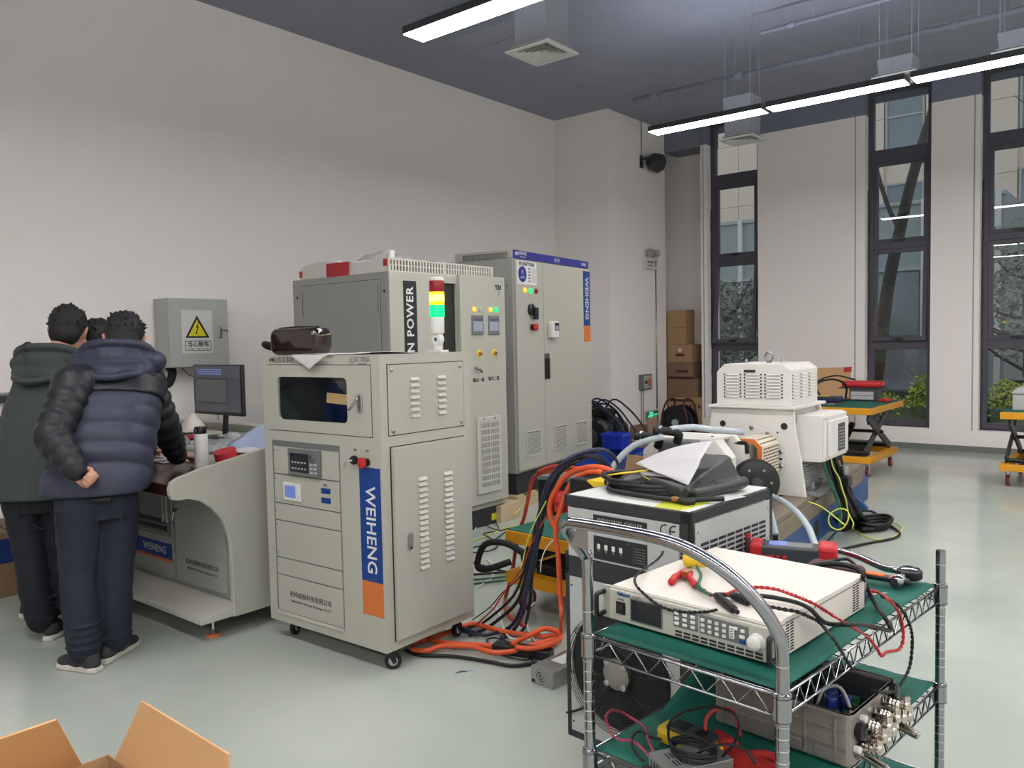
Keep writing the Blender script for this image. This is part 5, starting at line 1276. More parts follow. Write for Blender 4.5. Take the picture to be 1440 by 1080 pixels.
for a in (90, 57, 122, 15, -12, -35, 160, 200):
    x, z = .31+.222*math.cos(math.radians(a)), .258+.222*math.sin(math.radians(a))
    MB().lathe([(.016, -.004), (.016, -.012), (.010, -.016)], (x, 0, z), 'y', 12).build('bolt', 'steel', cv, auto=True)
for x, z, r_ in ((.085, .50, .023), (.548, .500, .025), (.13, .455, .007), (.50, .452, .007), (.02, .42, .006)):
    MB().cyl((x, -.003, z), (x, 0, z), r_, n=18).build('hole_plug', 'ink', fp)
b = MB(); b.ring([(p[0], p[1]) for p in circ(.045, .41, .030, 20)], [(p[0], p[1]) for p in circ(.045, .41, .025, 20)], 'y', -.006, 0); b.build('sight_glass', 'steel', fp)
MB().box(.505, -.006, .17, .54, -.004, .28).build('rating_plate', 'label_white', fp); MB().box(.508, -.007, .255, .537, -.006, .27).build('rating_text', 'ink', fp); MB().box(.518, -.007, .22, .528, -.006, .232).build('rating_text', 'ink', fp)
# louvred top box
tb = MB(); tb.prism([(.03, .640), (.59, .640), (.59, .90), (.53, .945), (.09, .945), (.03, .885)], 'y', .02, .62); tbo = tb.build('top_box', 'white_paint', t, bevel=.004)
lv0 = MB().hexa([(0, -.001, 0), (.10, -.001, 0), (.10, 0, .008), (0, 0, .008), (0, -.010, .001), (.10, -.010, .001), (.10, -.004, .008), (0, -.004, .008)])
lo = None; dot = None
for c_ in range(3):
    for r_ in range(8):
        x = .105+c_*.155; z = .70+r_*.0235
        if lo is None: lo = lv0.build('louvre', 'white_paint', tbo, loc=(x, .019, z)); MB().box(.104, .0185, .70, .2, .0195, .701)
        else: inst(lo, tbo, (x, .019, z))
        MBd = None
        for dx in (-.012, .112):
            if dot is None: dot = MB().cyl((0, -.001, 0), (0, .001, 0), .0068, n=8).build('perforation', 'ink', tbo, loc=(x+dx, .0195, z+.004))
            else: inst(dot, tbo, (x+dx, .0195, z+.004))
lo2 = None
for c_ in range(3):
    for r_ in range(8):
        y = .07+c_*.185; z = .695+r_*.0235
        if lo2 is None: lo2 = MB().hexa([(0, 0, 0), (.008, 0, .001), (.008, .13, .001), (0, .13, 0), (0, 0, .009), (.003, 0, .009), (.003, .13, .009), (0, .13, .009)]).build('louvre', 'white_paint', tbo, loc=(.59, y, z)); 
        else: inst(lo2, tbo, (.59, y, z))
        for dy in (-.014, .144):
            o = inst(dot, tbo, (.5905, y+dy, z+.004), (0, 0, PI/2))
MB().box(.245, .012, .885, .33, .019, .903).build('name_tag', 'ink', tbo)
eb = MB(); eb.tube([(.33+.03*math.cos(a), .30, .99+.035*math.sin(a)) for a in [2*PI*k/10 for k in range(10)]], .009, 7, 2, closed=True); eb.cyl((.33, .30, .943), (.33, .30, .96), .02, n=12); eb.build('lifting_eye', 'chrome', tbo, smooth=True)
for x in (.17, .45): MB().tube([(x-.012, .25, .945), (x, .25, .975), (x+.012, .25, .945)], .005, 6, 3).build('small_eye', 'steel', tbo, smooth=True)
# terminal box on the right
tm = MB().box(.60, .10, .24, .78, .66, .575).build('terminal_box', 'white_paint', t, bevel=.006)
MB().box(.78, .11, .25, .80, .65, .565).build('terminal_lid', 'white_paint', tm, bevel=.004)
MB().prism([(.16, .275), (.60, .275), (.60, .535), (.16, .535)], 'x', .80, .825).build('raised_cover', 'white_paint', tm, bevel=.006)
pl_ = MB().box(.825, .34, .30, .828, .50, .50).build('data_plate', 'dark_grey', tm)
for k in range(7): MB().box(.828, .355, .32+k*.024, .8285, .485, .326+k*.024).build('plate_text', 'light_grey', pl_)
for y in (.125, .635):
    for z in (.265, .55): MB().cyl((.80, y, z), (.803, y, z), .008, n=10).build('screw', 'steel', tm)
# finned motor under it
fn = MB().box(.585, .12, .06, .62, .60, .235).build('fin_housing', 'mid_grey', t)
for k in range(9): MB().hexa([(.62, .13, .062+k*.019), (.655, .13, .050+k*.019), (.655, .58, .050+k*.019), (.62, .58, .062+k*.019), (.62, .13, .068+k*.019), (.655, .13, .056+k*.019), (.655, .58, .056+k*.019), (.62, .58, .068+k*.019)]).build('cooling_fin', 'light_grey', fn)
b = MB(); b.box(.60, .06, .0, .78, .60, .028); b.build('mounting_foot', 'zinc', t, bevel=.004)
for y in (.12, .34): 
    q = MB(); q.box(.66, y, .028, .72, y+.12, .05); q.cyl((.69, y+.06, .05), (.69, y+.06, .085), .016, n=6); q.build('clamp', 'steel', t, bevel=.002)
MB().lathe([(.02, .19), (.035, .2), (.035, .235)], (.74, .62, 0), 'z', 14).build('cable_gland', 'navy_cable', t, auto=True)
MB().lathe([(.02, .10), (.028, .11), (.028, .18)], (.84, .45, 0), 'z', 14).build('hydraulic_fitting', 'steel', t, auto=True); MB().box(.80, .40, .03, .88, .5, .1).build('valve_block', 'black_plastic', t, bevel=.006)
# coupling guard: perforated peach box with orange edge
gd = MB(); gd.ring([(-.11, -.12), (.11, -.12), (.11, .08), (.06, .13), (-.06, .13), (-.11, .08)], [(-.105, -.115), (.105, -.115), (.105, .075), (.057, .125), (-.057, .125), (-.105, .075)], 'y', 0, .34)
gt = thing('coupling_guard', 'perforated cream coupling guard with an orange edge before the white machine', 'machine guard', (-2.27, 5.31, .665), .03)
gd.build('guard_shell', 'peach_guard', gt)
MB().ring([(-.115, -.12), (.115, -.12), (.115, .082), (.062, .135), (-.062, .135), (-.115, .082)], [(-.085, -.12), (.085, -.12), (.085, .07), (.05, .105), (-.05, .105), (-.085, .07)], 'y', -.012, .0).build('orange_rim', 'orange_plastic', gt)
hs = None
for r_ in range(8):
    for c_ in range(12):
        y = .03+c_*.026+(.013 if r_ % 2 else 0); z = -.105+r_*.023
        if hs is None: hs = MB().box(0, 0, 0, .0015, .0135, .010).build('perforation', 'ink', gt, loc=(.1105, y, z))
        else: inst(hs, gt, (.1105, y, z))
for r_ in range(2):
    for c_ in range(12):
        o = inst(hs, gt, (.095-r_*.025, .03+c_*.026, .0965+r_*.024), (0, -PI/4, 0))
MB().box(-.05, -.02, -.30, .05, .3, -.12).build('guard_stand', 'gap', gt)
MB().tube([(-.16, -.10, .10), (.02, -.12, .12), (.05, -.12, .11), (.055, -.12, .05)], .014, 8, 3).build('handle', 'black_matte', gt, smooth=True)
# black flywheel disc
t = thing('black_flywheel', 'black round disc with bolts standing before the white machine', 'flywheel', (-2.145, 5.18, .525), .15, rot=(0, .0, .62))
t.scale = (.88, .88, .88)
MB().lathe([(.03, -.02), (.16, -.02), (.172, -.01), (.172, .06), (.15, .065), (.03, .03)], (0, 0, 0), 'y', 36).build('disc', 'black_plastic', t, auto=True)
MB().lathe([(.168, -.015), (.178, -.01), (.178, .055), (.168, .06)], (0, 0, 0), 'y', 36).build('rim', 'black_matte', t, auto=True)
for k in range(6):
    a = PI*k/3; MB().cyl((.11*math.cos(a), -.032, .11*math.sin(a)), (.11*math.cos(a), -.018, .11*math.sin(a)), .009, n=8).build('bolt', 'steel', t)
MB().lathe([(.01, -.05), (.04, -.045), (.045, -.02)], (0, 0, 0), 'y', 16).build('hub', 'dark_grey', t, auto=True)
b = MB(); b.prism([(-.10, -.168), (.10, -.168), (.05, -.05), (-.05, -.05)], 'y', .07, .10); b.build('pedestal', 'zinc', t)
# test motor in its white bracket
t = thing('motor_bracket', 'white angled bracket frame holding the dark test motor', 'machine bracket', (-2.82, 4.86, .357), .04)
oc = [(0, 0), (.62, 0), (.62, .36), (.53, .475), (.10, .475), (.0, .38)]; ic = [(.10, .0), (.50, .0), (.50, .33), (.45, .395), (.15, .395), (.10, .33)]
MB().ring(oc, ic, 'y', 0, .12).build('front_frame', 'white_paint', t, bevel=.004)
MB().ring(oc, ic, 'y', .30, .36).build('rear_frame', 'white_paint', t, bevel=.004)
MB().box(.12, .12, .455, .50, .30, .472).build('top_plate', 'white_paint', t, bevel=.003)
for x, y in ((.2, .2), (.42, .2)): MB().cyl((x, y, .472), (x, y, .478), .009, n=8).build('bolt', 'ink', t)
MB().box(.0, -.20, .0, .62, .40, .02).build('foot_plate', 'zinc', t)
t = thing('test_motor', 'dark rounded motor under test behind the papers, with hose elbows', 'motor', (-2.51, 4.80, .585), .04)
MB().lathe([(.04, -.24), (.14, -.235), (.185, -.20), (.19, -.02), (.19, .32), (.1, .34)], (0, 0, 0), 'y', 32).build('housing', 'dark_grey', t, auto=True)
MB().box(-.14, -.05, .13, .12, .10, .245).build('connection_box', 'mid_grey', t, bevel=.02)
b = MB(); b.cyl((-.25, -.24, -.22), (.20, -.24, -.22), .012, n=6); b.build('mount_rod', 'steel', t)
for i_, (x, z) in enumerate(((-.12, .25), (.02, .29))):
    e = MB(); e.tube([(x, -.08, z-.05), (x+.02, -.10, z+.01), (x-.05, -.16, z+.03), (x-.11, -.2, z+.03)], .028, 10, 4); e.build('hose_elbow', 'black_rubber', t, smooth=True)
    MB().lathe([(.03, -.009), (.034, 0), (.03, .009)], (x-.07, -.17, z+.03), 'x', 16).build('hose_clamp', 'label_white', t, auto=True)
MB().lathe([(.03, -.02), (.03, .02)], (.10, .02, .16), 'z', 14).build('yellow_cap', 'yellow_plastic', t)
cable('white_hose', 'thick white hose arching from the motor elbow behind the chiller', 'hose', [(-2.53, 4.62, .87), (-2.62, 4.58, .845), (-2.72, 4.55, .80), (-2.80, 4.5, .71), (-2.86, 4.46, .58), (-2.9, 4.4, .3), (-2.88, 4.3, .03)], .021, 'hose_clear', 12, 5)
cable('white_hose', 'short pale hose lying over the top of the test motor', 'hose', [(-2.50, 4.66, .915), (-2.42, 4.8, .92), (-2.32, 4.9, .90), (-2.2, 5.1, .87)], .021, 'hose_clear', 12, 5)

# ================================================================ scissor lift tables
def lift_table(label, loc, rz, W, L, zt, wheel_r=.055, tilt=None, group='yellow scissor lift tables'):
    t = thing('lift_table', label, 'lift table', loc, rz, group)
    th = .075
    MB().box(-W, 0, zt-th, 0, L, zt-.006).build('table_top', 'yellow_paint', t, bevel=.005)
    MB().box(-W+.008, .008, zt-.006, -.008, L-.008, zt).build('rubber_mat', 'mat_green', t, bevel=.002)
    b = MB(); z0, z1 = wheel_r*2+.045, wheel_r*2+.11; L2 = L*.82
    fr = MB(); fr.ring(rect_like(-W, 0, 0, L2), rect_like(-W+.07, .07, -.07, L2-.07), 'z', z0, z1); fr.build('base_frame', 'yellow_paint', t, bevel=.004)
    for x in (-W+.03, -.10):
        for (a, c) in (((.10, z1), (L2-.12, zt-th)), ((L2-.12, z1), (.10, zt-th))):
            d = Vector((c[0]-a[0], c[1]-a[1])).normalized()*.0; s_ = MB(); nx, nz = -(c[1]-a[1]), c[0]-a[0]; q = math.hypot(nx, nz); nx, nz = nx/q*.042, nz/q*.042
            xo = x+(.0 if a[0] < c[0] else .028)
            s_.prism([(a[0]-nx, a[1]-nz+.03), (a[0]+nx, a[1]+nz+.03), (c[0]+nx, c[1]+nz-.03), (c[0]-nx, c[1]-nz-.03)], 'x', xo, xo+.022); s_.build('scissor_arm', 'dark_grey', t, bevel=.006)
    mz = (z1+zt-th)/2; MB().cyl((-W+.02, L2*.5, mz), (-.02, L2*.5, mz), .018, n=12).build('pivot_axle', 'black_plastic', t)
    for y in (.12, L2-.14): MB().cyl((-W+.04, y, z1+.03), (-.05, y, z1+.03), .022, n=12).build('roller_axle', 'black_plastic', t)
    MB().tube([(-W*.5, .15, z1+.03), (-W*.5, L2*.55, mz+.06)], .035, 12, 1).build('hydraulic_ram', 'black_matte', t, smooth=True)
    MB().box(-W*.75, .1, z0+.01, -W*.25, L2*.6, z1+.05).build('pump_housing', 'black_matte', t, bevel=.01)
    for x in (-W+.06, -.06):
        for y in (.09, L2-.09): caster(t, (x, y, 0), wheel_r, 0, 'wheel_red', 'steel', 'light_grey', z0)
    return t
lift_table('yellow scissor lift table with a green mat and a red toolbox, by the second window', (-2.40, 8.78, 0), 0.0, .72, 1.30, .742)
lift_table('yellow scissor lift table cut by the right edge, carrying a pale grey box', (-.60, 9.0, 0), 0.0, .68, 1.25, .735)
lt = lift_table('small yellow lift table with a push handle, cables hanging over it, left of the chiller', (-2.28, 3.35, 0), -.05, .56, .80, .47, .062)
# its handle
MB().tube([(-.50, -.02, .30), (-.60, -.10, .26), (-.66, -.12, .27), (-.62, -.10, .39), (-.50, -.06, .41), (-.40, -.02, .36)], .018, 8, 4).build('push_handle', 'black_matte', lt, smooth=True)
# things on the far table
t = thing('tool_case', 'red rounded tool case on a grey battery box on the far lift table', 'tool case', (-2.97, 9.75, .892), .1)
b = MB(); b.prism(rrect(-.02, -.05, .42, .20, .05), 'z', 0, .075); b.build('shell', 'red_plastic', t, bevel=.03, seg=3)
MB().box(-.05, -.06, -.012, .45, .21, .0).build('base_rim', 'dark_grey', t, bevel=.004)
t = thing('battery_box', 'grey rectangular box under the red tool case', 'box', (-2.89, 9.70, .744), .1)
MB().box(0, 0, 0, .31, .25, .132).build('body', 'dark_grey', t, bevel=.005); MB().box(.015, -.002, .015, .26, 0, .105).build('label_face', 'light_grey', t); MB().box(.015, -.003, .055, .26, -.002, .062).build('label_line', 'mid_grey', t)
t = thing('blue_instrument', 'dark blue instrument lying on a grey base on the far lift table', 'instrument', (-3.09, 8.95, .744), .0)
MB().box(0, 0, .025, .30, .22, .09).build('body', 'navy_cable', t, bevel=.02); MB().box(-.04, -.03, 0, .28, .25, .022).build('base', 'mid_grey', t, bevel=.004); MB().box(.06, .06, .09, .18, .16, .093).build('label', 'yellow_sticker', t)
t = thing('red_pouch', 'small orange red pouch at the right end of the far lift table', 'pouch', (-2.56, 9.62, .744), -.1)
b = MB(); b.prism([(0, 0), (.10, -.02), (.13, .10), (.02, .13)], 'z', 0, .035); b.build('body', 'red_plastic', t, bevel=.012); MB().box(.03, .03, .035, .09, .08, .037).build('tag', 'orange_plastic', t)
cable('coiled_lead', 'black lead arching over the items on the far lift table', 'cable', [(-3.1, 9.2, .85), (-3.12, 9.3, .96), (-3.0, 9.45, 1.0), (-2.9, 9.6, .93), (-2.93, 9.7, .77)], .012, 'black_rubber')
cable('coiled_lead', 'black lead looping behind the blue instrument', 'cable', [(-3.1, 9.4, .76), (-3.2, 9.5, .95), (-3.05, 9.7, 1.03), (-2.85, 9.8, .98)], .010, 'black_rubber')
cable('thin_lead', 'thin dark lead lying across the mat of the far lift table', 'cable', [(-2.96, 9.3, .755), (-2.9, 9.5, .756), (-2.8, 9.66, .757), (-2.62, 9.55, .757)], .007, 'black_rubber')
t = thing('leaning_board', 'beige board with a red corner leaning behind the far lift table', 'board', (-4.0, 10.55, 0), .0)
MB().hexa([(0, 0, 0), (.80, -.0, 0), (.80, .02, 0), (0, .02, 0), (0, .25, 1.06), (.80, .25, 1.09), (.80, .27, 1.09), (0, .27, 1.06)]).build('panel', 'cardboard_bright', t); MB().hexa([(.72, .226, 1.02), (.803, .228, 1.03), (.803, .275, 1.03), (.72, .275, 1.02), (.72, .242, 1.087), (.803, .244, 1.093), (.803, .275, 1.093), (.72, .275, 1.087)]).build('red_corner', 'red_tape', t)
t = thing('grey_case', 'pale grey lidded box on the right-hand lift table', 'box', (-1.20, 9.18, .737), .0)
MB().box(0, 0, 0, .45, .4, .16).build('body', 'light_grey', t, bevel=.005); MB().prism([(-.015, .16), (.465, .16), (.42, .215), (.03, .215)], 'y', -.012, .41).build('lid', 'light_grey', t, bevel=.004)
# boxes on and behind the small table
t = thing('black_junction_case', 'large black case standing on the floor behind the small lift table', 'case', (-3.30, 4.28, 0), .05)
MB().box(0, 0, 0, .27, .30, .57).build('body', 'black_plastic', t, bevel=.01); MB().box(-.005, -.005, .57, .275, .305, .60).build('lid', 'mid_grey', t, bevel=.006); MB().box(.05, -.003, .50, .22, 0, .502).build('edge_line', 'dark_grey', t)
t = thing('black_power_box', 'black box with hazard-yellow corner strips between small table and chiller', 'power box', (-2.03, 2.86, .0), -.075)
MB().box(0, 0, .30, .27, .30, .90).build('body', 'black_matte', t, bevel=.006); MB().box(.03, .03, 0, .24, .27, .30).build('stand', 'black_matte', t)
MB().prism([(.10, .90), (.24, .90), (.27, .79)], 'y', -.004, -.001).build('hazard_stripe', 'hazard_yellow', t); MB().prism([(.15, .73), (.27, .61), (.27, .51), (.20, .47)], 'y', -.004, -.001).build('hazard_stripe', 'hazard_yellow', t); MB().box(.10, .0, .90, .26, .29, .903).build('hazard_stripe', 'hazard_yellow', t)
t = thing('red_plug', 'red industrial plug hanging by the small lift table', 'plug', (-2.19, 3.02, .75), .3)
MB().lathe([(.02, -.05), (.034, -.04), (.034, .03), (.024, .05)], n=16).build('body', 'red_plastic', t, auto=True); MB().lathe([(.038, -.01), (.038, .006)], n=16).build('collar', 'red_lens', t, auto=True)
t = thing('fan_power_supply', 'silver power supply with a round fan grille on the floor by the chiller', 'power supply', (-2.165, 2.735, .0), -.08)
MB().box(0, 0, 0, .13, .34, .075).build('case', 'zinc', t, bevel=.002)
g = MB()
for r_ in (.010, .018, .026, .032): g.ring(circ(.055, .038, r_, 20), circ(.055, .038, r_-.003, 20), 'y', -.002, 0)
g.build('fan_grille', 'light_grey', t); MB().prism(circ(.055, .038, .034, 24), 'y', -.0008, 0).build('fan_opening', 'ink', t)
MB().box(.01, -.006, .008, .022, 0, .018).build('terminal', 'ink', t)
MB().box(.03, .1, .075, .10, .2, .0755).build('label', 'label_white', t)
t = thing('power_strip', 'black power strip lying among the orange cables', 'power strip', (-2.52, 2.88, .001), .25)
MB().box(0, 0, 0, .30, .07, .045).build('body', 'black_plastic', t, bevel=.006)
for k in range(4): MB().box(.03+k*.065, .02, .045, .06+k*.065, .05, .0465).build('socket', 'dark_grey', t)
paper('tape_scrap', 'small torn scrap of dark blue tape on the floor', 'tape scrap', lambda u, v: (-2.495+.04*u, 2.600+.062*u+.016*v, .002+.003*math.sin(u*6)), 'tape_blue', 6, 2, .001)
# ================================================================ industrial chiller
yaw = -.075; W, D, Z0, Z1 = .50, .545, .12, .97
P0 = Vector((-1.12-W*math.cos(yaw), 2.21-W*math.sin(yaw), 0))
t = thing('industrial_chiller', 'white chiller with dark grey edges, control label and big fan, behind the chrome cart', 'chiller', P0, yaw)
MB().box(.01, .01, Z0, W-.01, D-.01, Z1-.004).build('body', 'white_plastic', t)
f = MB()
fw = .020
for x0, x1 in ((0, fw), (W-.040, W)): f.box(x0, 0, Z0, x1, .016, .775 if x0 == 0 else Z1)
f.box(0, D-.02, Z0, fw, D, Z1); f.box(W-.02, D-.028, Z0, W, D, Z1)
f.box(W-.012, 0, Z0, W, .018, Z1)
f.box(0, 0, Z0, W, .016, Z0+.025); f.box(0, 0, .692, W, .017, .760); f.box(.0, 0, .932, W, .018, Z1)
f.box(W-.016, 0, Z0, W, D, Z0+.025); f.box(W-.016, 0, .936, W, D, Z1); f.box(0, D-.018, .936, W, D, Z1); f.box(0, 0, .936, .016, D, Z1)
f.box(0, 0, .692, .016, D, .760)
fo = f.build('frame', 'plinth', t, bevel=.003)
tp = MB().box(.012, .012, Z1-.006, W-.014, D-.014, Z1+.001).build('top_panel', 'white_plastic', t)
up = MB().box(.018, -.002, .762, W-.042, .012, .930).build('upper_front_panel', 'light_grey', t, bevel=.002)
lp = MB().ring(rect_like(.021, .147, W-.042, .690, 7), [(p[0], p[1]) for p in circ(.226, .402, .205, 32, PI/4)], 'y', -.002, .012) if False else None
o_ = MB(); n = 32
sq = []
for i in range(n):
    a = PI/4+2*PI*i/n; c_, s_ = math.cos(a), math.sin(a); k = 1/max(abs(c_), abs(s_)); sq.append((.2395+.2185*c_*k, .4185+.2715*s_*k))
o_.ring(sq, circ(.226, .402, .200, n, PI/4), 'y', -.002, .012); lp = o_.build('lower_front_panel', 'light_grey', t)
fd = MB().prism(circ(.226, .402, .205, 32), 'y', .006, .0095).build('fan_shroud', 'ink', lp)
fan = MB(); 
for k in range(5):
    a = 2*PI*k/5; v = []
    for r_, tw in ((.055, .5), (.12, .35), (.185, .2)):
        for s_ in (-1, 1): v.append((.226+r_*math.cos(a+s_*tw), .0+.004*s_, .402+r_*math.sin(a+s_*tw)))
    fan.add(v, [(0, 1, 3, 2), (2, 3, 5, 4)])
fan.build('fan_blades', 'black_plastic', lp)
hub = MB().lathe([(.052, -.006), (.052, -.020), (.044, -.026), (.01, -.027)], (.226, 0, .402), 'y', 24).build('fan_motor', 'cast_alu', lp, auto=True)
for k in range(4):
    a = PI/4+k*PI/2; MB().lathe([(.011, -.005), (.011, -.028), (.007, -.031)], (.226+.048*math.cos(a), 0, .402+.048*math.sin(a)), 'y', 12).build('motor_bolt', 'steel', lp, auto=True)
g = MB()
for k in range(17):
    r_ = .060+k*.0088; g.tube([(.226+r_*math.cos(a), -.030+.00*(k), .402+r_*math.sin(a)) for a in [2*PI*j/28 for j in range(28)]], .0013, 4, 1, closed=True)
for k in range(8):
    a = 2*PI*k/8+.2; g.tube([(.226+.055*math.cos(a), -.028, .402+.055*math.sin(a)), (.226+.198*math.cos(a), -.029, .402+.198*math.sin(a)), (.226+.206*math.cos(a), -.004, .402+.206*math.sin(a))], .0022, 5, 1, smooth=False)
gg = g.build('fan_guard', 'black_plastic', lp, smooth=True); gg['kind'] = 'stuff'
for i, (z0, z1) in enumerate(((.872, .919), (.770, .848))):
    lb = MB().box(.129, -.0035, z0, .343, -.002, z1).build('control_label', 'ink', up)
    if i == 0: text('INDUSTRIAL CHILLER', .0165, 'light_grey', lb, (.236, -.004, .903), space=1.15)
    else:
        for k in range(4):
            m2 = MB().box(.145+k*.030, -.005, .806, .157+k*.030, -.0035, .822).build('rocker_switch', 'white_plastic', lb); MB().prism([(.145+k*.030, .806), (.157+k*.030, .806), (.151+k*.030, .793)], 'y', -.0045, -.0035).build('switch_mark', 'mid_grey', lb)
        MB().box(.262, -.0045, .836, .276, -.0035, .842).build('green_lamp', 'green_cable', lb)
        MB().box(.290, -.0042, .775, .2907, -.0035, .84).build('label_line', 'mid_grey', lb)
        for k in range(6): MB().box(.297, -.0042, .783+k*.009, .337, -.0035, .785+k*.009).build('label_line', 'mid_grey', lb)
q = MB()
def arc(cx_, cz, r, a0, a1, th): 
    n_ = 14; o = [(cx_+r*math.cos(a0+(a1-a0)*i/n_), cz+r*math.sin(a0+(a1-a0)*i/n_)) for i in range(n_+1)]; i_ = [(cx_+(r-th)*math.cos(a0+(a1-a0)*i/n_), cz+(r-th)*math.sin(a0+(a1-a0)*i/n_)) for i in range(n_+1)]
    return o+i_[::-1]
q.prism(arc(.411, .905, .020, math.radians(75), math.radians(285), .0042), 'y', -.0032, -.002); q.prism(arc(.444, .905, .020, math.radians(75), math.radians(285), .0042), 'y', -.0032, -.002); q.prism([(.424, .903), (.446, .903), (.446, .907), (.424, .907)], 'y', -.0032, -.002)
q.build('ce_mark', 'ink', up)
for x, z in ((.03, .66), (.03, .18)): MB().cyl((x, -.004, z), (x, -.002, z), .0035, n=8).build('screw', 'gap', lp)
# right side: sheet with ventilation slots
sp = MB().box(W, .022, .15, W+.003, .513, .933).build('side_panel', 'light_grey', t)
slot = None
for r_ in range(14):
    for c_ in range(8):
        y = .052+c_*.0548; z = .858-r_*.0165
        if slot is None: slot = MB().box(.0022, 0, 0, .0036, .047, .0095).build('vent_slot', 'ink', sp, loc=(W, y, z))
        else:
            inst(slot, sp, (W, y, z))
for y in (.035, .50):
    for z in (.80, .905): MB().cyl((W+.003, y, z), (W+.005, y, z), .0045, n=8).build('screw', 'steel', sp)
for x in (.05, W-.05):
    for y in (.06, D-.06): caster(t, (x, y, 0), .042, .4, 'wheel_red', 'light_grey', 'black_plastic', Z0)
MB().tube([(.0, -.004, .20), (.05, -.006, .225), (.12, -.01, .27), (.16, -.008, .30)], .0045, 6, 3).build('power_lead', 'black_rubber', t, smooth=True)
st = MB().prism([(.36, .012), (.455, .012), (.468, .175), (.40, .195), (.33, .13)], 'z', Z1+.001, Z1+.0018).build('warning_sticker', 'yellow_sticker', t)
ZT = Z1+.002
cu, cv_ = math.cos(yaw), math.sin(yaw)
def cw(x, y, z=0): return (P0.x+x*cu-y*cv_, P0.y+x*cv_+y*cu, ZT+z)
b = MB(); pts = []
for k in range(46):
    a = 2*PI*k/12; rr = 1-.055*math.sin(k*1.7); pts.append(cw(.215+.205*rr*math.cos(a)+.01*math.sin(k), .265+.135*rr*math.sin(a), .011+.0095*(k//12)+.003*math.sin(k*2.1)))
b.tube(pts, .0088, 8, 4); b.tube([cw(.38, .10, .010), cw(.43, .085, .010), cw(.455, .10, .012)], .0088, 8, 4)
tag(b.build('cable_coil', 'black_rubber', smooth=True), 'thick black cable coiled on top of the chiller', 'cable')
cable('cable_tail', 'black cable end running under the black tool bag on the chiller', 'cable', [cw(.02, .33, .012), cw(.10, .12, .012), cw(.25, .085, .011), cw(.40, .10, .011), cw(.50, .20, .012)], .0085, 'black_rubber')
# tool bag: soft black bag fallen open, cream lining
t = thing('tool_bag', 'black tool bag with cream lining and yellow trim fallen open on the chiller', 'bag', cw(0, 0, .001), yaw)
b = MB()
b.hexa([(.19, .23, .004), (.385, .125, .004), (.455, .44, .004), (.11, .48, .004), (.20, .25, .050), (.385, .135, .036), (.405, .42, .118), (.12, .45, .112)])
b.tube([(.20, .22, .03), (.30, .17, .034), (.40, .13, .028)], .022, 10, 4); b.tube([(.41, .16, .02), (.44, .30, .025), (.455, .43, .03)], .020, 10, 4)
bb = organic(b, 'bag_body', 'bag_black', t, .006, 4)
MB().sheet(lambda u, v: (.07+.20*u, .19+.16*v+.02*u, .012+.034*(1-abs(2*v-1))+.01*u), 8, 6, .004).build('side_flap', 'bag_black', t, smooth=True, fix=False)
MB().sheet(lambda u, v: (.058+.09*u+.02*v, .172+.05*u+.05*v, .046+.014*u+.004*v), 6, 4, .004).build('yellow_trim', 'hazard_yellow', t, smooth=True, fix=False)
MB().sheet(lambda u, v: (.058+.022*v, .170+.012*v, .010+.036*u*(1-v*.9)), 3, 3, .004).build('yellow_trim', 'hazard_yellow', t, fix=False)
MB().sheet(lambda u, v: (.185+.155*u, .20-.045*u+.03*v, .058-.044*u-.03*v*(1-u)), 6, 5, .003).build('lining', 'bag_inside', t, smooth=True, fix=False)
MB().sheet(lambda u, v: (.155+.15*u, .235-.08*u+.03*v, .018+.012*v), 6, 4, .003).build('lining', 'bag_inside', t, smooth=True, fix=False)
b = MB(); b.tube([(.33, .17, .02), (.355, .14, .018), (.38, .13, .016), (.40, .10, .010)], .011, 7, 4); b.build('buckle_strap', 'black_matte', t, smooth=True)
MB().box(.375, .085, .006, .40, .105, .020).build('buckle', 'brass', t, bevel=.003); MB().cyl((.383, .327, .072), (.397, .325, .076), .013, n=18).build('yellow_button', 'hazard_yellow', t)
MB().box(.33, .44, .098, .38, .455, .112).build('bag_handle', 'ink', t, bevel=.004)
BL = lambda P, Q, R_, S_, u, v: tuple((P[i]*(1-u)+Q[i]*u)*(1-v)+(S_[i]*(1-u)+R_[i]*u)*v for i in range(3))
def folded(u, v):
    p = BL((.088, .30, .066), (.369, .362, .156), (.40, .15, .050), (.215, .225, .062), u, v)
    return cw(p[0], p[1], p[2]+.010+.018*math.sin(PI*u)*(1-v)-.018*abs(v-.55)*(1 if v > .55 else .3)*u+.012*max(0, u-.2)*(v < .55))
paper('drawing_sheet', 'large white folded paper sheet draped over the black tool bag', 'paper', folded, 'paper', 16, 12, .001)
paper('drawing_sheet', 'smaller white sheet showing under the left end of the large folded one', 'paper', lambda u, v: cw(.10+.16*u+.05*v, .30-.05*u-.05*v, .052+.012*u-.004*v), 'paper', 8, 6, .001)
paper('manual_sheet', 'printed white sheet lying flat at the right edge of the chiller top', 'paper', lambda u, v: cw(.375+.115*u+.02*v, .185+.125*v+.02*u, .0022+.002*math.sin(u*5)), 'paper', 6, 6)
t = thing('rolled_film', 'clear plastic film roll lying on the rear of the chiller top', 'plastic wrap', cw(.40, .40, .018), yaw)
MB().lathe([(.055, -.006), (.068, 0), (.055, .006)], (0, 0, 0), 'z', 24).build('outer_turn', 'film', t, auto=True); MB().lathe([(.035, -.006), (.048, .002), (.035, .006)], (0, 0, 0), 'z', 24).build('inner_turn', 'mid_grey', t, auto=True)
MB().tube([(-.09, -.05, -.012), (-.02, -.035, .0), (.02, -.07, -.01)], .002, 5, 4).build('wire_tie', 'white_wire', t, smooth=True)

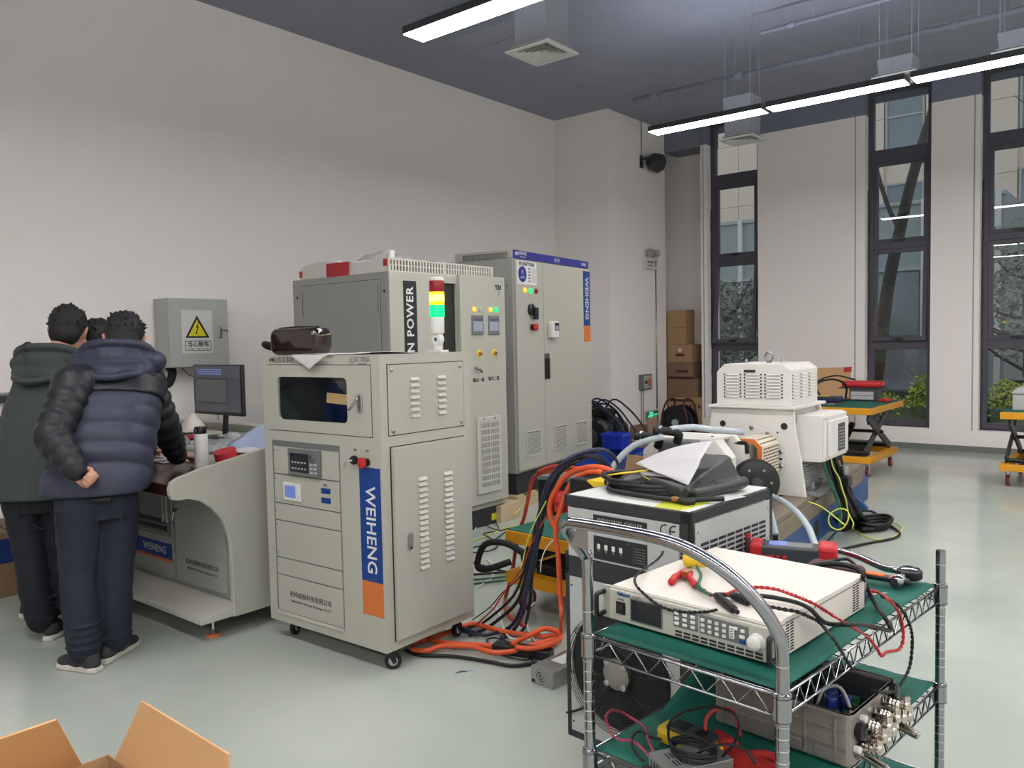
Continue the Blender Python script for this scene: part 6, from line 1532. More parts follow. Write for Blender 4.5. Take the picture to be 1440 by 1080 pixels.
# ================================================================ chrome wire cart
CY = -.095; CW, CL = .517, 1.003
cart = thing('wire_cart', 'chrome wire shelf cart with green mats and a curved push bar, in the foreground', 'cart', (-1.127, 1.66, 0), CY)
def cl(x, y, z): c_, s_ = math.cos(CY), math.sin(CY); return (-1.127+x*c_-y*s_, 1.66+x*s_+y*c_, z)
def post(x, y, ztop, nm='post'):
    b = MB(); b.cyl((x, y, .10), (x, y, ztop), .0135, n=20); p = b.build(nm, 'chrome', cart, smooth=False, auto=True)
    z = .16
    while z < min(ztop-.03, 1.0):
        if all(abs(z-q) > .05 for q in (.745, .445, .17)): MB().lathe([(.0136, -.0012), (.0141, 0), (.0136, .0012)], (x, y, z), 'z', 20).build('groove_ring', 'steel', p, smooth=True)
        z += .0254
    return p
post(CW, CL, .862); post(0, CL, .83)
ph = MB()
path = [(0, 0, .10), (0, 0, .50), (0, 0, .93), (0, -.012, .965), (0, -.055, 1.015), (.004, -.085, 1.045), (.018, -.092, 1.062), (.05, -.092, 1.066), (.16, -.092, 1.068), (.28, -.092, 1.066), (.36, -.088, 1.052), (.43, -.070, 1.015), (.48, -.040, .96), (.508, -.012, .90), (CW, 0, .84), (CW, 0, .60), (CW, 0, .10)]
Pq = catmull([Vector(p) for p in path], 6)
b = MB(); b.tube(Pq, .0142, 20, 1, smooth=False); ho = b.build('push_bar_post', 'chrome', cart, smooth=True); ho['label'] = 'both front posts and the curved push bar, one bent chrome tube'
MB().prism([(.005, 1.00), (.06, 1.00), (.06, 1.055), (.03, 1.055)], 'y', -.070, -.066).build('bar_bracket', 'steel', cart)
for (x, y) in ((0, 0), (CW, 0)):
    z = .16
    while z < .84:
        if all(abs(z-q) > .05 for q in (.745, .445, .17)): MB().lathe([(.0143, -.0012), (.0149, 0), (.0143, .0012)], (x, y, z), 'z', 20).build('groove_ring', 'steel', ho, smooth=True)
        z += .0254
for zi, z in enumerate((.755, .458, .18)):
    sh = MB()
    for dz in (0, -.045):
        for (a, c) in (((0, 0), (CW, 0)), ((CW, 0), (CW, CL)), ((CW, CL), (0, CL)), ((0, CL), (0, 0))): sh.tube([(a[0], a[1], z+dz), (c[0], c[1], z+dz)], .0032, 8, 1)
    shf = sh.build('shelf_rim', 'chrome', cart, smooth=True)
    for (a, c, n_) in (((0, 0), (CW, 0), 6), ((CW, 0), (CW, CL), 17), ((0, CL), (0, 0), 17), ((CW, CL), (0, CL), 6)):
        z_ = []
        A_ = Vector((a[0], a[1], 0)); C_ = Vector((c[0], c[1], 0)); st_ = .05; 
        for k in range(n_*2+1):
            q = st_+(1-2*st_)*k/(n_*2); p = A_.lerp(C_, q); z_.append((p.x, p.y, z if k % 2 else z-.045))
        MB().tube(z_, .0024, 6, 1, smooth=False).build('truss_wire', 'chrome', shf, smooth=True)
    for (x, y) in ((0, 0), (CW, 0), (CW, CL), (0, CL)):
        MB().lathe([(.0150, -.054), (.0190, -.052), (.0190, .008), (.0150, .010)], (x, y, z), 'z', 24).build('collar', 'chrome', cart, auto=True)
        for dz in (.002, -.048): MB().lathe([(.0175, -.0022), (.0202, 0), (.0175, .0022)], (x, y, z+dz-.002), 'z', 20).build('collar_ring', 'black_rubber', cart, smooth=True)
    w = MB()
    for k in range(22): y = .02+k*(CL-.04)/21; w.cyl((0, y, z-.003), (CW, y, z-.003), .0016, n=5)
    wm = w.build('shelf_wires', 'chrome', shf); wm['kind'] = 'stuff'
    ins = .012
    m_ = MB().sheet(lambda u, v: (ins+(CW-2*ins)*u, ins+(CL-2*ins)*v, z+.006+.0025*math.sin(v*9+u*3)+(.0 if zi == 0 else .10*max(0, (.14-u)/.14)**1.5*min(1, max(0, (v-.30)*4)))), 24, 40, .003).build('green_mat', 'mat_green', cart, smooth=True, fix=False)
for (x, y) in ((0, 0), (CW, 0), (CW, CL), (0, CL)): caster(cart, (x, y, 0), .05, .3, 'wheel_red', 'light_grey', 'steel', .11)
ZS = .7645
# ---------------------------------------------------------------- bench power supply
yaw = -.099; W, D, H_ = .452, .515, .092
P0 = Vector((-.678-W*math.cos(yaw), 1.728-W*math.sin(yaw), ZS+.002))
t = thing('bench_instrument', 'cream rack instrument with keypad, knob and black handles on the top cart shelf', 'instrument', P0, yaw)
MB().box(0, .006, .003, W, D, H_).build('case', 'white_matte', t, bevel=.002)
fp = MB().box(-.028, -.002, .003, W+.022, .006, H_-.003).build('front_panel', 'cabinet', t, bevel=.001)
bz = MB().box(-.0, -.012, .006, W-.002, -.002, H_-.006).build('bezel', 'cabinet', t, bevel=.003)
for x in (-.022, W+.010):
    MB().tube([(x, -.002, .072), (x, -.030, .072), (x, -.036, .064), (x, -.036, .024), (x, -.030, .016), (x, -.002, .016)], .0065, 10, 3).build('handle', 'black_plastic', fp, smooth=True)
sw = MB().box(.024, -.014, .026, .054, -.012, .058).build('power_switch', 'black_plastic', bz, bevel=.001); MB().box(.030, -.016, .030, .048, -.014, .054).build('rocker', 'ink', sw, bevel=.001); MB().box(.036, -.0165, .043, .042, -.016, .046).build('rocker_mark', 'green_cable', sw)
text('POWER', .0055, 'ink', bz, (.039, -.0125, .064)); text('Faithtech', .011, 'label_blue', bz, (.048, -.0125, .078), bold=.0005); text('DC SOURCE', .005, 'grey_ink', bz, (.09, -.0125, .078))
sc = MB().box(.069, -.0135, .016, .168, -.012, .076).build('screen_bezel', 'mid_grey', bz, bevel=.002); MB().box(.073, -.0142, .020, .164, -.0135, .072).build('screen', 'screen_dark', sc)
k1 = MB().box(.199, -.0128, .034, .268, -.012, .078).build('keypad', 'mid_grey', bz, bevel=.001); k2 = MB().box(.272, -.0128, .034, .400, -.012, .078).build('keypad', 'mid_grey', bz, bevel=.001)
key = None
def add_key(p, x, z, w_=.012, h_=.0075, m='white_plastic', nm='key'):
    return MB().box(x, -.017, z, x+w_, -.0128, z+h_).build(nm, m, p, bevel=.0012)
for c_ in range(3):
    for r_ in range(3): add_key(k1, .204+c_*.0225, .039+r_*.0125)
for c_ in range(4):
    for r_ in range(3): add_key(k2, .277+c_*.019, .039+r_*.0125, .0095)
add_key(k2, .352, .042, .013, .028); add_key(k2, .378, .036, .014, .008, 'label_blue'); add_key(k2, .378, .048, .014, .008); add_key(k2, .364, .064, .009, .007); add_key(k2, .381, .062, .010, .007)
for k in range(4): MB().box(.354, -.0173, .046+k*.006, .363, -.017, .048+k*.006).build('key_mark', 'ink', k2)
MB().lathe([(.0195, -.012), (.0195, -.016), (.017, -.017), (.017, -.030), (.013, -.033), (.003, -.0335)], (.421, 0, .050), 'y', 28).build('tuning_knob', 'white_plastic', bz, auto=True)
for r_ in range(2):
    for c_ in range(10): MB().box(.204+c_*.0235, -.0125, .011+r_*.0085, .223+c_*.0235, -.0118, .0165+r_*.0085).build('grille_slot', 'ink', bz)
s = None
for (y0, n_) in ((.062, 2), (.437, 2)):
    for c_ in range(n_*1):
        for r_ in range(11):
            y = y0+c_*.022; z = .010+r_*.0068
            if s is None: s = MB().box(-.0002, 0, 0, .0006, .017, .0034).build('side_slot', 'ink', t, loc=(W, y, z))
            else: inst(s, t, (W, y, z))
MB().box(W, .02, .078, W+.001, D-.004, .080).build('lid_seam', 'mid_grey', t)
MB().box(.0, D, .01, W, D+.012, H_-.01).build('rear_panel', 'steel', t)
for x in (.03, W-.03):
    for y in (.04, D-.04): MB().cyl((x, y, 0), (x, y, .003), .012, n=10).build('foot', 'black_rubber', t)
# ---------------------------------------------------------------- clips and plugs on the instrument
TZ = .7665+.092
t = thing('power_plug', 'yellow power plug with pins on top of the instrument', 'plug', (-1.035, 2.035, TZ+.024), 0, rot=(0, PI/2-.05, -.15))
MB().lathe([(.018, -.012), (.024, -.008), (.024, .0), (.020, .004), (.016, .05), (.009, .058)], n=20).build('body', 'yellow_plastic', t, auto=True)
for x in (-.006, .006): MB().box(x-.0008, -.003, -.034, x+.0008, .003, -.012).build('pin', 'steel', t)
MB().lathe([(.008, .056), (.006, .078)], n=10).build('strain_relief', 'black_rubber', t)
t = thing('red_clamp', 'red insulated crocodile clamp on top of the instrument', 'clamp', (-.985, 1.885, TZ+.012), .0)
MB().tube([(-.02, .045, 0), (-.022, .012, .0), (-.010, -.035, -.001)], .0095, 8, 4).build('clamp_arm', 'red_plastic', t, smooth=True); MB().tube([(.0, .045, .002), (.022, .012, .0), (.055, -.025, -.001)], .0095, 8, 4).build('clamp_arm', 'red_plastic', t, smooth=True)
MB().box(-.026, .030, -.006, .006, .062, .012).build('jaw_cover', 'red_plastic', t, bevel=.005); MB().box(-.012, .025, -.004, .006, .05, .0145).build('jaw', 'brass', t, bevel=.002)
MB().tube([(.055, -.025, -.001), (.075, -.040, -.003), (.09, -.047, -.003)], .006, 8, 3).build('green_sleeve', 'green_cable', t, smooth=True); MB().tube([(.088, -.047, -.003), (.125, -.065, -.004)], .004, 8, 3).build('red_lead', 'red_wire', t, smooth=True)
for i_, (a, b_, lab) in enumerate((((-.850, 1.812), (-.775, 1.742), 'black banana plug nearest to the instrument front edge'), ((-.825, 1.842), (-.770, 1.815), 'black banana plug lying beside the other, pointing right'))):
    t = thing('banana_plug', lab, 'plug', (a[0], a[1], TZ+.012), 0, 'black banana plugs on the instrument')
    d = Vector((b_[0]-a[0], b_[1]-a[1], 0)); 
    MB().tube([(0, 0, 0), tuple(d*.5), tuple(d)], lambda q: .0095+.0015*math.sin(q*PI), 10, 4).build('sleeve', 'black_rubber', t, smooth=True)
    MB().tube([tuple(d), tuple(d*1.18)], .006, 8, 1).build('tip', 'black_plastic', t); MB().cyl(tuple(-d*.12), (0, 0, 0), .005, n=8).build('collar', 'dark_grey', t)
# ---------------------------------------------------------------- tools on the top shelf
t = thing('red_multimeter', 'dark multimeter in a red rubber holster behind the instrument', 'multimeter', (-.945, 2.585, ZS+.008), .30)
MB().box(-.10, -.045, 0, .10, .045, .048).build('body', 'dark_grey', t, bevel=.006); MB().box(-.135, -.05, -.001, -.095, .05, .055).build('holster_end', 'red_plastic', t, bevel=.012, seg=3); MB().box(.075, -.05, -.001, .135, .05, .060).build('holster_end', 'red_plastic', t, bevel=.014, seg=3)
MB().box(-.06, -.03, .048, .06, .03, .0495).build('face', 'mid_grey', t, bevel=.001); MB().box(-.075, -.025, .0485, -.02, .03, .051).build('label', 'lcd_blue', t)
for k in range(3): MB().box(-.07+k*.02, -.058, .01, -.058+k*.02, -.045, .022).build('red_tab', 'red_plastic', t)
t = thing('maroon_case', 'dark maroon case with a rubber strap behind the instrument', 'case', (-.765, 2.42, ZS+.008), .0)
MB().box(-.08, -.03, 0, .08, .06, .05).build('body', 'maroon', t, bevel=.02, seg=3); MB().tube([(-.09, -.03, .03), (0, -.02, .058), (.075, -.025, .055), (.09, -.03, .02)], .008, 8, 4).build('strap', 'black_rubber', t, smooth=True)
t = thing('ratchet_wrench', 'chrome ratchet wrench with a long socket on the green mat', 'wrench', (-.590, 2.56, ZS+.026), 2.62)
t.scale = (1.3, 1.3, 1.3)
MB().tube([(.03, 0, 0), (.08, .002, -.004), (.16, 0, .002), (.24, 0, 0)], .0085, 10, 4).build('handle', 'chrome', t, smooth=True); MB().lathe([(.024, -.010), (.027, -.006), (.027, .008), (.022, .012)], n=22).build('head', 'black_plastic', t, auto=True); MB().lathe([(.020, .010), (.021, .014), (.012, .016)], n=20).build('selector', 'chrome', t, auto=True)
MB().tube([(-.005, .018, -.004), (-.02, .065, -.006)], .0135, 16, 1).build('socket', 'chrome', t, smooth=True); MB().tube([(-.0185, .063, -.006), (-.0205, .0665, -.006)], .010, 14, 1).build('socket_bore', 'ink', t)
t = thing('utility_knife', 'black and orange utility knife on the green mat', 'knife', (-.69, 2.50, ZS+.010), .0, rot=(0, 0, .02))
MB().box(-.03, -.013, 0, .115, .013, .017).build('handle', 'black_plastic', t, bevel=.006); MB().box(.060, -.0138, -.0005, .080, .0138, .0178).build('grip_band', 'knife_orange', t, bevel=.003); MB().box(-.05, -.010, .006, .045, .012, .020).build('slider_track', 'knife_orange', t, bevel=.003); MB().box(-.065, -.008, .004, -.03, .008, .006).build('blade', 'steel', t)
t = thing('orange_driver', 'small orange and blue screwdriver behind the instrument corner', 'screwdriver', (-.640, 2.345, ZS+.010), .9)
MB().lathe([(.006, -.04), (.008, -.03), (.008, .0), (.005, .006)], axis='x', n=12).build('handle', 'knife_orange', t, auto=True); MB().lathe([(.0082, -.02), (.0082, -.01)], axis='x', n=12).build('handle_band', 'label_blue', t); MB().cyl((.006, 0, 0), (.05, 0, 0), .003, n=8).build('shaft', 'steel', t)
# ---------------------------------------------------------------- lower shelf
Z2 = .4672
ca, sa = math.cos(-.10), math.sin(-.10); W, D, H_ = .370, .290, .128
t = thing('aluminium_housing', 'cast aluminium open box of electronics with metal couplings, lower cart shelf', 'housing', (-.572-W*ca, 1.938-W*sa, Z2+.003), -.10)
b = MB(); b.box(.006, .006, 0, W-.006, D-.006, .006); b.build('floor_plate', 'cast_alu', t)
MB().ring(rrect(0, 0, W, D, .02), rrect(.008, .008, W-.008, D-.008, .014), 'z', .004, H_).build('wall', 'cast_alu', t, bevel=.001)
MB().ring(rrect(-.003, -.003, W+.003, D+.003, .022), rrect(.010, .010, W-.010, D-.010, .014), 'z', H_-.010, H_).build('rim', 'cast_alu', t, bevel=.0015)
for k in range(5): MB().box(.03+k*.075, -.005, .008, .036+k*.075, .001, H_-.012).build('rib', 'cast_alu', t, bevel=.001)
for z in (.045, .085): MB().box(.012, -.004, z, W-.012, .001, z+.005).build('rib', 'cast_alu', t, bevel=.001)
for k in range(3): MB().box(.10+k*.09, -.004, .012, .16+k*.09, .0, .034).build('cast_pocket', 'cast_alu', t, bevel=.002)
rnd = random.Random(3)
MB().ring(rrect(.0082, .0082, W-.0082, D-.0082, .014), rrect(.0095, .0095, W-.0095, D-.0095, .013), 'z', .05, H_-.012).build('inner_shade', 'dark_grey', t)  # dark ring: shade of the box interior put into colour
pb = MB().box(.012, .012, .05, W-.012, D-.012, .053).build('circuit_board', 'pcb', t)
for k in range(130):
    x, y = rnd.uniform(.02, W-.05), rnd.uniform(.02, D-.04); s1, s2, h_ = rnd.uniform(.006, .022), rnd.uniform(.006, .018), rnd.uniform(.012, .045)
    MB().box(x, y, .053, x+s1, y+s2, .053+h_).build('component', rnd.choice(['pcb', 'black_plastic', 'pcb', 'zinc', 'green_cable', 'black_matte']), pb)
for k, (x, y) in enumerate(((.27, .12), (.295, .15), (.255, .16))): MB().lathe([(.014, .053), (.0155, .056), (.0155, .105), (.013, .108)], (x, y, 0), 'z', 18).build('capacitor', 'cap_blue', pb, auto=True)
MB().tube([(.24, .10, .07), (.245, .13, .115), (.28, .15, .125), (.32, .12, .09), (.335, .09, .07)], .0045, 8, 5).build('grey_wire', 'light_grey', pb, smooth=True); MB().tube([(.20, .05, .07), (.23, .04, .078), (.26, .05, .07)], .006, 8, 4).build('orange_wire', 'red_cable', pb, smooth=True); MB().tube([(.19, .07, .08), (.24, .06, .085)], .005, 8, 2).build('white_wire', 'white_wire', pb, smooth=True)
# couplings: elbows and hose barbs on the right face
def coupling(y, z, kind, dx=.0):
    b = MB(); x = W+dx
    b.cyl((x, y, z), (x+.012, y, z), .013, n=6); b.cyl((x+.012, y, z), (x+.020, y, z), .010, n=14)
    if kind == 0:
        b.lathe([(.012, .018), (.015, .021), (.015, .027), (.011, .029), (.015, .031), (.015, .038), (.010, .040)], (x, y, z), 'x', 16); b.ball((x+.046, y, z), (.012, .011, .015), 12, 8); b.cyl((x+.046, y, z), (x+.046, y+.004, z+.022), .009, n=12)
    elif kind == 1:
        b.cyl((x+.018, y, z), (x+.075, y-.012, z-.008), .0105, n=16); b.cyl((x+.075, y-.012, z-.008), (x+.078, y-.0125, z-.0085), .0085, n=12)
    else:
        b.lathe([(.009, .018), (.013, .022), (.010, .026), (.013, .030), (.010, .034), (.013, .038), (.009, .044)], (x, y, z), 'x', 14)
    return b.build('metal_coupling', 'nickel', t, auto=True)
for (y, z, k_) in ((.045, .050, 0), (.075, .068, 0), (.100, .050, 0), (.105, .082, 0), (.135, .062, 0), (.16, .085, 0), (.175, .055, 2), (.205, .070, 0), (.225, .095, 0), (.245, .060, 0), (.030, .030, 1), (.235, .035, 1), (.06, .095, 2), (.19, .105, 2), (.13, .098, 2)): coupling(y, z, k_)
for (y, z) in ((.035, .085), (.245, .115)): MB().lathe([(.018, 0), (.020, .004), (.020, .016), (.014, .020)], (W, y, z), 'x', 16).build('black_cap', 'black_plastic', t, auto=True)
for (y, z) in ((.055, .108), (.02, .045)): MB().lathe([(.008, 0), (.009, .004), (.009, .014), (.006, .016)], (W, y, z), 'x', 8).build('white_plug', 'white_plastic', t, auto=True)
t = thing('open_frame_power_supply', 'perforated silver power supply under the leads on the lower shelf', 'power supply', (-.955, 1.655, Z2+.004), -.55)
MB().box(0, 0, 0, .10, .17, .040).build('case', 'zinc', t, bevel=.0015)
for r_ in range(2):
    for c_ in range(6): MB().box(.02+r_*.035, .03+c_*.009, .040, .045+r_*.035, .034+c_*.009, .0406).build('vent_slot', 'ink', t)
for k in range(6): MB().box(.012+k*.014, -.0006, .008, .016+k*.014, .0, .03).build('vent_slot', 'ink', t)
MB().box(.0, -.03, .0, .10, .0, .004).build('terminal_shelf', 'zinc', t); MB().box(.01, -.026, .004, .09, -.006, .018).build('terminal_block', 'black_plastic', t, bevel=.002)
t = thing('yellow_multimeter', 'yellow and dark grey multimeter lying on the lower shelf', 'multimeter', (-.945, 1.81, Z2+.006), -.10)
MB().prism(rrect(-.06, -.04, .12, .04, .02), 'z', 0, .038).build('holster', 'yellow_plastic', t, bevel=.01); MB().prism(rrect(-.035, -.030, .10, .030, .012), 'z', .036, .046).build('body', 'dark_grey', t, bevel=.003)
MB().box(-.025, -.022, .046, .02, .022, .047).build('display', 'screen_dark', t); MB().lathe([(.016, .046), (.016, .052), (.010, .054)], (.055, 0, 0), 'z', 18).build('dial', 'black_plastic', t, auto=True)
t = thing('red_work_glove', 'red rubber work glove lying beside the yellow multimeter', 'glove', (-.79, 1.80, Z2+.012), -.35)
b = MB(); b.ball((.0, 0, .008), (.055, .045, .018), 16, 10); b.tube([(-.03, 0, .01), (-.09, .01, .008)], .034, 10, 2)
for k in range(4): b.tube([(.03, -.032+.021*k, .006), (.075, -.04+.026*k, .007), (.11, -.046+.030*k, .003)], lambda q: .0125-.002*q, 8, 3)
b.tube([(.0, .035, .006), (.02, .065, .008), (.05, .08, .004)], .012, 8, 3)
organic(b, 'glove', 'glove_red', t, .004, 2)
t = thing('lead_bundle', 'tangle of thin black leads on the silver power supply', 'cable', (-.86, 1.70, Z2+.045), 0)
rnd = random.Random(11)
for k in range(5):
    a0 = rnd.random()*6; MB().tube([(.05*math.cos(a0+j*1.1)*(1+.2*rnd.random()), .04*math.sin(a0+j*1.1), .006+.006*rnd.random()+.004*k) for j in range(9)], .0032, 6, 5).build('lead', 'black_rubber', t, smooth=True)

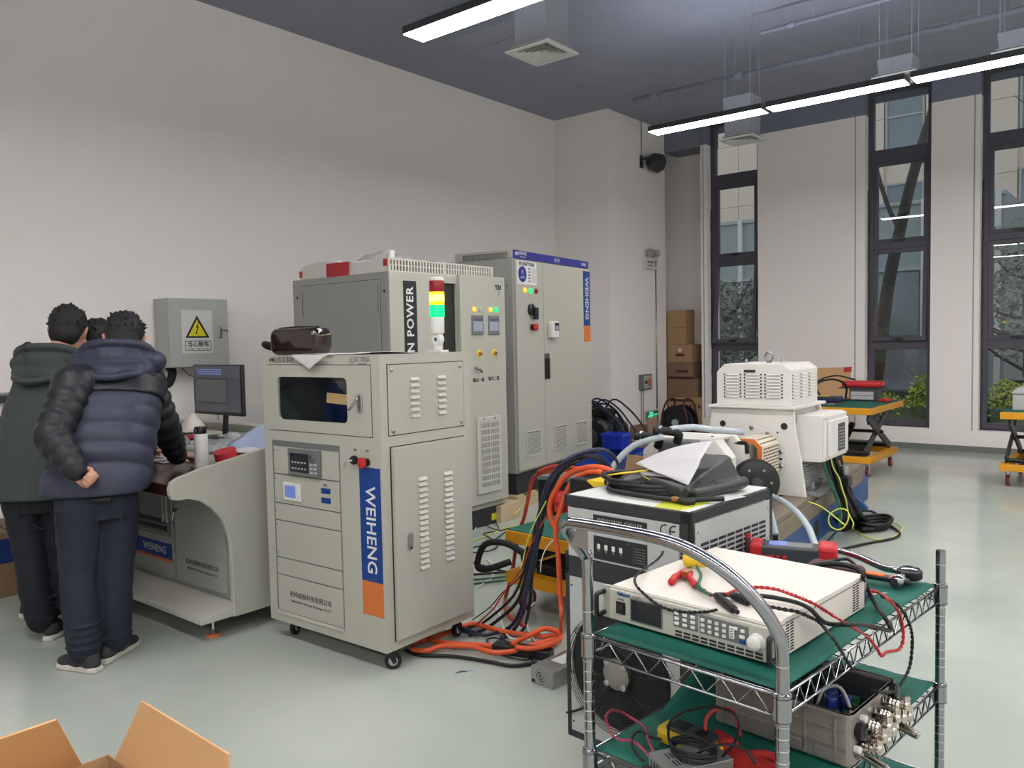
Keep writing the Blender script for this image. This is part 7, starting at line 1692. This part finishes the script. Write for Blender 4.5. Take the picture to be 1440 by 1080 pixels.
# ================================================================ cables (3-D paths)
PATHS = {"orange_a":[[-2.876,2.692,0.025],[-2.841,2.861,0.025],[-2.829,3.061,0.025],[-2.763,3.083,0.025],[-2.638,3.084,0.025],[-2.542,3.104,0.025],[-2.484,3.123,0.025],[-2.402,3.158,0.025],[-2.365,3.234,0.025]],"orange_b":[[-2.886,2.78,0.025],[-2.761,2.794,0.025],[-2.657,2.842,0.025],[-2.561,2.895,0.025],[-2.47,2.922,0.025],[-2.398,2.997,0.025],[-2.371,3.075,0.025],[-2.337,3.182,0.025]],"orange_c":[[-2.813,2.632,0.03],[-2.741,2.662,0.03],[-2.722,2.754,0.03],[-2.601,2.832,0.03],[-2.541,2.831,0.03],[-2.471,2.833,0.03],[-2.414,2.881,0.03],[-2.381,2.949,0.03],[-2.337,3.048,0.03],[-2.306,3.152,0.03]],"orange_d":[[-2.418,2.914,0.06],[-2.419,3.053,0.06],[-2.416,3.165,0.06],[-2.329,3.167,0.06],[-2.276,3.111,0.06],[-2.265,2.993,0.06],[-2.311,2.915,0.06],[-2.376,2.889,0.06]],"floor_black":[[-2.866,2.639,0.012],[-2.761,2.638,0.012],[-2.617,2.723,0.012],[-2.45,2.772,0.012],[-2.327,2.801,0.012],[-2.255,2.895,0.012]],"floor_loop":[[-2.294,2.929,0.012],[-2.329,2.882,0.012],[-2.448,2.869,0.012],[-2.566,2.928,0.012],[-2.63,2.974,0.012],[-2.614,3.022,0.012],[-2.499,3.011,0.012],[-2.399,2.971,0.012],[-2.294,2.908,0.012],[-2.253,2.876,0.012]],"navy_floor":[[-2.884,3.012,0.02],[-2.756,3.003,0.02],[-2.675,2.999,0.02],[-2.643,3.073,0.02],[-2.643,3.188,0.02],[-2.538,3.15,0.164],[-2.465,3.15,0.359],[-2.43,3.15,0.509],[-2.377,3.15,0.694],[-2.279,3.15,0.879],[-2.346,3.4,0.894],[-2.774,4.2,0.761],[-3.229,5.0,0.547]],"navy_two":[[-2.826,2.977,0.02],[-2.717,2.981,0.02],[-2.653,3.028,0.02],[-2.64,3.138,0.02],[-2.532,3.1,0.12],[-2.464,3.1,0.299],[-2.415,3.1,0.486],[-2.366,3.1,0.668],[-2.307,3.1,0.814],[-2.2,3.1,0.926],[-2.079,3.1,0.969],[-2.453,3.8,0.836],[-2.903,4.6,0.619]],"bundle_a":[[-2.743,2.967,0.015],[-2.739,3.083,0.015],[-2.682,3.12,0.061],[-2.546,3.12,0.188],[-2.478,3.12,0.364],[-2.438,3.12,0.514],[-2.404,3.12,0.643],[-2.345,3.12,0.773],[-2.236,3.12,0.904],[-2.112,3.12,0.957],[-2.592,4.0,0.779],[-2.799,4.4,0.628]],"bundle_b":[[-2.82,3.024,0.015],[-2.805,3.113,0.015],[-2.669,3.05,0.099],[-2.516,3.05,0.238],[-2.44,3.05,0.387],[-2.397,3.05,0.499],[-2.355,3.05,0.627],[-2.301,3.05,0.754],[-2.215,3.05,0.881],[-2.105,3.05,0.947],[-2.524,3.8,0.831],[-2.982,4.6,0.622]],"bundle_c":[[-2.586,3.033,0.015],[-2.606,3.154,0.015],[-2.418,3.0,0.185],[-2.394,3.0,0.302],[-2.355,3.0,0.447],[-2.318,3.0,0.59],[-2.298,3.0,0.711],[-2.245,3.0,0.852],[-2.129,3.0,0.961],[-2.105,3.2,0.982],[-2.523,4.0,0.827],[-2.847,4.6,0.634]],"bundle_d":[[-2.553,3.106,0.015],[-2.585,3.221,0.015],[-2.437,3.08,0.202],[-2.42,3.08,0.33],[-2.4,3.08,0.457],[-2.353,3.08,0.586],[-2.338,3.08,0.675],[-2.264,3.08,0.787],[-2.187,3.08,0.869]],"bundle_e":[[-2.815,3.09,0.012],[-2.61,3.0,0.165],[-2.567,3.0,0.223],[-2.505,3.0,0.299],[-2.422,3.0,0.401],[-2.367,3.0,0.514],[-2.3,3.0,0.626],[-2.235,3.0,0.719]],"bundle_f":[[-2.885,3.146,0.012],[-2.624,3.0,0.176],[-2.552,3.0,0.255],[-2.446,3.0,0.345],[-2.373,3.0,0.444],[-2.353,3.0,0.55]],"bundle_white":[[-2.41,2.98,0.408],[-2.396,2.98,0.445],[-2.363,2.98,0.553],[-2.318,2.98,0.645],[-2.283,2.98,0.7],[-2.249,2.98,0.754]],"bundle_grey":[[-2.29,2.98,0.411],[-2.284,2.98,0.463],[-2.262,2.98,0.517],[-2.224,2.98,0.566],[-2.183,2.98,0.589]],"orange_e":[[-1.893,3.0,0.919],[-1.937,3.0,0.931],[-1.994,3.0,0.933],[-2.051,3.0,0.922],[-2.098,3.0,0.908],[-2.159,3.0,0.868],[-2.2,3.0,0.816],[-2.232,3.0,0.763],[-2.244,3.0,0.711],[-2.229,3.0,0.652],[-2.192,3.0,0.62]],"orange_f":[[-1.92,2.95,0.924],[-1.98,2.95,0.919],[-2.018,2.95,0.906],[-2.052,2.95,0.89],[-2.088,2.95,0.853],[-2.108,2.95,0.82],[-2.137,2.95,0.756],[-2.154,2.95,0.71],[-2.173,2.95,0.659],[-2.173,2.95,0.6],[-2.162,2.95,0.519],[-2.157,2.95,0.384],[-2.151,2.95,0.292],[-2.148,2.95,0.226],[-2.365,3.239,0.02],[-2.317,3.119,0.02],[-2.342,3.066,0.02]],"orange_g":[[-2.691,3.5,0.78],[-2.629,3.5,0.805],[-2.565,3.5,0.822],[-2.485,3.5,0.825],[-2.416,3.5,0.82]],"orange_h":[[-2.769,3.6,0.752],[-2.693,3.6,0.774],[-2.604,3.6,0.79],[-2.485,3.6,0.792],[-2.325,3.6,0.799]],"red_cord":[[-2.715,3.55,0.771],[-2.756,3.55,0.744],[-2.782,3.55,0.701],[-2.799,3.55,0.639],[-2.816,3.55,0.572],[-2.838,3.55,0.5],[-2.871,3.55,0.43],[-2.888,3.55,0.37],[-2.905,3.55,0.305],[-2.929,3.55,0.189],[-2.959,3.55,0.092],[-2.994,3.55,-0.011],[-2.73,3.253,0.06],[-2.619,3.171,0.06],[-2.522,3.138,0.06]],"white_a":[[-2.769,3.177,0.1],[-2.757,3.195,0.09],[-2.729,3.193,0.05],[-2.659,3.137,0.02],[-2.543,3.048,0.02],[-2.487,3.064,0.02],[-2.439,3.088,0.02]],"white_b":[[-2.591,3.317,0.12],[-2.604,3.272,0.08],[-2.557,3.211,0.02],[-2.442,3.11,0.02],[-2.326,3.033,0.02],[-2.243,2.973,0.02]],"white_loop":[[-3.338,3.557,0.01],[-3.557,3.876,0.01],[-3.621,4.04,0.01],[-3.617,4.109,0.01],[-3.471,3.998,0.01],[-3.316,3.811,0.01],[-3.28,3.688,0.01],[-3.219,3.522,0.01],[-3.153,3.356,0.01]],"green_a":[[-3.482,3.646,0.012],[-3.38,3.7,0.012],[-3.282,3.827,0.012],[-3.229,3.941,0.012]],"green_b":[[-3.39,3.548,0.012],[-3.32,3.634,0.012],[-3.232,3.768,0.012],[-3.17,3.868,0.012]],"black_a":[[-3.823,4.009,0.015],[-3.637,3.986,0.015],[-3.418,3.952,0.015],[-3.254,3.949,0.015]],"black_b":[[-3.54,3.707,0.015],[-3.446,3.774,0.015],[-3.346,3.903,0.015],[-3.273,3.995,0.015]],"black_c":[[-3.975,4.207,0.01],[-3.917,4.296,0.01],[-3.92,4.498,0.01],[-4.063,4.898,0.01],[-4.072,5.073,0.01]],"black_d":[[-3.907,4.134,0.01],[-3.824,4.193,0.01],[-3.758,4.31,0.01],[-3.821,4.463,0.01],[-3.991,4.581,0.01],[-4.142,4.67,0.01],[-4.096,4.788,0.01],[-4.09,4.94,0.01]],"yellow_a":[[-4.06,4.297,0.01],[-4.059,4.454,0.01],[-4.081,4.684,0.01],[-4.104,4.93,0.01],[-4.072,5.073,0.01]],"black_e":[[-4.225,4.613,0.01],[-4.413,4.935,0.01],[-4.223,4.849,0.01],[-4.118,4.831,0.01],[-4.35,5.042,0.01],[-4.478,5.053,0.01],[-4.448,4.911,0.01]],"white_c":[[-4.226,4.556,0.01],[-4.278,4.722,0.01],[-4.471,4.991,0.01],[-4.374,5.025,0.01],[-4.335,5.116,0.01]],"yellow_wire_b":[[-4.256,5.182,0.05],[-4.319,5.386,0.08],[-4.455,5.63,0.1],[-4.547,5.853,0.12]],"yellow_b":[[-1.945,5.6,0.348],[-1.867,5.6,0.329],[-1.795,5.6,0.288],[-1.743,5.6,0.251],[-1.696,5.6,0.218],[-1.678,5.6,0.244],[-1.673,5.6,0.303],[-1.701,5.6,0.324],[-1.743,5.6,0.319],[-1.79,5.6,0.284],[-1.805,5.6,0.238],[-1.79,5.6,0.196],[-1.748,5.6,0.177],[-1.706,5.6,0.197],[-1.678,5.6,0.244],[-1.669,5.6,0.299]],"yellow_c":[[-1.924,6.0,0.643],[-1.903,6.0,0.545],[-1.858,6.0,0.466],[-1.838,6.0,0.395],[-1.81,6.0,0.309],[-1.793,6.0,0.218],[-1.758,6.0,0.149],[-1.765,6.0,0.107],[-1.87,6.401,0.01],[-1.784,6.265,0.01],[-1.698,6.191,0.01],[-1.623,6.166,0.01],[-1.575,6.224,0.01],[-1.561,6.446,0.01],[-1.58,6.628,0.01],[-1.632,6.738,0.01],[-1.75,6.871,0.01]],"black_g":[[-2.015,6.972,0.03],[-1.94,7.124,0.012],[-1.809,6.914,0.012],[-1.677,6.667,0.012],[-1.57,6.484,0.012],[-1.541,6.342,0.012],[-1.575,6.189,0.012],[-1.661,6.003,0.012],[-1.772,5.71,0.012],[-1.856,5.536,0.012]],"thick_0":[[-1.959,6.0,0.625],[-1.934,6.0,0.522],[-1.893,6.0,0.368],[-1.828,6.0,0.229],[-1.93,6.549,0.03],[-1.778,6.332,0.03]],"thick_1":[[-1.973,6.1,0.611],[-1.944,6.1,0.507],[-1.897,6.1,0.352],[-1.828,6.1,0.211],[-1.903,6.567,0.03],[-1.763,6.343,0.03]],"thick_2":[[-1.942,6.05,0.62],[-1.911,6.05,0.517],[-1.859,6.05,0.364],[-1.788,6.05,0.225],[-1.88,6.582,0.03],[-1.75,6.352,0.03]],"thick_3":[[-1.974,6.2,0.599],[-1.94,6.2,0.494],[-1.882,6.2,0.338],[-1.807,6.2,0.196],[-1.858,6.597,0.03],[-1.737,6.361,0.03]],"thick_4":[[-1.943,6.15,0.608],[-1.906,6.15,0.504],[-1.843,6.15,0.35],[-1.767,6.15,0.21],[-1.836,6.613,0.03],[-1.724,6.369,0.03]],"thin_drop":[[-1.956,6.3,0.643],[-1.93,6.3,0.536],[-1.888,6.3,0.403],[-1.846,6.3,0.272],[-1.81,6.3,0.189],[-1.942,6.855,0.03],[-1.843,6.699,0.03]],"green_hose":[[-1.937,5.9,0.638],[-1.927,5.9,0.546],[-1.887,5.9,0.436],[-1.842,5.9,0.338],[-1.817,5.9,0.227],[-1.827,5.9,0.123]],"teal_wire":[[-1.889,5.8,0.553],[-1.835,5.8,0.431],[-1.801,5.8,0.333],[-1.781,5.8,0.234],[-1.791,5.8,0.147],[-1.939,6.131,0.01],[-1.909,5.891,0.01]],"hose_a":[[-2.103,5.1,0.488],[-1.972,5.0,0.484],[-1.809,4.8,0.495],[-1.659,4.6,0.483],[-1.563,4.5,0.432],[-1.519,4.45,0.383],[-1.479,4.4,0.329],[-1.43,4.3,0.262]],"hose_b":[[-1.44,3.6,0.757],[-1.417,3.6,0.67],[-1.404,3.6,0.622],[-1.394,3.6,0.57],[-1.381,3.6,0.466],[-1.374,3.6,0.335],[-1.597,4.183,0.03]],"hose_c":[[-2.776,4.6,0.602],[-2.717,4.6,0.687],[-2.657,4.6,0.754],[-2.576,4.6,0.814],[-2.463,4.6,0.845]],"clip_a":[[-1.15,2.089,0.875],[-1.133,2.049,0.875],[-1.117,1.987,0.875],[-1.1,1.886,0.875],[-1.08,1.812,0.875],[-1.04,1.754,0.875],[-1.009,1.747,0.858],[-0.972,1.743,0.842],[-0.926,1.739,0.838],[-0.882,1.735,0.845],[-0.839,1.73,0.856],[-0.798,1.699,0.878]],"clip_b":[[-1.01,2.027,0.875],[-0.967,2.025,0.875],[-0.921,1.996,0.875],[-0.874,1.959,0.875],[-0.829,1.915,0.875],[-0.794,1.849,0.875]],"clip_c":[[-0.996,1.998,0.878],[-0.948,1.925,0.878],[-0.916,1.848,0.878],[-0.884,1.807,0.878],[-0.854,1.787,0.878]],"power_a":[[-0.845,1.812,0.875],[-0.802,1.836,0.875],[-0.758,1.861,0.875],[-0.713,1.867,0.875],[-0.668,1.86,0.875],[-0.63,1.832,0.875],[-0.627,1.905,0.827],[-0.621,1.964,0.804],[-0.562,1.866,0.844],[-0.552,1.981,0.811],[-0.544,2.088,0.774],[-0.539,2.145,0.753],[-0.54,2.14,0.768],[-0.543,2.103,0.802],[-0.605,2.262,0.776],[-0.632,2.264,0.827],[-0.617,2.185,0.87]],"power_b":[[-0.848,2.403,0.8],[-0.83,2.492,0.8],[-0.786,2.582,0.8],[-0.755,2.564,0.8],[-0.707,2.475,0.8],[-0.674,2.393,0.8]],"probe_black":[[-0.776,1.815,0.875],[-0.76,1.806,0.875],[-0.713,1.797,0.875],[-0.679,1.797,0.875],[-0.651,1.799,0.875],[-0.631,1.812,0.865],[-0.625,1.877,0.832],[-0.567,1.798,0.828],[-0.562,1.866,0.763],[-0.559,1.899,0.729]],"probe_red":[[-0.826,1.814,0.878],[-0.818,1.868,0.878],[-0.789,1.91,0.878],[-0.748,1.922,0.878],[-0.689,1.899,0.878],[-0.635,1.866,0.878],[-0.622,1.952,0.831],[-0.56,1.882,0.838],[-0.552,1.99,0.782],[-0.547,2.051,0.736],[-0.544,2.089,0.705],[-0.541,2.128,0.703],[-0.534,2.216,0.684],[-0.531,2.242,0.705],[-0.532,2.231,0.751],[-0.535,2.193,0.795],[-0.541,2.127,0.839],[-0.617,2.327,0.79],[-0.64,2.335,0.79]],"tail_black":[[-0.6,2.302,0.79],[-0.576,2.281,0.79],[-0.535,2.193,0.808],[-0.53,2.258,0.763],[-0.526,2.309,0.701],[-0.526,2.31,0.645],[-0.528,2.282,0.605],[-0.535,2.202,0.585],[-0.517,2.001,0.65],[-0.544,2.001,0.65]],"pink_a":[[-0.893,1.622,0.49],[-0.924,1.641,0.49],[-0.963,1.673,0.49],[-1.001,1.7,0.49],[-1.036,1.714,0.49],[-1.065,1.701,0.49],[-1.099,1.718,0.49],[-1.136,1.752,0.5],[-1.131,1.748,0.52],[-1.127,1.777,0.52],[-1.112,1.81,0.5],[-1.046,1.796,0.49],[-1.012,1.751,0.49],[-0.972,1.705,0.49],[-0.938,1.659,0.49]],"lead_a":[[-0.932,1.74,0.479],[-0.947,1.74,0.514],[-0.943,1.74,0.555],[-0.918,1.74,0.583],[-0.891,1.74,0.6],[-0.83,1.74,0.626],[-0.781,1.74,0.625],[-0.764,1.74,0.607],[-0.768,1.74,0.575],[-0.778,1.74,0.55],[-0.806,1.74,0.512]],"lead_b":[[-0.981,1.765,0.49],[-1.01,1.762,0.49],[-1.047,1.771,0.49],[-1.046,1.734,0.49],[-1.025,1.696,0.49],[-0.989,1.662,0.49],[-0.964,1.647,0.49]],"lead_c":[[-0.856,1.68,0.497],[-0.845,1.68,0.528],[-0.805,1.68,0.561],[-0.762,1.68,0.579],[-0.72,1.68,0.578],[-0.7,1.68,0.553]]}
def run(key, name, label, r, m, group=None, twist=False, cat='cable'): return cable(name, label, cat, PATHS[key], r, m, 7, 4, group, twist)
G1 = 'orange power cables on the floor'; G2 = 'cable bundle hanging from the small lift table'
run('orange_a', 'orange_cable', 'orange floor cable, the rearmost of the run from under the cabinet', .013, 'orange_cable', G1)
run('orange_b', 'orange_cable', 'orange floor cable, second of the run, crossing to the chiller', .013, 'orange_cable', G1)
run('orange_c', 'orange_cable', 'orange floor cable, the one nearest to the camera', .013, 'orange_cable', G1)
run('orange_d', 'orange_cable', 'orange cable curled in a loop beside the power strip', .013, 'orange_cable', G1)
run('floor_black', 'black_cable', 'black cable sweeping over the floor in front of the orange cables', .009, 'black_rubber')
run('floor_loop', 'black_cable', 'thin black cable looping over the orange floor cables', .004, 'black_rubber')
run('navy_floor', 'navy_cable', 'dark blue cable from the floor up over the small lift table', .009, 'navy_cable', G2)
run('navy_two', 'navy_cable', 'second dark blue cable rising beside the black box', .007, 'navy_cable', G2)
for k, (r, m, lab) in dict(a=(.009, 'black_rubber', 'thick black cable, leftmost of the hanging bundle'), b=(.007, 'black_rubber', 'black cable in the hanging bundle, second'), c=(.010, 'navy_cable', 'blue black cable in the middle of the hanging bundle'), d=(.008, 'black_rubber', 'black cable at the right of the hanging bundle'), e=(.004, 'red_cable', 'thin red-brown wire in front of the hanging bundle'), f=(.003, 'black_matte', 'thin black wire slanting in front of the hanging bundle')).items(): run('bundle_'+k, 'hanging_cable', lab, r, m, G2)
run('bundle_white', 'white_wire', 'thin pale wire curving down the hanging bundle', .003, 'yellow_wire', G2); run('bundle_grey', 'grey_wire', 'thin grey wire arching right of the hanging bundle', .003, 'white_wire', G2)
G3 = 'orange cables arching to the chiller'
run('orange_e', 'orange_cable', 'thick orange cable arching down left of the chiller, outer one', .014, 'orange_cable', G3); run('orange_f', 'orange_cable', 'orange cable hanging straight down to the floor beside the chiller', .012, 'orange_cable', G3)
run('orange_g', 'orange_cable', 'orange cable lying over the black case behind the lift table', .014, 'red_cable', G3); run('orange_h', 'orange_cable', 'second orange cable over the black case, running right', .014, 'orange_cable', G3)
run('red_cord', 'red_cable', 'red-brown cable dropping behind the small lift table to the floor', .011, 'red_cable')
run('white_a', 'white_wire', 'white wire curling down over the orange floor cables', .005, 'white_wire'); run('white_b', 'white_wire', 'white wire dropping past the red wheel to the silver supply', .004, 'white_wire'); run('white_loop', 'white_wire', 'white wire loop on the floor beside the data cabinet', .0035, 'white_wire')
run('green_a', 'green_cable', 'upper green cable on the floor by the yellow base', .007, 'green_cable'); run('green_b', 'green_cable', 'lower green cable on the floor by the yellow base', .007, 'green_cable')
run('black_a', 'black_cable', 'black cable slanting over the floor to the yellow base', .007, 'black_rubber'); run('black_b', 'black_cable', 'black cable running level to the yellow base', .008, 'black_rubber')
run('black_c', 'black_cable', 'black cable rising towards the small lift table from the cabinet', .005, 'black_rubber'); run('black_d', 'black_cable', 'black cable with an S bend behind the data cabinet', .005, 'black_rubber'); run('black_e', 'black_cable', 'black cable ring on the floor at the power cabinet plinth', .004, 'black_rubber')
run('yellow_a', 'yellow_wire', 'yellow green wire on the floor behind the data cabinet', .004, 'yellow_wire'); run('white_c', 'white_wire', 'pale wire on the floor at the power cabinet plinth', .004, 'white_wire'); run('yellow_wire_b', 'yellow_wire', 'pale yellow wire rising beside the wooden skid', .004, 'yellow_wire')
run('yellow_b', 'yellow_wire', 'yellow green wire looped before the blue machine bed', .005, 'yellow_wire'); run('yellow_c', 'yellow_wire', 'yellow green wire falling from the terminal box and sweeping over the floor', .005, 'yellow_wire')
run('black_g', 'black_cable', 'thin black cable making a wide loop on the floor right of the machine', .009, 'black_rubber')
for k in range(5): run('thick_%d' % k, 'machine_cable', 'thick black cable from the white terminal box to the floor, number %s from the left' % ['one', 'two', 'three', 'four', 'five'][k], .016, 'black_rubber', 'thick black cables of the terminal box')
run('thin_drop', 'machine_cable', 'thin black cable hanging right of the thick black ones', .009, 'black_rubber'); run('green_hose', 'green_hose', 'green hose down the side of the machine bed', .012, 'green_hose'); run('teal_wire', 'green_cable', 'thin green wire beside the green hose reaching the floor', .006, 'green_cable')
b = MB()
for k in range(3): b.tube([(-1.78+(.105+.012*k)*math.cos(a), 6.58+(.16+.015*k)*math.sin(a), .018+.022*k+.01*math.sin(a*2)) for a in [2*PI*j/16 for j in range(16)]], .014, 8, 3, closed=True)
tag(b.build('cable_ring', 'black_rubber', smooth=True), 'thick black cable coiled on the floor right of the machine bed', 'cable')
b = MB().box(-2.02, 6.30, .0, -1.90, 6.50, .10).build('cable_block', 'black_matte', bevel=.01); tag(b, 'small black block under the thick cables beside the machine bed', 'block')
run('hose_a', 'clear_hose', 'translucent hose curving down from the chiller rear to the floor', .019, 'hose_clear', cat='hose'); run('hose_b', 'clear_hose', 'translucent hose end just behind the chiller right edge', .014, 'hose_clear', cat='hose')
G4 = 'leads on the bench instrument'
run('clip_a', 'twisted_lead', 'twisted black lead looping over the instrument front to the plugs', .0022, 'black_rubber', G4, True); run('clip_b', 'twisted_lead', 'twisted black lead from the yellow plug to the banana plugs', .0022, 'black_rubber', G4, True); run('clip_c', 'plug_lead', 'dark green lead from the yellow plug to the banana plug', .0045, 'green_cable', G4)
run('power_a', 'power_lead', 'thick black mains lead across the instrument and over the cart edge', .0055, 'black_rubber', G4); run('power_b', 'power_lead', 'thick black lead humped behind the instrument', .0055, 'black_rubber', G4)
run('probe_black', 'twisted_lead', 'twisted black lead dropping to the aluminium housing', .0026, 'black_rubber', G4, True); run('probe_red', 'twisted_lead', 'twisted red lead dropping over the cart edge in a loop', .0026, 'red_wire', G4, True); run('tail_black', 'twisted_lead', 'twisted black lead hanging at the rear right of the cart', .0026, 'black_rubber', G4, True)
G5 = 'leads on the lower cart shelf'
run('pink_a', 'twisted_lead', 'twisted pink and red lead looped on the left of the lower shelf', .0022, 'pink_wire', G5, True); run('lead_a', 'test_lead', 'black test lead arching over the yellow multimeter', .0034, 'black_rubber', G5); run('lead_b', 'test_lead', 'black test lead curled by the pink lead', .0034, 'black_rubber', G5); run('lead_c', 'test_lead', 'black test lead humped over the silver power supply', .0034, 'black_rubber', G5)
cable('red_test_lead', 'red test lead arching over the yellow multimeter', 'cable', [(-.875, 1.80, .50), (-.885, 1.82, .55), (-.86, 1.84, .575), (-.82, 1.84, .575), (-.80, 1.83, .53)], .0045, 'red_wire')
cable('red_wire_bit', 'thin red sleeve bridging the multimeter tabs and instrument', 'cable', [(-1.02, 2.50, .79), (-.98, 2.47, .80), (-.94, 2.43, .785)], .004, 'red_wire')
t = thing('probe_tube', 'brownish red tube standing behind the chiller edge', 'tube', (-1.075, 2.53, ZS), 0)
MB().lathe([(.008, .002), (.009, .004), (.009, .085), (.007, .088)], n=14).build('tube', 'maroon', t, auto=True); MB().lathe([(.0092, .075), (.0092, .086)], n=14).build('cap', 'red_plastic', t)
